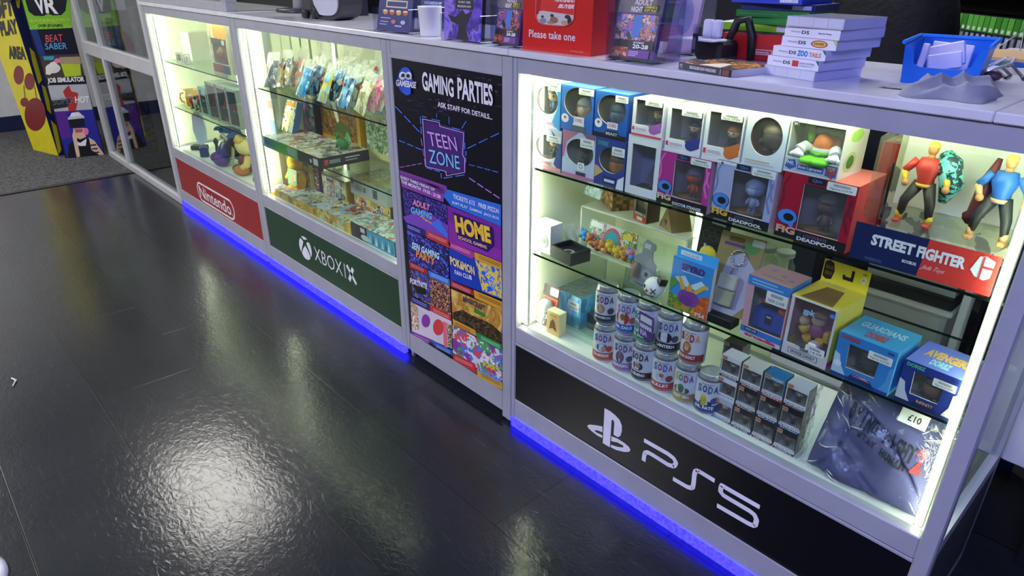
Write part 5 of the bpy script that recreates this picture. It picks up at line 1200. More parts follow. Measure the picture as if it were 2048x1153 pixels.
# bagged shirt, leaning back against the boxes
A0 = on_z(1610, 928, Zd); A1_ = on_z(1832, 1052, Zd)
SH = Vector((xu(1603, .05, Zd + .01), .05, Zd)); SR = Vector((xu(1840, .05, Zd + .01), .05, Zd)); SW = SR.x - SH.x; SHH = .212
def shirt(a, c, off=0.0, grow=1.0):
    """a along, c up; soft folded cloth"""
    ta = a * 2 - 1; tc_ = c * 2 - 1
    puff = max(0.0, (1 - abs(ta) ** 4)) ** .5 * max(0.0, (1 - abs(tc_) ** 4)) ** .5
    fold = .006 * math.sin(5.5 * a + 7 * c + 2.5 * noise.noise(Vector((a * 3, c * 3, 1)))) + .010 * noise.noise(Vector((a * 4.5, c * 3.5, 4.2)))
    crease = lambda d, w_: math.exp(-(d / w_) ** 2)
    dip = -.010 * crease(c - (.80 - .30 * a - .38 * a ** 3), .035) - .007 * crease(c - (.42 - .62 * (a - .05)), .03) * (1 if a < .65 else 0) - .007 * crease(c - (.26 - .9 * (a - .28) ** 1.0), .03) * (1 if .2 < a < .6 else 0) - .008 * crease(a - (.1 + .12 * math.sin(c * 4)), .03)
    dip += .004 * crease(c - (.86 - .30 * a - .38 * a ** 3), .04)
    y = .05 + .125 * c ** 1.1 + .015 - (.028 * puff * grow + (fold + dip) * max(puff, .5)) - off
    return (SH.x + .006 + a * (SW - .014), y, Zd + .003 + c * SHH * (.98 - .0 * a))
CLOTH = M('#54527e', .8, bump=.25, bscale=45)
b = B(); b.grid(shirt, 70, 56, CLOTH); b.grid(lambda a, c: (shirt(a, c)[0], .05 + .125 * c ** 1.1 + .022 + .012 * (1 - (2 * a - 1) ** 2), shirt(a, c)[2]), 10, 10, CLOTH)
shirt_o = b.build('bagged_shirt', None, 'folded grey shirt in a clear bag with black and red lettering', 'shirt')
b = B(); b.pl = lambda a, c, l: tuple(Vector(shirt(a, c, .0026 + .0002 * l)))
def curve_text(body, a0, c0, a1, c1, h, m, n=1):
    L = len(body)
    for i, ch in enumerate(body):
        if ch == ' ': continue
        t0 = i / L; t1 = (i + .86) / L
        w_ = .35 if ch in 'I' else 1
        b.text(ch, (a0 + (a1 - a0) * (t0 + (1 - w_) * .5 * (t1 - t0)), c0 + (c1 - c0) * t0), (a0 + (a1 - a0) * (t1 - (1 - w_) * .5 * (t1 - t0)), c0 + (c1 - c0) * t1), (a0 + (a1 - a0) * (t0 + (1 - w_) * .5 * (t1 - t0)), c0 + (c1 - c0) * t0 + h), m, 1, .055, 3, 3)
curve_text('DYING LIGHT', .19, .60, .82, .46, .135, M('#141318', .6)); curve_text('2', .82, .40, .91, .40, .2, M('#a02c2c', .6)); curve_text('STAY HUMAN', .33, .50, .78, .36, .062, M('#141318', .6))
b.build('lettering', shirt_o)
BAG = CLEAR('#ffffff', .14, 1.0, bump=.6, bscale=16)
def bag(a, c):
    x, y, z = shirt(min(1, max(0, a)), min(1, max(0, c)), .006)
    a2 = (a - .5) * 1.06; 
    return (SH.x + SW * .5 + a2 * SW + (.02 * c), y - .003 - .004 * noise.noise(Vector((a * 9, c * 9, 7))), Zd + .003 + c * (SHH + .018))
b = B(); b.grid(bag, 30, 22, BAG)
# crinkle ridges in milky white, highlights of the film put into colour
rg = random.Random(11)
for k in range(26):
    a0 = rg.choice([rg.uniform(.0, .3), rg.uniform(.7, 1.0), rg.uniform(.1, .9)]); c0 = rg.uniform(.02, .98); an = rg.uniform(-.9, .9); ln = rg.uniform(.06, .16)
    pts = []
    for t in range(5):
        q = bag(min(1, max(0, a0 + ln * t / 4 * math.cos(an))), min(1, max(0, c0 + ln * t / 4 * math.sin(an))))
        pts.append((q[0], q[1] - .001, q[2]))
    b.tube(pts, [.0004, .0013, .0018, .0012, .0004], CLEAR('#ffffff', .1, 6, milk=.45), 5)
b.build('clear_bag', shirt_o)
q = bag(.52, .73); q2 = bag(.72, .73)
t = B(place((q[0], min(q[1], q2[1]) - .007, q[2]), -2, 30)); t.box(0, .052, 0, .001, 0, .03, '#f2f2ee', b=.0003); t.on('front', 0); t.tx('£10', .016, .008, .040, .022, '#2a2a2a', 1, bold=.02); t.build('price_sticker', shirt_o)
# ------------------------------------------------------------------ middle cabinet: toy packets, boxes, plush
GP = 'toy packets standing along the top shelf'
def packet(x, y, z, w, h, cols, lab, yaw=0, tilt=22, roll=0, seed=0, clear_top=.25):
    """crinkled toy packet: printed front pouch under a clear crimped top"""
    Mx = place((x, y, z), yaw, tilt, roll)
    sd = seed * 3.7
    def surf(a, c, s):
        e = min(a, 1 - a) * 2
        puff = (max(0, e) ** .45) * (max(0.0, min(1, c * 5)) ** .5) * (max(0.0, min(1, (1 - c) * 2.2)) ** .8)
        n = noise.noise(Vector((a * 4 + sd, c * 5, s)))
        return ((a - .5) * w * (1 - .12 * math.sin(c * 3.1)) + .006 * n, s * (.011 * puff + .004 * n * puff) + .005 * noise.noise(Vector((sd, c * 3, 9))), c * h)
    pr = ART(cols, 32, .22, (1, 1, .6), distort=1.2); tp = CLEAR('#ffffff', .08, 2.0, bump=.8, bscale=45, milk=.22); sv = M('#b9bec2', .25, .5)
    b = B(Mx)
    b.grid(lambda a, c: surf(a, c * (1 - clear_top), -1), 8, 12, pr); b.grid(lambda a, c: surf(a, c * (1 - clear_top), 1), 6, 8, sv)
    b.pl = lambda a, c, l: (a, -.0125 - l * EPS, c)
    b.rect(-w * .32, h * .52, -w * .1, h * .60, '#c83a30', 1)
    o = b.build('toy_packet', None, lab, 'toy packet', GP)
    t = B(Mx); t.grid(lambda a, c: surf(a, 1 - clear_top + c * clear_top, -1), 8, 5, tp); t.grid(lambda a, c: (lambda q: (q[0], q[1] + .002, q[2]))(surf(a, 1 - clear_top + c * clear_top, 1)), 8, 5, tp); t.build('clear_top', o)
PK = [(538, ('#5a6068', '#8a9094', '#b8bcbc', '#44484e'), 'grey and silver toy packet beside the upright rail', 8, -6),
      (560, ('#2a2a2a', '#d8d8d0', '#4a4a48', '#c8a040'), 'black and cream toy packet next to the grey one', 4, -4),
      (581, ('#6a88a8', '#c87a4a', '#a8c0d0', '#8a6a50'), 'dusty blue toy packet with orange patches', 0, 2),
      (601, ('#2a84c4', '#3a9ad8', '#1f6cb0', '#58b0e0'), 'bright blue toy packet near the middle of the row', -4, 0),
      (618, ('#2a4a6a', '#5a8ab0', '#1c2a38', '#88a8c0'), 'dark navy toy packet beside the bright blue one', 6, 3),
      (630, ('#c8c0a8', '#8a7a60', '#e0d8c8', '#5a5048'), 'sandy beige toy packet set back in the row', 8, 2),
      (643, ('#58a8e0', '#8cc8e8', '#d8c030', '#e0c838'), 'light blue toy packet with yellow foot', -8, 0),
      (658, ('#a8c8d8', '#4a88b8', '#d8e4e8', '#2a3a44'), 'pale blue and black toy packet', 3, 4),
      (672, ('#3a5a48', '#6a8a70', '#28343a', '#88a890'), 'dark green toy packet standing behind others', 8, 0),
      (683, ('#5a9cd0', '#2c4c70', '#a8d0e8', '#78b0dc'), 'steel blue toy packet with pale top', -3, 2),
      (693, ('#98a8b0', '#c8d0d0', '#5a6a74', '#d8d4b8'), 'blue grey toy packet leaning towards the pink one', 2, 5),
      (709, ('#8a9a3a', '#e0c83c', '#4a4a3c', '#c8b040'), 'olive and yellow toy packet', 6, 0),
      (717, ('#e4e0c4', '#d8d0a8', '#f0ecd8', '#b0a070'), 'cream toy packet with dark dots', -6, 8),
      (738, ('#e878a8', '#f0a0c0', '#d85a90', '#f4c8b0'), 'pink toy packet, second from the poster cabinet', -10, 6),
      (755, ('#e890b0', '#f0c0a8', '#e070a0', '#f0d8d0'), 'pale pink toy packet at the poster cabinet end', -12, 4)]
Zx = ZS1 + .001
for i, (u, cols, lab, yw, rl) in enumerate(PK):
    y = (.064, .106, .148)[i % 3]
    x = xu(u, y, Zx)
    packet(x, y, Zx + .006, .095, .155 + .012 * ((i * 7) % 3), cols, lab, yw, 24 + (i % 3) * 3, rl, i)
# crumpled clear packets behind the row
for i, (u, y) in enumerate(((638, .28), (690, .29), (752, .28))):
    x = xu(u, y, Zx + .1)
    packet(x, y, Zx + .006, .13, .2, ('#c8d0d0', '#e0e4e0', '#a8b8c0', '#88a0b0'), ['pale crumpled packet at the back behind the bright blue packet', 'pale crumpled packet at the back behind the steel blue packet', 'pale crumpled packet at the back behind the pink packets'][i], 5, 16, 0, 20 + i, .45)
# slat boards and upright at the cabinet's far end
b = B()
for k in range(5): b.box(-3.068 + .001, -3.062, .15 + .048 * k, .15 + .045 * k + .046, .88, 1.10, M('#dfe2cc', .5), b=.002)
b.build('slat_board', cab_x)
b = B(); b.box(-3.068, -3.05, .108, .14, .372, 1.1, M('#8f9694', .4, .3)); b.build('upright_rail', cab_x)

# ---- middle shelf
Zq = ZS2 + .0004
GB = 'construction toy boxes in the middle cabinet'
def at(u, y, z): return Vector((xu(u, y, z), y, z))
def flatbox(lab, ul, ur, y, z, d, h, front, topm, side, art=None, topart=None, yaw=0, sideart=None):
    a = at(ul, y, z); c = at(ur, y, z)
    return carton('toy_box', lab, 'toy box', a, c.x - a.x, d, h, front, side=side, topc=topm, art=art, topart=topart, yaw=yaw, group=GB, sideart=sideart)
pale = ART(['#dcd8d0', '#a8b0b8', '#ece8e0', '#7a8a70', '#c8a888', '#d8dcd8', '#5a6470', '#b85a48'], 20, .3, distort=1.5)
pale2 = ART(['#e0dcd4', '#b8a898', '#ece8e0', '#8a8478', '#98a4ac', '#d8c49c', '#4a5058'], 20, .3, distort=1.5)
flatbox('flat toy box with blue to green edge on the middle shelf', 527, 597, .018, Zq, .2, .048, GRAD('#22408c', '#4a9a34', -.2, .02, 0), pale, '#3a8a38', art=[('r', .72, .15, .95, .85, '#8a9a8a'), ('r', .05, .3, .2, .7, '#3a5aa0')], topart=[('r', .1, .7, .2, .9, '#c84038'), ('s', [(.3, .3), (.6, .7), (.9, .4)], .012, '#a8a890')])
flatbox('flat toy box with black edge on the middle shelf', 597.5, 642, .018, Zq, .225, .046, '#141416', pale2, '#1a1a1d', art=[('r', .7, .2, .9, .8, '#c8c8c8'), ('r', .55, .3, .62, .6, '#e8e8e8'), ('r', .1, .3, .35, .7, '#2c2c30')], topart=[('r', .05, .05, .3, .18, '#d8c090'), ('s', [(.2, .4), (.8, .6)], .02, '#7a8a70')], sideart=[('r', .08, .3, .16, .75, '#c83a30'), ('r', .18, .35, .4, .7, '#8a8a90'), ('r', .5, .6, .8, .7, '#c8c8c8'), ('r', .5, .35, .75, .45, '#a0a0a0')])
carton('print_board', 'board with plain red, tan and blue print at the far end of shelf', 'board', at(543, .075, Zq + .0486), .05, .008, .15, '#a9b4c0', art=[('r', .05, .72, .95, .98, '#c85a48'), ('r', .1, .42, .9, .74, '#d8b08a'), ('r', .05, .02, .95, .4, '#4a78c0')])
carton('toy_booklet', 'yellow and white toy booklet leaning beside the flat green box', 'booklet', at(556, .19, Zq + .001), .125, .02, .15, ART(['#e8e4d8', '#e0c838', '#f0ece0', '#3a3a34', '#d8d4c4'], 34, .3, distort=1.2), side='#3a5a9a', topc='#e8e8e4', tilt=16, roll=0) if False else None
a = at(563, .135, Zq + .0492)
carton('toy_booklet', 'yellow and white toy box leaning beside dark boxes', 'toy box', a, .105, .03, .14, ART(['#e8e4d8', '#e0c838', '#f0ece0', '#3a3a34', '#d8d4c4'], 34, .3, distort=1.2), side='#4a6ab0', topc='#e8e8e4', tilt=18, art=[('r', .1, .82, .9, .95, '#e08a3c'), ('r', .0, .78, 1, .8, '#f0f0ec')], group=GB)
carton('toy_box', 'dark blue toy box behind the leaning yellow one', 'toy box', at(608, .25, Zq + .006), .07, .045, .2, ART(['#1c2238', '#2c3a68', '#14161e', '#58608a', '#8a3a4a'], 30), side='#1a1e2c', topc='#2c3040', tilt=6, group=GB)
carton('toy_box', 'slate toy box with red and yellow label strip across its top', 'toy box', at(623, .25, Zq), .05, .045, .22, ART(['#2c3038', '#5a6a80', '#8aa0b8', '#1c1c22', '#c8c8c8'], 26), side='#181818', topc='#c8c8c0', group=GB, art=[('r', 0, .85, 1, 1, '#c83a2c'), ('r', .35, .87, .9, .98, '#e0b838'), ('t', 'CITY', .4, .885, .85, .965, '#8a3a20', .03)])
carton('toy_box', 'large orange brown toy box with yellow borders', 'toy box', at(643, .285, Zq), .36, .06, .236, ART(['#8a4a20', '#b8702c', '#5a3018', '#c88a40', '#6a3c1c', '#4a5a30', '#a86a34'], 28, .3, distort=1.4), side='#d8a020', topc='#c8902c', group=GB,
       art=[('r', 0, 0, .06, 1, '#2a1c14'), ('r', 0, 0, 1, .14, '#c8962c'), ('r', .93, 0, 1, 1, '#e0a828'), ('p', [(.06, .8), (.93, .8), (.93, 1), (.06, 1)], '#d08a2c'), ('p', [(.3, 1), (.42, 1), (.56, .3), (.5, .3)], '#f0e8d8'), ('t', 'CREATOR', .6, .03, .9, .11, '#3a2a14', .03), ('p', [(.36, .3), (.55, .5), (.8, .35), (.7, .2)], '#5a6a34')])
carton('toy_box', 'pale green toy box with blue heading next to orange one', 'toy box', at(736, .285, Zq), .2, .06, .23, ART(['#a8b890', '#5a7a4a', '#d8dcc8', '#7a8a5a', '#b0c0a8', '#48602c'], 30, .3, distort=1.4), side='#c8b060', topc='#a8b0b0', group=GB, art=[('r', 0, .82, 1, 1, '#8aa4b8'), ('r', .05, .86, .28, .98, '#c84038'), ('t', 'CITY', .35, .85, .95, .96, '#5a7a98', .04), ('p', [(0, 0), (1, 0), (1, .08), (0, .16)], '#c8c080')])
p = at(684, .17, Zq + .0478)
b = B(); x, y, z = p
b.sph((x, y, z + .022), (.026, .02, .022), '#2f7a40', 12, 8); b.sph((x + .036, y - .004, z + .02), (.02, .016, .018), '#2c6c3a', 10, 8); b.tube([(x - .02, y, z + .03), (x - .034, y, z + .055), (x - .045, y - .004, z + .05)], [.01, .008, .004], '#2f7a40', 8)
b.tube([(x + .05, y, z + .02), (x + .07, y + .005, z + .035)], [.008, .002], '#3a8a48', 8); b.grid(lambda a, c: (x - .01 + a * .05, y + .014 + .01 * c, z + .03 + c * .035 * math.sin(a * 3.1)), 6, 4, '#4a9a58')
for dx in (-.015, .02): b.tube([(x + dx, y - .012, z + .015), (x + dx, y - .016, z)], [.007, .006], '#28623a', 7)
b.build('dragon_toy', None, 'small green winged toy standing before the orange box', 'toy')

# ---- deck
Ze = ZD + .0004
yel = M('#d0a828', .35)
flatbox('flat toy box with mustard edge at the far end of deck', 543, 572, .046, Ze, .06, .04, ART(['#d0a828', '#b8921c', '#c89c24', '#a07a18'], 20), ART(['#dcd8d0', '#c85a4c', '#b8c0cc', '#ecece8', '#7888a0', '#d8b0a8', '#586070'], 20, .3, distort=1.5), '#d8b030', art=[('r', .6, .2, .72, .8, '#8a8068'), ('r', .78, .2, .95, .8, '#b0a890')])
flatbox('flat toy box with mustard edge beside the first one', 572.6, 634, .046, Ze, .13, .04, ART(['#cca428', '#a88418', '#d8b83c', '#b0901c'], 20), ART(['#ccd4d8', '#98a0a8', '#dce0e0', '#3c4434', '#b8c0c8', '#c8b83c', '#78828c'], 20, .3, distort=1.5), '#d8b030', art=[('r', .1, .2, .25, .8, '#707068'), ('r', .9, .2, .97, .8, '#b05a30')])
flatbox('open topped mustard toy box near the black striped one', 635, 703, .046, Ze, .135, .05, ART(['#c8a028', '#8a6c14', '#d8c050', '#a8882c', '#c8c0a0'], 20), ART(['#c8d4dc', '#dce0e0', '#a0acb4', '#d8c040', '#2c2c2c', '#c04a3c', '#88b0c8'], 20, .3, distort=1.5), '#d8b030', art=[('r', .9, 0, 1, 1, '#e0bc3c')])
flatbox('flat toy box with black edge and pale blue figures, beside the poster cabinet', 703.6, 792, .046, Ze, .135, .062, '#141417', ART(['#ccd4d0', '#6a98a0', '#dcdcd4', '#98a098', '#c87a50', '#4a8078', '#e8e4d8'], 20, .3, distort=1.5), '#2a2a2c', art=[('r', .38, .02, .99, .97, '#5aa8c8')] + [('p', [(.42 + .07 * k, .15), (.45 + .07 * k, .8), (.48 + .07 * k, .15)], ['#a8dcec', '#2a6a8a', '#d8e8ec', '#3a8ab0'][k % 4]) for k in range(8)] + [('e', .34, .3, .1, .2, '#c8d8dc'), ('r', .24, .6, .34, .9, '#d8d8d8'), ('r', .05, .2, .12, .8, '#3a3a40')])
# yellow plush with a swing tag
x, y, z = Vector((-2.985, .155, Ze + .002)); PL = M('#e8b428', .9, bump=.4, bscale=120)
b = B(); b.sph((x, y, z + .065), (.05, .035, .065), PL, 18, 12); b.sph((x, y - .004, z + .145), (.046, .034, .04), PL, 16, 10)
for s_ in (-1, 1): b.sph((x + s_ * .03, y - .02, z + .02), (.02, .024, .02), PL, 12, 8); b.tube([(x + s_ * .038, y - .01, z + .1), (x + s_ * .05, y - .03, z + .065)], [.015, .012], PL, 8); b.tube([(x + s_ * .026, y, z + .17), (x + s_ * .04, y, z + .215)], [.012, .004], PL, 8)
pl_ = b.build('plush_toy', None, 'golden yellow plush toy behind the flat mustard boxes', 'plush toy')
b = B(place((x - .012, y - .046, z + .05), 6, 6)); b.box(0, .075, 0, .002, 0, .075, M('#6a9a5a', .4)); b.on('front', 0); b.rect(.03, .015, .05, .06, '#d8903c', 1); b.rect(.052, .02, .068, .055, '#c8d0b8', 1); b.build('swing_tag', pl_)
carton('toy_bag', 'yellow and lime printed toy bag behind flat boxes', 'toy bag', at(606, .195, Ze), .085, .028, .17, ART(['#e8d858', '#d8d09a', '#f0e8a8', '#c8783c', '#b8c848', '#8aa0a8'], 26, .25, distort=1.5), side='#d8d080', topc='#e8e0b0', art=[('p', [(0, .82), (1, .72), (1, .86), (0, .96)], '#7ac03c'), ('r', 0, 0, .04, 1, '#d8d0b8')])
carton('toy_bag', 'purple printed bag beside the lime one', 'toy bag', at(632, .195, Ze), .05, .028, .17, ART(['#4a2a78', '#5a3488', '#3c2064', '#d8c040', '#58308a', '#4a2a78'], 60, .25), side='#3a2060', topc='#4a2a70')
carton('toy_box', 'toy box with black wheel print and pale top, under the shelf edge', 'toy box', at(649, .195, Ze), .215, .11, .13, ART(['#c8c4b8', '#8a8880', '#e0dcd0', '#c05a38', '#7a98b8', '#5a5a58'], 24, .3, distort=1.4), side='#c8a030', topc=pale2, group=GB, art=[('r', 0, .93, 1, 1, '#1a1a1c'), ('r', .94, 0, 1, 1, '#d8b030'), ('e', .72, .17, .11, .15, '#2a2a2c'), ('e', .72, .17, .05, .07, '#c8c8c8'), ('r', .2, .76, .5, .88, '#3a3a44')])
ob = carton('toy_box', 'toy box with bright paint splash print at the poster end', 'toy box', at(712, .195, Ze), .28, .12, .1, ART(['#e8c840', '#e0e0d8', '#d0583c', '#e08a3c', '#7ab848', '#3a88b8', '#e8dca0', '#2a2a2a'], 30, .3, distort=1.4), side='#3a3a3c', topc='#d8c060', group=GB, art=[('r', 0, .9, 1, 1, '#e0b830'), ('p', [(.05, .05), (.2, .6), (.35, .1)], '#d04a34'), ('p', [(.3, .05), (.45, .45), (.55, .05)], '#e09a3c'), ('p', [(.66, .2), (.72, .75), (.82, .3)], '#3a78a8')])
carton('toy_box', 'grey white toy box with orange top lying on the splash box', 'toy box', Vector((at(711, .195, Ze).x, .185, Ze + .1006)), .285, .17, .075, '#b4b8b4', side='#a0a4a0', topc=ART(['#d8c8a0', '#c87a40', '#e0d4b0', '#a8a080', '#d8a868'], 26, .3, distort=1.4), group=GB, art=[('r', .02, .6, .1, .92, '#a83a3c'), ('r', .62, .2, .74, .7, '#5a5e5e'), ('r', .38, .3, .42, .6, '#6a6e6e'), ('r', .15, .3, .32, .6, '#a4a8a4')])

# ------------------------------------------------------------------ furthest lit cabinet
Zs = ZS1 + .0004
WH = M('#eceade', .5)
def an(u, y, z): return Vector((xu(u, y, z), y, z))
# shelf 1: white cartons and brackets
x = -4.2
carton('white_carton', 'white carton standing on the top shelf beside the grey recess', 'carton', Vector((-4.0, .22, Zs)), .15, .14, .17, '#eceade', side='#dcdccc')
carton('white_carton', 'tall white carton leaning at far end of the top shelf', 'carton', Vector((-4.19, .14, Zs)), .09, .12, .15, '#e6e4d8', side='#d4d4c4', yaw=8, art=[('r', .1, .8, .9, .84, '#c8c8bc')])
carton('white_carton', 'white carton under the orange pack end with a blue mark', 'carton', Vector((-3.82, .22, Zs)), .17, .13, .13, '#e2e4cc', side='#d4d4c0', art=[('p', [(.72, .2), (.95, .3), (.9, .7), (.78, .5)], '#3a5a98')])
for k, x in enumerate((-4.115, -4.0)):
    b = B(); b.tube([(x, .075, Zs + .005), (x + .001, .075, Zs + .05), (x + .05, .085, Zs + .055), (x + .055, .085, Zs + .005), (x, .075, Zs + .004)], .004, M('#e8e8e0', .4), 6); b.tube([(x, .075, Zs + .004), (x, .13, Zs + .004)], .0038, M('#e8e8e0', .4), 6); b.box(x + .008, x + .045, .078, .081, Zs + .012, Zs + .045, M(['#5a5e58', '#dadccc'][k], .4)); b.build('wire_stand', None, ['small white wire stand with dark insert, on the top shelf', 'small white wire stand with pale insert, on the top shelf'][k], 'stand')
carton('blister_pack', 'tall orange topped clear figure pack on the top shelf', 'figure pack', Vector((-3.66, .1, Zs)), .22, .09, .225, ART(['#c8b08a', '#d8c8a0', '#b89860', '#e0d4b0'], 22), side=M('#d8ccb0', .4), topc='#d8b890', win=('rect', .12, .2, .92, .68), inner='#7a6a58', yaw=0,
       fig=lambda g, w, d, h: (g.tube([(w * .5, d * .5, h * .22), (w * .52, d * .4, h * .45), (w * .5, d * .4, h * .55)], [.028, .04, .02], '#8a5a48', 10), g.sph((w * .5, d * .4, h * .6), .016, '#b04a38', 10, 8), g.tube([(w * .3, d * .4, h * .5), (w * .5, d * .4, h * .48), (w * .72, d * .4, h * .52)], [.008, .014, .008], '#a84a3a', 8)),
       art=[('p', [(.3, .74), (1, .74), (1, 1), (.3, 1)], '#e09a3c'), ('r', .1, .6, .95, .72, '#3a3a38'), ('r', 0, 0, .6, .18, '#7a3038'), ('r', .6, 0, .95, .18, '#2a3c6a'), ('r', .72, .6, .86, .7, '#c8d0c8')])
b = B(place((-3.40, .09, Zs), 0, 0)); b.box(0, .12, .02, .024, 0, .21, ART(['#8ab0c8', '#c8d8dc', '#5a88a8', '#e0e8e4'], 24), b=.001); b.box(.005, .115, 0, .0195, .01, .2, FILM, b=.006); b.build('blister_pack', None, 'pale blue clear pack half hidden by the cabinet post', 'figure pack')
# shelf 2
Zt = ZS2 + .0004
def mug(x, y, z, c, lab):
    b = B(); b.lathe([(.036, 0), (.042, .006), (.042, .095), (.038, .095), (.038, .012)], c, 24, (x, y))
    for v in range(len(b.V)): b.V[v].z += z
    o = b.build('mug', None, lab, 'mug')
    h = B(); h.tube([(x - .03, y - .03, z + .075), (x - .05, y - .045, z + .07), (x - .055, y - .05, z + .045), (x - .048, y - .045, z + .025), (x - .03, y - .03, z + .02)], .006, c, 8); h.build('handle', o)
x, y, z = an(356, .1, Zt + .02)
YM = M('#eab41e', .25); mug(-4.16, .13, Zt, YM, 'yellow mug at the far end of the middle shelf')
rg = random.Random(4)
for k in range(7):
    x = -4.09 + .032 * k; y = .10 + .03 * (k % 2); b = B(); c = ['#c83a30', '#3a7a3c', '#e8e4dc', '#b84a40', '#2f6a38', '#d8b0a0', '#d89a3c'][k]
    b.lathe([(.012, 0), (.013, .004), (.005, .01), (.006, .03)], M('#3a3a38', .5), 10, (x, y)); b.sph((x, y, .048), (.017, .015, .02), c, 10, 8); b.sph((x + .008, y - .004, .07), (.012, .011, .012), ['#e8d8c8', '#c83a30', '#3a7a3c'][k % 3], 8, 6); b.tube([(x - .012, y, .05), (x - .02, y - .006, .06)], [.005, .003], c, 6)
    for v in range(len(b.V)): b.V[v].z += Zt
    b.build('little_figure', None, 'little %s toy figure, number %s of the crowd beside the yellow mug' % (['red', 'green', 'white', 'brick red', 'dark green', 'peach', 'amber'][k], ['one', 'two', 'three', 'four', 'five', 'six', 'seven'][k]), 'toy figure', 'little toy figures on the middle shelf')
carton('figure_box', 'dark window box with aqua edges on the middle shelf', 'boxed figure', Vector((-3.885, .075, Zt)), .105, .1, .15, '#8cc4c0', side='#9cd4cc', topc='#8ac8d0', win=('rect', .1, .08, .9, .9), inner='#1c2226', fig=lambda g, w, d, h: g.box(w * .25, w * .7, d * .4, d * .7, .01, h * .6, '#15181a', b=.01), art=[('r', .45, .72, .9, .9, '#a8c0d0')])
for k, x in enumerate((-3.765, -3.63, -3.5)):
    carton('blister_pack', ['clear sided figure box with red and blue toy, next to the aqua box', 'clear sided figure box with red toy, middle of three', 'clear sided figure box beside the cabinet post'][k], 'figure pack', Vector((x, .075, Zt)), .125, .09, .19, ART(['#a8aca8', '#8a8e90', '#c0c4c0', '#74787c'], 20), side='#8c9090', topc='#c0c8bc', win=('rect', .05, .05, .95, .93), inner='#8f9294',
           fig=lambda g, w, d, h: man(g, w * .55, d * .5, .012, h * .7, '#3a2a26', '#c89878', '#b03a34', '#c84a3c', '#3a4a8a', '#a83a34'), group='clear sided figure boxes on the middle shelf')
b = B(); b.sph((-3.70, .32, Zt + .035), (.04, .03, .035), '#e8cc20', 12, 8); yb = b.build('toy_ball', None, 'yellow rounded toy behind the clear figure boxes', 'toy')
b = B(); b.sph((-3.60, .33, Zt + .03), (.045, .03, .03), '#58a830', 12, 8); b.build('toy_ball', None, 'green rounded toy behind the clear figure boxes', 'toy')
# deck
b = B(); x, y = -4.13, .12
pts = [(0, 0), (.035, .025), (.045, .1), (.03, .17), (.005, .2), (-.025, .175), (-.035, .09), (-.022, .02)]
b.M = place((x, y, Ze + .026), 42); b.extr(pts, 0, .012, GRAD('#d8e0ee', '#d8b8e8', .0, .2), '#c0d8ec'); b.on('front', 0); b.p2([(p[0] * .75, .02 + p[1] * .82) for p in pts], GRAD('#b8dcec', '#e0c8ee', .0, .2), 1)
cr = b.build('crystal_lamp', None, 'iridescent crystal shaped lamp on a dark base', 'lamp')
b = B(place((x - .035, y - .055, Ze), 42)); b.box(0, .09, 0, .05, 0, .026, '#24262a', b=.004); b.build('base', cr)
carton('small_box', 'small bright blue box on the deck beside the crystal lamp', 'box', Vector((-4.0, .065, Ze)), .05, .045, .055, '#2a52a8', side='#1e3c80', yaw=-24, bev=.003)
b = B(); x, y, z = -3.985, .155, Ze
b.lathe([(.02, 0), (.012, .01), (.008, .05), (.016, .07), (.005, .09)], M('#2c3038', .5), 10, (x, y)); b.tube([(x - .02, y, .05), (x + .02, y, .06)], .004, '#3a3c40', 6)
for v in range(len(b.V)): b.V[v].z += z
b.build('figurine', None, 'small dark standing figurine behind the bright blue box', 'figurine')
FUR = lambda c: M(c, .95, bump=.4, bscale=130)
b = B(); z = Ze + .001
b.sph((-3.655, .15, z + .105), (.09, .062, .075), FUR('#4668a8'), 20, 12); b.sph((-3.70, .125, z + .085), (.055, .045, .06), FUR('#b9b09c'), 16, 10)
for x_, y_ in ((-3.765, .10), (-3.70, .09)): b.tube([(x_ + .035, y_ + .02, z + .10), (x_ + .01, y_, z + .06), (x_, y_ - .01, z + .035)], [.032, .028, .026], FUR('#3a3f88'), 10)
po = b.build('plush_toy', None, 'big blue plush toy with purple feet lying on the deck', 'plush toy')
b = B()
for x_, y_ in ((-3.775, .082), (-3.70, .07)): b.sph((x_, y_, z + .031), (.046, .042, .031), FUR('#5e3c92'), 16, 9)
b.build('feet', po)
b = B(); b.sph((-3.585, .105, z + .115), (.055, .045, .05), FUR('#1f1e22'), 16, 10); b.sph((-3.53, .11, z + .135), (.026, .022, .024), FUR('#e8b83c'), 10, 8); b.build('head', po)
b = B()
b.tube([(-3.70, .10, z + .165), (-3.655, .085, z + .168), (-3.62, .09, z + .155)], .007, FUR('#d8dcd8'), 8); b.tube([(-3.66, .085, z + .135), (-3.62, .082, z + .165), (-3.60, .09, z + .135)], .006, FUR('#d8dcd8'), 8)
b.tube([(-3.775, .12, z + .135), (-3.73, .10, z + .15), (-3.70, .10, z + .165)], .010, FUR('#e0b838'), 8); b.build('collar', po)
b = B()
for k in range(2):
    for sg in (0, .008): b.grid(lambda a, c: (-3.83 + .075 * k + a * .085, .10 + c * .09, z + .165 + .022 * math.sin(a * 3.1) - .012 * c + sg * (1 if 0 < a < 1 and 0 < c < 1 else .5) + .01 * k), 8, 8, FUR('#2470b0'))
b.build('fin', po)
b = B()
b.sph((-3.475, .12, z + .06), (.052, .045, .058), FUR('#7a3c2c'), 16, 10); b.sph((-3.46, .075, z + .026), (.05, .038, .025), FUR('#c8742c'), 14, 8); b.sph((-3.525, .085, z + .02), (.03, .03, .02), FUR('#5a3020'), 12, 8)
b.tube([(-3.43, .11, z + .09), (-3.405, .085, z + .06), (-3.42, .065, z + .045)], [.02, .018, .015], FUR('#e8c070'), 8)
o = b.build('plush_toy', None, 'cream and brown plush toy with green swing tag, by the post', 'plush toy')
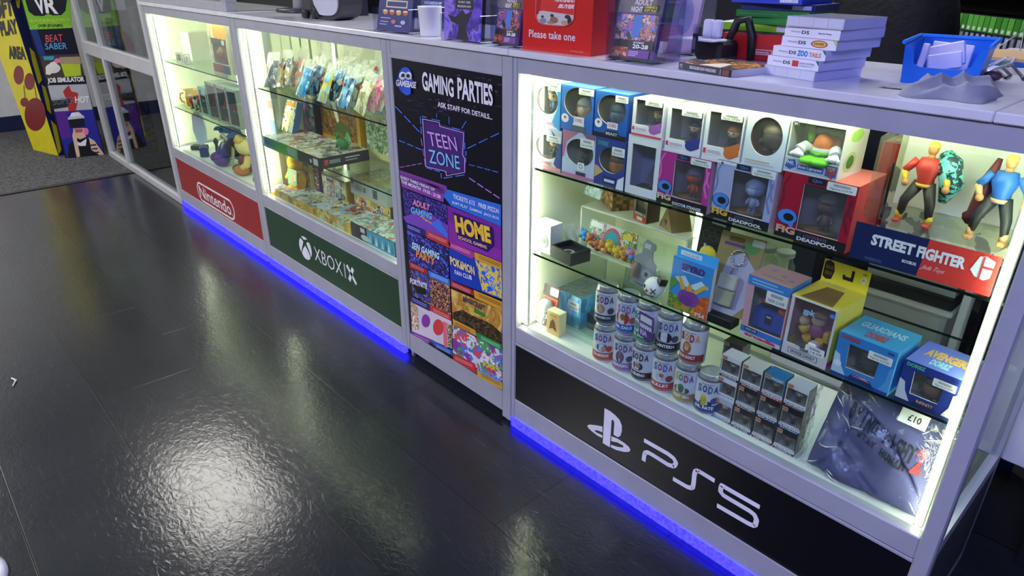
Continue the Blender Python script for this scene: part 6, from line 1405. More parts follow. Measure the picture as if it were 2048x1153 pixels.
b = B(); b.sph((-3.455, .11, z + .145), (.05, .044, .048), FUR('#ecd890'), 16, 10); b.sph((-3.45, .085, z + .185), (.026, .02, .026), FUR('#e8c060'), 10, 8); b.sph((-3.49, .09, z + .17), (.02, .018, .02), FUR('#d8a850'), 10, 8); b.build('head', o)
b = B(place((-3.545, .062, Ze + .05), -10, 10)); b.box(0, .06, 0, .002, 0, .085, M('#8ab878', .4)); b.on('front', 0); b.rect(.018, .02, .034, .07, '#d8803c', 1); b.rect(.04, .03, .055, .07, '#d0d8c0', 1); b.build('swing_tag', o)
b = B(); x, y, z = an(503, .09, Ze); x = -3.24
b.sph((x, y, z + .03), (.04, .03, .03), M('#c8783c', .9, bump=.4), 12, 8); b.sph((x + .02, y - .015, z + .05), (.026, .022, .022), M('#e8c8a0', .9), 10, 8); b.sph((x - .03, y - .02, z + .02), (.02, .018, .02), M('#a8542c', .9), 8, 6)
b.build('plush_toy', None, 'little orange plush toy lying in the near corner of the deck', 'plush toy')
# ------------------------------------------------------------------ things on the worktop
ZC = ZT + .0004
def cz(u, v): return on_z(u, v, ZT)
ACR = CLEAR('#eef0fa', .03, 2.2)
# payment terminal and monitor stand
p = cz(560, 22)
b = B(); b.lathe([(.11, 0), (.112, .004), (.108, .012), (.06, .016)], M('#2c2d31', .4), 40, (0, 0))
for v in range(len(b.V)): b.V[v] = Vector((b.V[v].x * 1.0 + p.x + .105, b.V[v].y * .75 + p.y + .03, b.V[v].z + ZC))
o = b.build('monitor_stand', None, 'dark oval monitor foot with pale stem on the worktop', 'monitor stand')
b = B(); b.tube([(p.x + .105, p.y + .05, ZC + .012), (p.x + .105, p.y + .07, ZC + .22)], [.035, .03], M('#b8b9be', .35), 18); b.build('stem', o)
q0 = cz(601, 36); q1 = cz(718, 34); ang = math.degrees(math.atan2(q1.y - q0.y, q1.x - q0.x))
L = (q1 - q0).length
Mx = place((q0.x, q0.y, ZC), 8)
b = B(Mx); L = .26
def super_oval(s, w, h, y0, y1, m, x0=0, z0=0, k=28, e=3.0):
    P = []
    for i in range(k):
        t = 2 * math.pi * i / k; c_, s_ = math.cos(t), math.sin(t)
        P.append((x0 + w / 2 + w / 2 * abs(c_) ** (2 / e) * (1 if c_ > 0 else -1), z0 + h / 2 + h / 2 * abs(s_) ** (2 / e) * (1 if s_ > 0 else -1)))
    s.extr(P, y0, y1, m)
super_oval(b, L * .72, .17, 0, .10, M('#33343a', .4), x0=L * .28)
b.box(0, L * .36, .0, .11, .012, .15, M('#3d3e44', .45), b=.02); b.box(.01, .045, -.004, .02, 0, .03, '#232327', b=.006); b.box(.07, .10, -.004, .02, 0, .03, '#232327', b=.006)
term = b.build('till_terminal', None, 'grey rounded till terminal with pale oval face on the worktop', 'till')
b = B(Mx); super_oval(b, L * .62, .145, -.006, .0, M('#c0c2ce', .3), x0=L * .34, z0=.016); b.build('face', term)
b = B(Mx); b.tube([(L * .1, .0, .13), (L * .3, -.004, .12), (L * .38, -.004, .05), (L * .5, -.004, .012)], .006, M('#15151a', .4), 8); b.build('cable', term)
carton('display_box', 'dark box with white lettering behind the till terminal', 'box', Vector((cz(722, 26).x, .33, ZC)), .16, .05, .16, '#17161f', side='#201c3a', art=[('t', 'MYST', .35, .3, .75, .5, '#c8c8d8', .03), ('p', [(.2, .55), (.35, .55), (.28, .2)], '#3a3aa8'), ('r', .5, .16, .6, .2, '#d8d4c0')])
# acrylic leaflet stands
def leaflet_stand(lab, uL, uR, yf, hgt, art, lean=10, yaw=0, pages='#4a3a90', lip=.0, extra=True, dpt=.085, cat='leaflet holder'):
    xL = xu(uL, yf, ZC); xR = xu(uR, yf, ZC); w = xR - xL
    Mx = place((xL, yf, ZC), yaw)
    b = B(Mx); b.box(-.006, w + .006, -.004, dpt, 0, .004, ACR, b=.001)
    b.box(-.006, -.003, -.004, dpt, .0042, .07 + lip, ACR, b=.001); b.box(w + .003, w + .006, -.004, dpt, .0042, .07 + lip, ACR, b=.001)
    if lip: b.box(-.0028, w * .28, -.004, -.001, .0042, .04 + lip, ACR, b=.001)
    b.box(-.0028, w + .0028, dpt - .003, dpt, .0042, .2, ACR)
    o = b.build('leaflet_holder', None, lab, cat)
    Ml = place((xL, yf + .004, ZC + .0045), yaw, lean)
    b = B(Ml); b.box(0, w, 0, .012, 0, hgt, M('#d8d4e4', .4), faces={'-y': M(pages, .35), '+x': M(pages, .4)})
    b.on('front', 0)
    for k, q in enumerate(art):
        lay = 1 + k * .3
        if q[0] == 'r': b.rect(q[1] * w, q[2] * hgt, q[3] * w, q[4] * hgt, q[5], lay)
        elif q[0] == 't': b.tx(q[1], q[2] * w, q[3] * hgt, q[4] * w, q[5] * hgt, q[6], lay, bold=.03)
        elif q[0] == 'p': b.p2([(x * w, z * hgt) for x, z in q[1]], q[2], lay)
        elif q[0] == 'e': b.ell(q[1] * w, q[2] * hgt, q[3] * w, q[4] * hgt, q[5], lay)
    b.build('leaflet', o)
    return o
NB = '#26306e'
leaflet_stand('acrylic holder with navy menu leaflet showing four orange shapes', 752, 815, .018, .135, [('r', 0, 0, 1, 1, NB), ('r', .22, .5, .85, .66, '#c8c0a0'), ('r', .26, .53, .82, .63, '#2c3472')] + [('e', .22 + .2 * k, .4, .075, .055, ['#d88a3c', '#c85a34', '#d8a03c', '#c84a3c'][k]) for k in range(4)] + [('e', .22 + .2 * k, .43, .07, .02, '#e8d8b0') for k in range(4)] + [('r', .1, .26, .4, .28, '#a8b0d8'), ('r', .1, .18, .34, .2, '#a8b0d8'), ('r', .08, .12, .3, .14, '#a8b0d8'), ('e', .5, .2, .07, .045, '#c8707c'), ('e', .78, .2, .07, .045, '#c0b0d8'), ('r', .55, .1, .75, .13, '#b0b0d0')], 12, 2, NB)
leaflet_stand('small acrylic holder with dark blue card behind the white cup', 838, 880, .17, .115, [('r', 0, 0, 1, 1, '#2a3a78'), ('r', 0, .8, 1, 1, '#c8a060'), ('t', 'MEMBERSHIP', .15, .62, .9, .7, '#d8dcec'), ('t', 'PICK A GIFT', .15, .52, .85, .59, '#d8dcec')], 8, 4, '#2a3a78')
# white cup
p = cz(862, 76)
b = B(); b.lathe([(.028, 0), (.031, .004), (.035, .078), (.036, .082), (.0335, .081), (.029, .01)], M('#e8e8ea', .4), 28, (xu(862, .05, ZC), .05))
for v in range(len(b.V)): b.V[v].z += ZC
o = b.build('cup', None, 'white plastic cup between leaflet holders', 'cup')
b = B(place((xu(862, .05, ZC), .05, ZC), 0)); b.on('cyl', (0, 0, .0335)); b.rect(-.03, .052, -.012, .07, M('#a0a2a6', .4), 1.5, 4); b.build('notch', o)
leaflet_stand('upright holder with violet storm poster and dark cloaked silhouette', 886, 960, .016, .15, [('r', 0, 0, 1, 1, ART(['#5a3ab0', '#7a5ad0', '#3a2a80', '#a080e0', '#4a48c0', '#6a50c8'], 22, .3, kind='noise', distort=2.0)), ('r', .3, .52, .78, .68, '#1c1a28'), ('t', '30 MAY 2025', .38, .62, .7, .66, '#c8c4d8'), ('t', 'PREORDER NOW', .36, .55, .72, .59, '#c8c4d8'), ('p', [(.35, 0), (.42, .25), (.2, .3), (.1, .42), (.3, .38), (.42, .45), (.5, .52), (.58, .44), (.75, .5), (.68, .36), (.6, .22), (.68, 0)], '#1a1626')], 4, 0, '#1a1626', extra=False)
def adult(): return [('r', 0, 0, 1, 1, '#4a2a70'), ('r', 0, .75, 1, 1, '#6a6068'), ('t', 'ADULT', .35, .87, .75, .96, '#e0c8d0'), ('t', 'NIGHT', .3, .76, .56, .85, '#e8e4e8'), ('p', [(.56, .76), (.92, .78), (.92, .88), (.56, .86)], '#16161a'), ('t', 'GAMING &', .6, .825, .88, .865, '#e0d040'), ('t', 'SOFT PLAY', .6, .775, .88, .815, '#e0d040'),
    ('r', .04, .3, .96, .72, ART(['#2a2430', '#c86a50', '#3a6ac0', '#8a3a90', '#d8a890', '#1c1c24', '#b05aa8'], 55, .3)), ('r', .42, .36, .6, .72, '#3a78c8'), ('r', .05, .18, .96, .32, '#1c1820'), ('t', 'SATURDAY', .5, .27, .75, .3, '#e0e0e8'), ('t', '20-28', .5, .19, .85, .26, '#f0f0f4'), ('r', .02, .03, .4, .2, ART(['#c8503c', '#d88a60', '#8a2a30', '#e0b090'], 60, .3)), ('r', .4, .04, .9, .17, '#6a3a90'), ('r', .44, .13, .66, .145, '#c8a0d8'), ('r', .44, .1, .66, .115, '#c8a0d8'), ('r', .44, .07, .62, .085, '#c8a0d8'), ('r', 0, 0, 1, .035, '#1a1a20')]
leaflet_stand('acrylic holder with gaming night leaflet partly hidden by red carton', 985, 1034, .02, .118, adult(), 10, 0, '#5a3a88', lip=.06)
leaflet_stand('acrylic holder with gaming night leaflet beside the red carton', 1216, 1302, .022, .13, adult(), 12, 0, '#5a3a98', lip=.06, dpt=.1)
# red take-one carton
xL = xu(1044, .02, ZC); xR = xu(1172, .02, ZC); w = xR - xL
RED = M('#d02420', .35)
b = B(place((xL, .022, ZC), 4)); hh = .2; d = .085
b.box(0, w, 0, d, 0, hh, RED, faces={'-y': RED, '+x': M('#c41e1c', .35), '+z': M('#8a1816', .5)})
b.on('front', 0); ah = .15
P = [(.2, .92), (.2, .52), (.24, .45), (.32, .41), (.62, .41), (.7, .45), (.75, .52), (.76, .92)]
b.p2([(x * w, z * ah) for x, z in P], M('#e23a34', .35), 1)
b.p2([(x * w, z * ah) for x, z in [(.22, .6), (.22, .5), (.27, .44), (.34, .42), (.62, .42), (.7, .46), (.74, .52), (.74, .58), (.3, .62)]], M('#d0ccc4', .4), 1.5)
for (x, z, rx, rz, c) in ((.30, .53, .022, .02, '#5a3a38'), (.31, .47, .05, .04, '#8a8ab0'), (.26, .45, .03, .02, '#c8a090'), (.44, .555, .026, .024, '#2c2228'), (.47, .49, .06, .05, '#a06a58'), (.42, .45, .05, .025, '#b88a78'), (.66, .55, .04, .03, '#3a2c2c'), (.69, .49, .03, .06, '#2c2426'), (.62, .46, .05, .035, '#c09a86')): b.ell(x * w, z * ah, rx * w, rz * ah, c, 2)
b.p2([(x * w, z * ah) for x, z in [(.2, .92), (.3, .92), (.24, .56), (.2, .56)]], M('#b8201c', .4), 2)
b.tx('NINTENDO', .47 * w, .76 * ah, .74 * w, .82 * ah, '#f0e4e0', 2, bold=.05, sh=.006); b.tx('BUYER', .52 * w, .67 * ah, .74 * w, .73 * ah, '#f0e4e0', 2, bold=.05, sh=.006)
b.tx('Please take one', .1 * w, .2 * ah, .78 * w, .32 * ah, '#ecd8d8', 2, bold=.015); b.tx('© Nintendo', .72 * w, .04 * ah, .9 * w, .065 * ah, '#d8a8a8', 2)
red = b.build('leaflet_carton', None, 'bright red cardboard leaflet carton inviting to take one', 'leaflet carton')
b = B(place((xL, .022, ZC), 4)); b.tube([(x * w, -.001, z * .15) for x, z in P], .0012, '#e86a64', 5); b.build('pocket_edge', red)
# behind: clear stand, game case stack, dock
leaflet_stand('clear empty leaflet holder behind the gaming night leaflet', 1330, 1380, .23, .2, [('r', 0, 0, 1, 1, '#b8a8c8'), ('e', .5, .4, .3, .2, '#8a90c0')], 10, 0, '#c0b0cc')
def case(name, lab, loc, yaw, col, spine, art, w=.135, d=.17, h=.014, topc=None, cat='game case', grp=None, face='front', edge=None, topart=None):
    return carton(name, lab, cat, loc, w, d, h, spine, side=edge or col, topc=topc or col, yaw=yaw, art=art, group=grp, topart=topart)
g0 = on_z(1420, 60, ZC + .06)
base = Vector((xu(1445, .27, ZC), .26, ZC))
case('game_case', 'red game box standing behind the old game case', base, 3, '#b01c20', M('#b81e22', .35), [('rr', 0)] if False else [('r', .0, .0, 1, .05, '#8a1416'), ('r', .5, .25, .82, .45, '#d8c0c4'), ('r', .515, .28, .805, .42, '#b81e22'), ('t', 'Nintendo', .54, .31, .78, .39, '#e8d4d8')], w=.15, d=.03, h=.055, topc='#c04a48')
sk = base + Vector((-.01, .035, 0))
st = ['dark grey game case at the bottom of the mixed stack', 'pale green game case in the mixed stack', 'green game case in the mixed stack above the pale one', 'darker green game case in the mixed stack', 'navy game case in the mixed stack', 'bright blue game case at the top of the mixed stack']
zz = ZC; off = [(.02, 0), (-.03, .0), (.02, .01), (.015, .0), (.02, .01), (.0, 0)]
for k, (c, s_, hh) in enumerate((('#2a2a2e', '#3a3a3e', .058), ('#c8d0c0', '#8ac82c', .016), ('#2a7a34', '#2f8a3a', .014), ('#1f6a2c', '#277a34', .014), ('#1c2458', '#24306c', .014), ('#2036a8', '#2a44c0', .016))):
    case('game_case', st[k], Vector((sk.x + off[k][0], sk.y + off[k][1], zz)), [0, 6, -3, 2, 4, -2][k], c, M(s_, .35), [('r', .7, .2, .95, .8, '#c8d0e0'), ('t', 'PS4', .74, .3, .86, .7, '#e8ecf4')] if k > 3 else ([('r', .84, .1, 1, .9, '#d8d8d8')] if k == 1 else [('r', .05, .4, .6, .5, '#4a9a58')] if k else []), w=.17, d=.135, h=hh, grp='mixed game cases in a loose stack'); zz += hh + .0004
# headset dock
p = Vector((xu(1372, .17, ZC), .17, ZC)); b = B(place(p, -8))
b.box(.0, .075, .02, .09, .0, .042, M('#121216', .4), b=.008); b.box(-.012, .078, -.012, .04, .0424, .047, M('#e4e4ec', .35), b=.002); b.box(.012, .036, .028, .045, .0474, .085, M('#e0e0ea', .35), b=.004); b.box(.038, .06, .028, .045, .0474, .085, M('#e0e0ea', .35), b=.004)
o = b.build('charging_dock', None, 'white charging dock on a black base, with dangling black tag', 'dock')
b = B(place(p, -8)); b.box(.025, .041, -.016, -.0125, .018, .058, M('#1c1c22', .35), b=.002); b.on('front', -.0165); b.rect(.029, .025, .037, .05, '#5a5a64', 1); b.build('tag', o)
b = B(place(p, -8)); b.tube([(.03, .105, .0), (.035, .1, .04), (.05, .1, .08), (.075, .105, .085), (.092, .105, .05), (.096, .105, .0)], [.009, .01, .009, .009, .01, .009], M('#141419', .5), 8); b.build('headband', o)
# lying game case near the edge
a = cz(1357, 138); c = cz(1462, 156)
an_ = math.degrees(math.atan2(c.y - a.y, c.x - a.x)); w = (c - a).length
case('game_case', 'old disc game case lying flat with dark spine and fiery cover', Vector((a.x, a.y, ZC)), an_, '#8a8c90', M('#3c3e44', .35), [('r', 0, 0, .8, 1, '#46484e'), ('t', 'SMUGGLERS RUN WARZONES', .22, .3, .72, .75, '#e0e0e4', .03), ('t', 'P2', .03, .2, .08, .8, '#c8c8cc'), ('r', .8, .1, .81, .9, '#d8d8d8'), ('r', .84, .1, .96, .9, '#8a5a4c')], w=w, d=.125, h=.0135, topc=ART(['#5a4238', '#c8782c', '#3a3234', '#d8a04a', '#8a5a38', '#2a2628'], 22, .25), edge='#c0c2c8', topart=[('p', [(.35, .05), (.75, .05), (.6, .5), (.45, .5)], '#d8c8a8')])
# handheld game case stack
p0 = cz(1527, 148); p1 = cz(1627, 164); an_ = math.degrees(math.atan2(p1.y - p0.y, p1.x - p0.x)); w = (p1 - p0).length
CLC = M('#c9cade', .25); zz = ZC
names = ['clear handheld game case at the bottom of the white stack', 'white handheld game case with red square, second from the bottom', 'white handheld game case with blue and orange letters on its spine', 'white handheld game case with an oval gold crest on spine', 'white handheld game case with small plain title on spine', 'clear grey handheld game case on top of the white stack']
def spin(k):
    A_ = [('r', .0, 0, 1, 1, '#e9e9f2'), ('t', 'Nintendo', .12, .42, .3, .6, '#8a8a96'), ('t', 'DS', .32, .32, .46, .66, '#2a2a34', .03)]
    if k == 1: return A_ + [('r', .5, .2, .62, .8, '#c83a38'), ('t', 'HARRY POTTER', .64, .5, .92, .68, '#7a8a9a'), ('t', 'YEARS 5-7', .64, .25, .9, .42, '#9aa4b0'), ('p', [(.93, 1), (1, 1), (1, .5)], '#2f7a50')]
    if k == 2: return A_ + [('t', 'ZOO', .48, .2, .68, .8, '#3a8ac8', .06), ('t', 'TAILS', .7, .25, .92, .7, '#d88a60', .03), ('p', [(.93, 1), (1, 1), (1, .5)], '#2f7a50')]
    if k == 3: return A_ + [('e', .7, .5, .15, .36, '#b0483c'), ('e', .7, .5, .125, .28, '#e0c060'), ('t', 'DINER', .61, .4, .79, .62, '#a03a30', .04), ('p', [(.93, 1), (1, 1), (1, .4)], '#d8d060')]
    if k == 4: return A_ + [('t', 'Sports Party', .62, .4, .86, .6, '#5a5a66')]
    return [('r', .02, .1, .98, .9, '#d2d3e0'), ('r', .22, .1, .23, .9, '#b8b9cc'), ('r', .48, .1, .49, .9, '#b8b9cc'), ('r', .73, .1, .74, .9, '#b8b9cc')]
jit = [(0, 0, 0), (.004, .0, .5), (.01, .004, 1.5), (.022, .01, 2.5), (.026, .008, 2), (.03, .0, 4)]
for k in range(6):
    hh = .0178
    lx = p0 + Vector((jit[k][0], jit[k][1], 0))
    o = case('game_case', names[k], Vector((lx.x, lx.y, zz)), an_ + jit[k][2], '#c4c5dc', CLC, spin(k), w=w, d=.14, h=hh, topc=M('#8a8c98' if k == 5 else '#d8d8e4', .2), grp='handheld game cases in the white stack', edge='#bcbce0')
    zz += hh + .0004
# blue storage bin
p0 = cz(1800, 124); 
BL = M('#1f6fd8', .3)
BX, BY = xu(1800, .19, ZC), .19; BW, BDp, BH = .118, .17, .066
Mx = place((BX, BY, ZC), 10)
b = B(Mx); t = .004
b.box(0, BW, 0, BDp, 0, t, BL)
b.extr([(0, t), (BW, t), (BW + .006, BH), (BW - .008, BH - .006), (BW - .014, .034), (BW - .026, .028), (.026, .028), (.014, .034), (.008, BH - .006), (-.006, BH)], 0, t, BL)
b.box(0, BW, BDp - t, BDp, t, BH, BL)
for x_ in (0, BW - t): b.extr([(x_, t), (x_ + t, t), (x_ + t + (.006 if x_ else -.006), BH), (x_ + (.006 if x_ else -.006), BH)], t, BDp - t, BL)
bn = b.build('storage_bin', None, 'bright blue open fronted storage bin on the worktop', 'bin')
b = B(Mx)
for (a0, a1, y0, y1, z0, z1) in ((-.012, -.004, -.004, BDp, BH, BH + .007), (BW + .004, BW + .012, -.004, BDp, BH, BH + .007), (-.012, BW + .012, BDp - .002, BDp + .006, BH, BH + .007)): b.box(a0, a1, y0, y1, z0, z1, M('#2f86ee', .3), b=.002)
b.build('rim', bn)
for k, (x_, y_, ww, hh, yw, rl, lb) in enumerate(((.014, .03, .012, .052, 0, 4, 'white card upright at the side of blue bin'), (.034, .045, .055, .03, 8, -12, 'white card tilted across the middle of blue bin'), (.03, .08, .06, .042, -4, -16, 'white card tilted at the back of blue bin'), (.02, .115, .07, .05, 4, 4, 'white card standing at the rear of blue bin'))):
    q = Mx @ Vector((x_, y_, t + .012))
    b = B(place(q, 10 + yw, 12, rl)); b.box(0, ww, 0, .012, 0, hh, M('#d6d2e6', .4), b=.002); b.build('white_card', None, lb, 'card', 'white cards in the blue bin')
# cloth
b = B(); cl = M('#92949c', .95, bump=.2, bscale=160)
CX0, CX1 = xu(1775, .0, ZC), xu(1945, .0, ZC)
def clothf(a, c):
    x = CX0 + (CX1 - CX0) * a; e = max(0, 1 - abs(2 * a - 1) ** 4) ** .5
    q = max(0.0, math.sin(min(1, c) * math.pi)) ** .55
    n0 = noise.noise(Vector((a * 2.2, c * 1.6, 5)))
    rid = lambda t: (1 - abs((t % 1) * 2 - 1)) ** 1.6
    fold = .6 * rid(c * 2.1 - a * 1.5 + .5 * n0 + .2) + .4 * rid(a * 3.1 + c * 1.2 + .7 * n0)
    h = (.010 + .010 * a + .026 * fold + .006 * n0) * q * e
    y = .042 + c * .11 - .012 * math.sin(a * 5) - .012 * (1 - c) * math.sin(a * 9)
    return (x + .006 * noise.noise(Vector((a * 3, c * 3, 8))), y, ZC + max(.0, h))
b.grid(clothf, 70, 44, cl)
b.grid(lambda a, c: (CX0 - .05 + a * .07, .09 + c * .06 + .01 * a, ZC + .0015 + .006 * math.sin(c * 3.1) * a + .003 * noise.noise(Vector((a * 6, c * 5, 3)))), 10, 8, cl)
b.build('cloth', None, 'crumpled grey cleaning cloth on the worktop in front of bin', 'cloth')
# spectacles / small tools heap
p = cz(1985, 140); o = empty('spectacles', Vector((p.x + .03, p.y, ZC)), 'wire framed spectacles and clip resting beside the cloth', 'spectacles')
sv = M('#a8aab4', .25, .8)
b = B(); q = lambda u, v, z: tuple(on_z(u, v, ZC + z))
b.tube([q(1958, 152, .006), q(1990, 138, .014), q(2022, 128, .018), q(2030, 118, .02), q(2012, 116, .018), q(1962, 140, .01)], .0028, M('#d0d2da', .3, .3), 7); b.build('arm', o)
b = B(); b.tube([q(2002, 130, .004), q(2022, 150, .003), q(2012, 156, .003), q(1995, 142, .004)], .0022, '#24242a', 7); b.tube([q(2025, 130, .004), q(2044, 152, .003), q(2046, 158, .003)], .0024, '#24242a', 7); b.build('temple', o)
b = B(); b.sph(q(1985, 152, .009), (.016, .012, .009), '#4a3a44', 10, 7); b.sph(q(1968, 153, .007), (.010, .009, .006), '#2c2a30', 8, 6); b.build('pads', o)
b = B(); b.box(q(2008, 128, .01)[0] - .008, q(2008, 128, .01)[0] + .012, q(2008, 128, .01)[1] - .006, q(2008, 128, .01)[1] + .004, ZC + .004, ZC + .013, '#3f6a3c', b=.002); b.build('clip', o)
b = B(); c0 = on_z(1985, 104, ZC)
b.tube([(c0.x, c0.y - .02, ZC + .002), (c0.x + .05, c0.y + .01, ZC + .055), (c0.x + .055, c0.y + .012, ZC + .004)], .0018, sv, 6); b.tube([(c0.x + .05, c0.y + .01, ZC + .055), (c0.x + .12, c0.y + .02, ZC + .05)], .0018, sv, 6); b.build('wire_easel', None, 'thin bent wire easel behind the spectacles', 'easel')
p = on_z(1990, 103, ZC)
carton('board_book', 'flat tan and blue board book at the far edge of worktop', 'book', Vector((p.x + .01, .60, ZC)), .26, .2, .016, '#3a6ac0', side='#3a6ac0', topc='#b8966a', yaw=2, art=[('r', 0, .6, 1, 1, '#b89a70')])

# ------------------------------------------------------------------ behind the counter
# black bag on a chair back
b = B(); c = on_y(1742, 60, 1.25)
def bagf(a, e):
    th = 2 * math.pi * a; ph = (e - .5) * math.pi
    r = 1 + .08 * noise.noise(Vector((math.cos(th) * 2, math.sin(th) * 2, e * 4)))
    cx_, sx_ = math.cos(th), math.sin(th)
    return (c.x + .24 * abs(cx_) ** .6 * (1 if cx_ > 0 else -1) * math.cos(ph) ** .5 * r, 1.27 + .11 * sx_ * math.cos(ph) ** .5 * r, 1.03 + .40 * math.sin(ph))
b.grid(bagf, 28, 16, M('#121216', .75, bump=.4, bscale=40))
bo = b.build('backpack', None, 'black backpack slumped behind the worktop', 'bag')
b = B(); b.tube([(c.x - .1, 1.14, 1.38), (c.x - .12, 1.125, 1.2), (c.x - .1, 1.14, .95)], .012, '#1c1c22', 8); b.build('strap', bo)
b = B(); b.box(c.x - .24, c.x + .24, 1.10, 1.45, .56, .615, M('#1a1a1e', .6), b=.02); ch = b.build('office_chair', None, 'dark chair behind the counter holding the backpack', 'chair')
b = B(); b.tube([(c.x, 1.28, 0.06), (c.x, 1.28, .56)], .03, '#2a2a2e', 10); b.build('column', ch)
for k in range(5):
    a_ = 2 * math.pi * k / 5 + .3; b = B(); b.tube([(c.x, 1.28, .08), (c.x + .2 * math.cos(a_), 1.28 + .2 * math.sin(a_), .04)], [.022, .014], '#2a2a2e', 8); b.sph((c.x + .2 * math.cos(a_), 1.28 + .2 * math.sin(a_), .02), .02, '#0c0c0e', 8, 6); b.build('leg', ch)
# shelf of game cases
zt_ = 1.2
GA = on_z(1812, 14, zt_); GBp = on_z(2046, 40, zt_)
dv = (GBp - GA); ang = math.degrees(math.atan2(dv.y, dv.x)); LN = dv.length
ux, uy = math.cos(math.radians(ang)), math.sin(math.radians(ang))
hc = .19; n_ = 24; pitch = LN / (n_ - 1)
Mg = place((GA.x, GA.y, 0), ang); zb = zt_ - hc - .001
KB = M('#15151a', .5)
sh = B(Mg)
for z_ in (zb - .02, zb - .26, zb - .52, zb - .78, zb + .26): sh.box(-.1, LN + .25, -.01, .2, z_, z_ + .0195, KB)
sh.box(-.12, -.1, -.01, .2, 0, zb + .28, KB); sh.box(LN + .25, LN + .27, -.01, .2, 0, zb + .28, KB)
shelf = sh.build('game_shelf', None, 'black shelf unit filled with upright game cases', 'shelf')
b = B(Mg); b.box(-.1, LN + .25, .185, .2, 0, zb + .28, M('#101014', .6)); b.build('back_board', shelf)
rg = random.Random(9)
gcase = []
for v in range(3):
    t = B(); w_ = pitch * .9; t.box(0, w_, 0, .14, 0, hc, M(['#2c2e34', '#34363c', '#26282e'][v], .35)); t.on('front', 0)
    t.rect(0, hc * .72, w_, hc, M(['#4a9434', '#3c7f2c', '#5aa640'][v], .3), 1); t.rect(w_ * .2, hc * .2, w_ * .8, hc * .68, M(['#c8ccd4', '#7a7e88', '#9a9ea8'][v], .4), 1.5); t.rect(w_ * .25, hc * .74, w_ * .75, hc * .8, '#c8d8c0', 1.5); t.rect(w_ * .15, hc * .02, w_ * .85, hc * .12, ['#c8c8c8', '#c03a38', '#d8d8d8'][v], 1.5)
    gcase.append(t)
ORD = 'first second third fourth fifth sixth seventh eighth ninth tenth eleventh twelfth thirteenth fourteenth fifteenth sixteenth seventeenth eighteenth nineteenth twentieth twenty-first twenty-second twenty-third twenty-fourth twenty-fifth twenty-sixth'.split()
for i in range(n_ + 2):
    v = rg.randrange(3); t = gcase[v]; q = B(place((GA.x + ux * pitch * i, GA.y + uy * pitch * i, zt_ - hc), ang))
    q.V = [q.M @ Vector(p) for p in t.V]; q.F, q.I, q.S, q.mats = t.F, t.I, t.S, t.mats
    q.build('game_case', None, 'green topped game case upright on black shelf unit, %s counting from the backpack' % ORD[i], 'game case', 'upright game cases on the shelf unit')
# grey tub and boxes seen through the back of the nearest cabinet
b = B(); b.box(-.575, -.365, .62, .9, .24, .555, M('#c2c4c8', .45), b=.012)
tub = b.build('storage_tub', None, 'grey storage tub with white rim and black lid behind the black based cabinet', 'tub')
b = B(); b.box(-.585, -.352, .605, .915, .5552, .572, M('#f0f1f4', .35), b=.005); b.build('rim', tub); b = B(); b.box(-.583, -.355, .607, .913, .5724, .602, M('#0e0e11', .35), b=.006); b.build('lid', tub)
b = B(); b.box(-.66, -.356, .60, 1.02, 0.0, .2395, M('#2b2c34', .6), b=.01); b.build('low_cupboard', None, 'dark low cupboard under the grey tub behind the counter', 'cupboard')
carton('paper_box', 'light grey box lying on the black lid behind the black based cabinet', 'box', Vector((-.578, .63, .6025)), .215, .25, .13, '#b9bcc2', side='#8c8d90')
# ------------------------------------------------------------------ glazed case at the far end
r = empty('glazed_case', Vector((-5.1, .25, 0)), 'tall unlit glazed case with white framing past the red fronted cabinet', 'glazed case')
f = B(); xe = -5.9; xs = -4.3175
GF = M('#bdbdc0', .4, bump=.02)
f.box(xe, xs, 0, .05, 0, .045, GF, b=.003); f.box(xe, xs, 0, .045, .76, .845, GF, b=.003); f.box(xe, xs, 0, .045, 1.75, 1.8, GF)
for xx in (xe, -5.43, xs - .05): f.box(xx, xx + .05, .001, .044, .045, 1.75, GF, b=.003)
for xx in (xe, xs - .03): f.box(xx, xx + .03, .47, .5, 0, 1.8, GF); f.box(xx, xx + .03, .045, .47, 1.77, 1.8, GF); f.box(xx, xx + .03, .045, .47, 0, .045, GF)
f.build('frame', r)
b = B(); b.box(xe + .05, -5.43, .02, .024, .045, .76, GLASS); b.build('pane', r); b = B(); b.box(xe + .05, -5.43, .02, .024, .845, 1.75, GLASS); b.build('pane', r)
GL2 = CLEAR('#dfe6e6', .01, 1.0)
b = B(); b.box(-5.38, xs - .05, .02, .024, .045, .76, GL2); b.build('pane', r); b = B(); b.box(-5.38, xs - .05, .02, .024, .845, 1.75, GL2); b.build('pane', r)
b = B(); b.box(-5.55, xs - .03, .47, .49, .045, 1.77, M('#14151c', .6)); b.build('back_panel', r); b = B(); b.box(-5.9, -5.55, .47, .49, .045, .9, M('#14151c', .6)); b.build('back_panel', r)
b = B(); b.box(xe + .002, xe + .02, .046, .469, .046, .758, M('#16171c', .6)); b.build('shade_panel', r)  # dark panel added so the inside of the case looks shaded
b = B(); b.box(xs - .045, xs - .03, .046, .47, .046, 1.77, M('#23242c', .6)); b.build('side_panel', r)
b = B(); b.box(xe + .03, xs - .05, .05, .465, .77, .79, M('#2a2a30', .5)); b.build('shelf', r)
b = B(); b.box(xe + .03, xs - .05, .05, .465, .02, .046, M('#1a1a1e', .6)); b.build('base_board', r)
camo = ART(['#1c1c16', '#3a3620', '#5a5230', '#141410', '#2a2818'], 14, .8)
b = B(); b.box(-5.84, -5.64, .12, .4, .0465, .6, camo, b=.03); b.build('camouflage_bag', None, 'camouflage patterned bag standing inside the glazed case', 'bag')
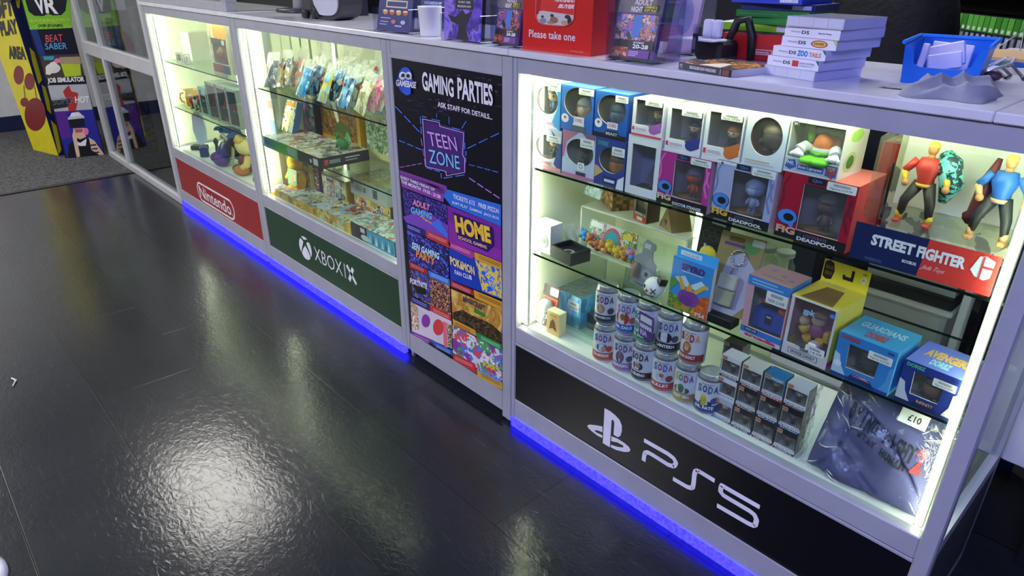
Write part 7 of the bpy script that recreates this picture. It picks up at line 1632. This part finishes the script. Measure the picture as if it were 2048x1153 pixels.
for k, (x, y, h, c, lb) in enumerate(((-5.3, .2, .5, '#1b1c26', 'dark navy box standing behind the lower glass of case'), (-5.05, .26, .42, '#2a2550', 'dark violet box standing behind the lower glass of case'), (-4.75, .2, .55, '#15202c', 'near black box behind the lower glass next to lit cabinet'))):
    carton('dark_box', lb, 'box', Vector((x, y, .0465)), .18, .14, h, c, side=c, art=[('r', .1, .6, .9, .62, '#3a3c50'), ('r', .1, .3, .5, .33, '#4a4a60')])
for k, (x, h, c, lb) in enumerate(((-5.84, .2, '#4a4c50', 'grey gadget box on upper shelf of the glazed case, by its far end'), (-5.66, .26, '#2c2e34', 'dark gadget box on the upper shelf beside the grey one'), (-5.25, .3, '#1f2c44', 'navy gadget box on the upper shelf, third from far end'), (-4.95, .22, '#3a4a58', 'slate gadget box on the upper shelf, fourth from far end'), (-4.68, .16, '#8a7a6a', 'beige gadget box on the upper shelf by the lit cabinet'))):
    carton('gadget_box', lb, 'box', Vector((x, .18, .791)), .15, .16, h, c, side=c, art=[('r', .2, .5, .8, .7, '#7a7c80'), ('r', .2, .2, .6, .25, '#8a8c90')])
# ------------------------------------------------------------------ VR board
P0 = on_z(131, 317, .005); P1 = on_z(210, 309, .005)
ev = (P1 - P0); ev.z = 0; wv = ev.length; ev.normalize(); nv = Vector((ev.y, -ev.x, 0))
if nv.dot(CAM - P0) < 0: nv = -nv
PZ = Vector((P0.x, P0.y, 0.005)); HB = 1.6
b = B(Matrix(((ev.x, -nv.x, 0, P0.x), (ev.y, -nv.y, 0, P0.y), (0, 0, 1, .005), (0, 0, 0, 1))))
b.box(0, wv, 0, .012, 0, HB, M('#e8e8ea', .5), faces={'-y': M('#17161c', .35)})
b2 = b
mats_ = []
b.M = Matrix()
b.on('plane', (PZ, nv))
def mk(L, m, l=1): b.p2(L, M(m, .35) if isinstance(m, str) else m, l)
s2 = 220 / 769.0
V = lambda x, y: (x * s2, y * s2)
def vk(L, m, l=1): mk([V(*q) for q in L], m, l)
def vt(body, bl, br, tl, m, l=3, bold=.03): b.text(body, V(*bl), V(*br), V(*tl), M(m, .35), l, bold, 3)
vk([(150, -20), (490, -20), (505, 195), (210, 210)], '#7ab82c')
for k in range(9): vk([(335, 130), (205 + 36 * k, 200 - k), (218 + 36 * k, 200 - k)], '#a8d83c', 1.3)
vk([(170, -20), (470, -20), (458, 75), (430, 105), (370, 108), (335, 95), (305, 112), (240, 110), (200, 80)], '#17171b', 2)
vt('V', (262, 98), (330, 96), (225, -25), '#e8e8e8', 3); vt('R', (322, 92), (410, 98), (300, -25), '#e8e8e8', 3)
vt('EXPERIENCE', (216, 155), (495, 145), (212, 137), '#c8d83c', 3, 0); vt('OVER 50 GAMES', (266, 190), (440, 186), (264, 170), '#20301c', 3, .03)
vk([(212, 208), (503, 196), (550, 380), (275, 390)], '#12131c'); vk([(212, 208), (260, 206), (320, 388), (275, 390)], '#1c3a78', 1.5); vk([(275, 386), (550, 378), (553, 386), (276, 392)], '#3a3a50', 1.5)
vt('BEAT', (322, 295), (440, 290), (316, 245), '#e8606c', 3, .0); vt('SABER', (318, 347), (470, 343), (312, 302), '#68b4f0', 3, .0)
vk([(275, 390), (553, 384), (606, 588), (332, 597)], '#4a4038'); vk([(415, 400), (555, 396), (570, 445), (420, 448)], '#a89870', 1.5); vk([(425, 448), (560, 446), (568, 530), (455, 540)], '#b8cc2c', 1.8); vk([(300, 395), (380, 392), (370, 420), (310, 420)], '#3aa0b8', 1.5)
b.ell(*V(370, 478), 15, 10, '#e8e0d4', 2); vk([(320, 490), (350, 440), (400, 420), (395, 470), (350, 525), (320, 520)], '#e8e4d8', 2.3); b.ell(*V(400, 425), 6, 5, '#e87ab0', 2.6)
vk([(320, 545), (598, 530), (606, 588), (332, 597)], '#16161a', 1.9); vt('JOB SIMULATOR', (335, 590), (594, 580), (328, 545), '#e8e8ea', 3, .05)
vk([(332, 597), (606, 588), (648, 765), (382, 782)], '#b9bcc2'); vk([(440, 640), (480, 595), (500, 640), (545, 650), (548, 690), (530, 775), (480, 778), (465, 700)], '#b83430', 1.5); vk([(350, 705), (505, 690), (470, 750), (370, 765)], '#2c2c30', 1.8)
vt('SUPER', (372, 735), (525, 722), (362, 690), '#7a7e84', 3, -.01); vt('HOT', (527, 722), (625, 718), (522, 675), '#f0f0f2', 3, .03)
vk([(382, 782), (648, 765), (728, 1085), (465, 1107)], '#2a2c98'); vk([(382, 782), (460, 776), (500, 960), (430, 980)], '#5a2a90', 1.3)
vk([(475, 1107), (480, 1010), (540, 965), (600, 960), (690, 1010), (725, 1085)], '#17181f', 1.6)
vk([(510, 900), (590, 895), (600, 960), (560, 975), (525, 960)], '#e0b8a0', 1.9); vk([(520, 905), (580, 900), (575, 925), (530, 930)], '#c8505c', 2.2); b.ell(*V(602, 920), 5, 7, '#e87ab0', 2.2)
vk([(480, 830), (500, 790), (550, 782), (590, 820), (585, 845), (485, 850)], '#e8e8ec', 2); vk([(478, 835), (585, 822), (596, 882), (490, 895)], '#1a1c22', 2.4); vk([(474, 820), (586, 808), (588, 826), (476, 838)], '#c8c8d0', 2.5)
vk([(520, 980), (560, 1000), (605, 970), (600, 1020), (560, 1022), (530, 1010)], '#f0f0f2', 2.2)
vk([(515, 900), (535, 960), (560, 1090), (548, 1102), (535, 1095), (505, 950)], '#e4c0a8', 2.6); vk([(620, 960), (660, 985), (728, 1080), (700, 1088), (640, 1050)], '#e4c0a8', 2.6)
for k in range(3): vk([(632 + 10 * k, 1012 + 26 * k), (672 + 10 * k, 1008 + 26 * k), (674 + 10 * k, 1018 + 26 * k), (634 + 10 * k, 1022 + 26 * k)], '#2a2a34', 2.9)
vb = b.build('display_board', None, 'tall narrow games board with headset photo at its foot', 'display board', origin=Vector((P0.x, P0.y, .005)))
b = B(Matrix(((ev.x, -nv.x, 0, P0.x), (ev.y, -nv.y, 0, P0.y), (0, 0, 1, .005), (0, 0, 0, 1)))); b.box(wv * .2, wv * .8, .0125, .10, 0, .02, '#3a3a40'); b.extr([(wv * .45, .02), (wv * .55, .02), (wv * .5, .7)], .0125, .04, '#3a3a40'); b.build('stand_foot', vb)
# ------------------------------------------------------------------ yellow play area stand
Q0 = on_z(67, 300, .005); Q1 = on_z(117, 312, .005)
e2 = Q1 - Q0; e2.z = 0; w2 = e2.length; e2.normalize(); n2 = Vector((e2.y, -e2.x, 0))
if n2.dot(CAM - Q0) < 0: n2 = -n2
H2 = 1.55
# front board leans a little: its top corner follows the photo's slope
T1 = on_plane(19, 0, Vector((Q1.x, Q1.y, 0)), n2); T0 = on_plane(-42, 0, Vector((Q0.x, Q0.y, 0)), n2)
kz = H2 / T1.z
T1 = Q1 + (T1 - Q1) * kz; T0 = Q0 + (T0 - Q0) * (H2 / T0.z)
YE = M('#d8cc1e', .4); NV = M('#141a52', .4); back = -n2 * .20 + e2 * -.0
b = B()
F4 = [Q0, Q1, T1, T0]; K4 = [p + back for p in F4]
b.poly([tuple(p) for p in F4], YE)
b.poly([tuple(p) for p in (Q1, Q1 + back, T1 + back, T1)], NV); b.poly([tuple(p) for p in (Q0, Q0 + back, T0 + back, T0)], M('#a8d020', .4)); b.poly([tuple(p) for p in K4], NV); b.poly([tuple(p) for p in (T0, T1, T1 + back, T0 + back)], NV); b.poly([tuple(p) for p in (Q0, Q1, Q1 + back, Q0 + back)], NV)
pn = Vector((Q0.x, Q0.y, .005)); nn = (Q1 - Q0).cross(T0 - Q0).normalized()
if nn.dot(CAM - Q0) < 0: nn = -nn
b.on('plane', (pn, nn))
def yt(body, bl, br, tl, l=2): b.text(body, V(*bl), V(*br), V(*tl), M('#17161c', .4), l, .06, 3)
yt('SOFT', (-75, 165), (98, 105), (-95, 25)); yt('PLAY', (12, 255), (132, 235), (-12, 150)); yt('AREA', (65, 412), (185, 420), (50, 320))
def rb(L, m, l=2): b.p2([V(*q) for q in L], M(m, .4), l)
# plain rounded red shapes in place of the cartoon
b.ell(*V(130, 525), 10, 19, M('#7a1f22', .4), 2); b.ell(*V(205, 570), 10, 17, M('#7a1f22', .4), 2.3); b.ell(*V(245, 800), 21, 33, M('#7a1f22', .4), 2.6); b.ell(*V(170, 715), 8, 9, M('#7a1f22', .4), 2.8)
b.stroke([V(165, 600), V(175, 700)], 1.2, M('#7a1f22', .4), 2); b.stroke([V(240, 600), V(255, 690)], 1.2, M('#7a1f22', .4), 2)
rb([(-20, 60), (-5, 60), (70, 480), (40, 520)], '#1c2a78', 3) if False else None
# brick pattern on the navy side
side_n = (back.cross(T1 - Q1)).normalized()
if side_n.dot(CAM - Q1) < 0: side_n = -side_n
b.on('plane', (Vector((Q1.x, Q1.y, .005)), side_n))
for L in ([(205, 330), (240, 365), (295, 560), (270, 590), (225, 430)], [(290, 590), (330, 620), (360, 800), (330, 770)], [(355, 840), (395, 880), (430, 1050), (410, 1080)], [(105, -10), (140, -10), (135, 60), (120, 50)]): b.p2([V(*q) for q in L], M('#b8b01e', .4), 1)
b.build('play_stand', None, 'leaning yellow soft play stand with black lettering and navy bricked side', 'stand', origin=Vector((Q0.x, Q0.y, .005)))
# lime zigzag board behind the yellow stand
c0 = Q0 + Vector((-.10, .02, 0))
ps_ = bpy.data.objects['play_stand']
b = B(place((Q0.x - .20, Q0.y + .02, .0045), math.degrees(math.atan2(e2.y, e2.x)))); 
b.extr([(0, 0), (.12, 0), (.12, .35), (.10, .45), (.13, .55), (.08, .7), (.11, .85), (.0, .8), (.03, .6), (-.02, .45), (.02, .3)], .09, .11, M('#a6d22a', .45)); b.on('front', .09); b.rect(0.0, 0, .12, .16, '#2234a0', 1); b.rect(.02, .4, .05, .5, '#17161c', 1)
b.build('zigzag_side', ps_)
# faint wall print and scrap on the floor
b = B(); b.on('right', RX0 + .0005); b.ell(-.62, .62, .09, .16, M('#d8c4cc', .7), 1); b.build('wall_print', None, 'faint pink print on the far white wall', 'print')
p = on_z(30, 764, 0)
b = B(); b.tube([(p.x - .03, p.y - .005, .003), (p.x, p.y + .004, .004), (p.x + .035, p.y - .012, .003)], [.003, .004, .0025], M('#b0b2b4', .5), 6); b.build('floor_scrap', None, 'tiny pale scrap lying on the dark floor', 'scrap')
p = on_z(-95, 1185, 0); q = on_z(13, 1128, 0); rr_ = (q - p).length
b = B(); b.lathe([(rr_, 0.0), (rr_, .008), (rr_ * .9, .016), (.03, .024)], M('#c9ccd2', .3, .3), 40, (p.x, p.y))
st_ = b.build('sign_stand', None, 'pale round stand foot at the edge of the dark floor', 'stand')
b = B(); b.tube([(p.x, p.y, .0245), (p.x, p.y, .9)], .014, M('#c9ccd2', .3, .5), 12); b.build('pole', st_)
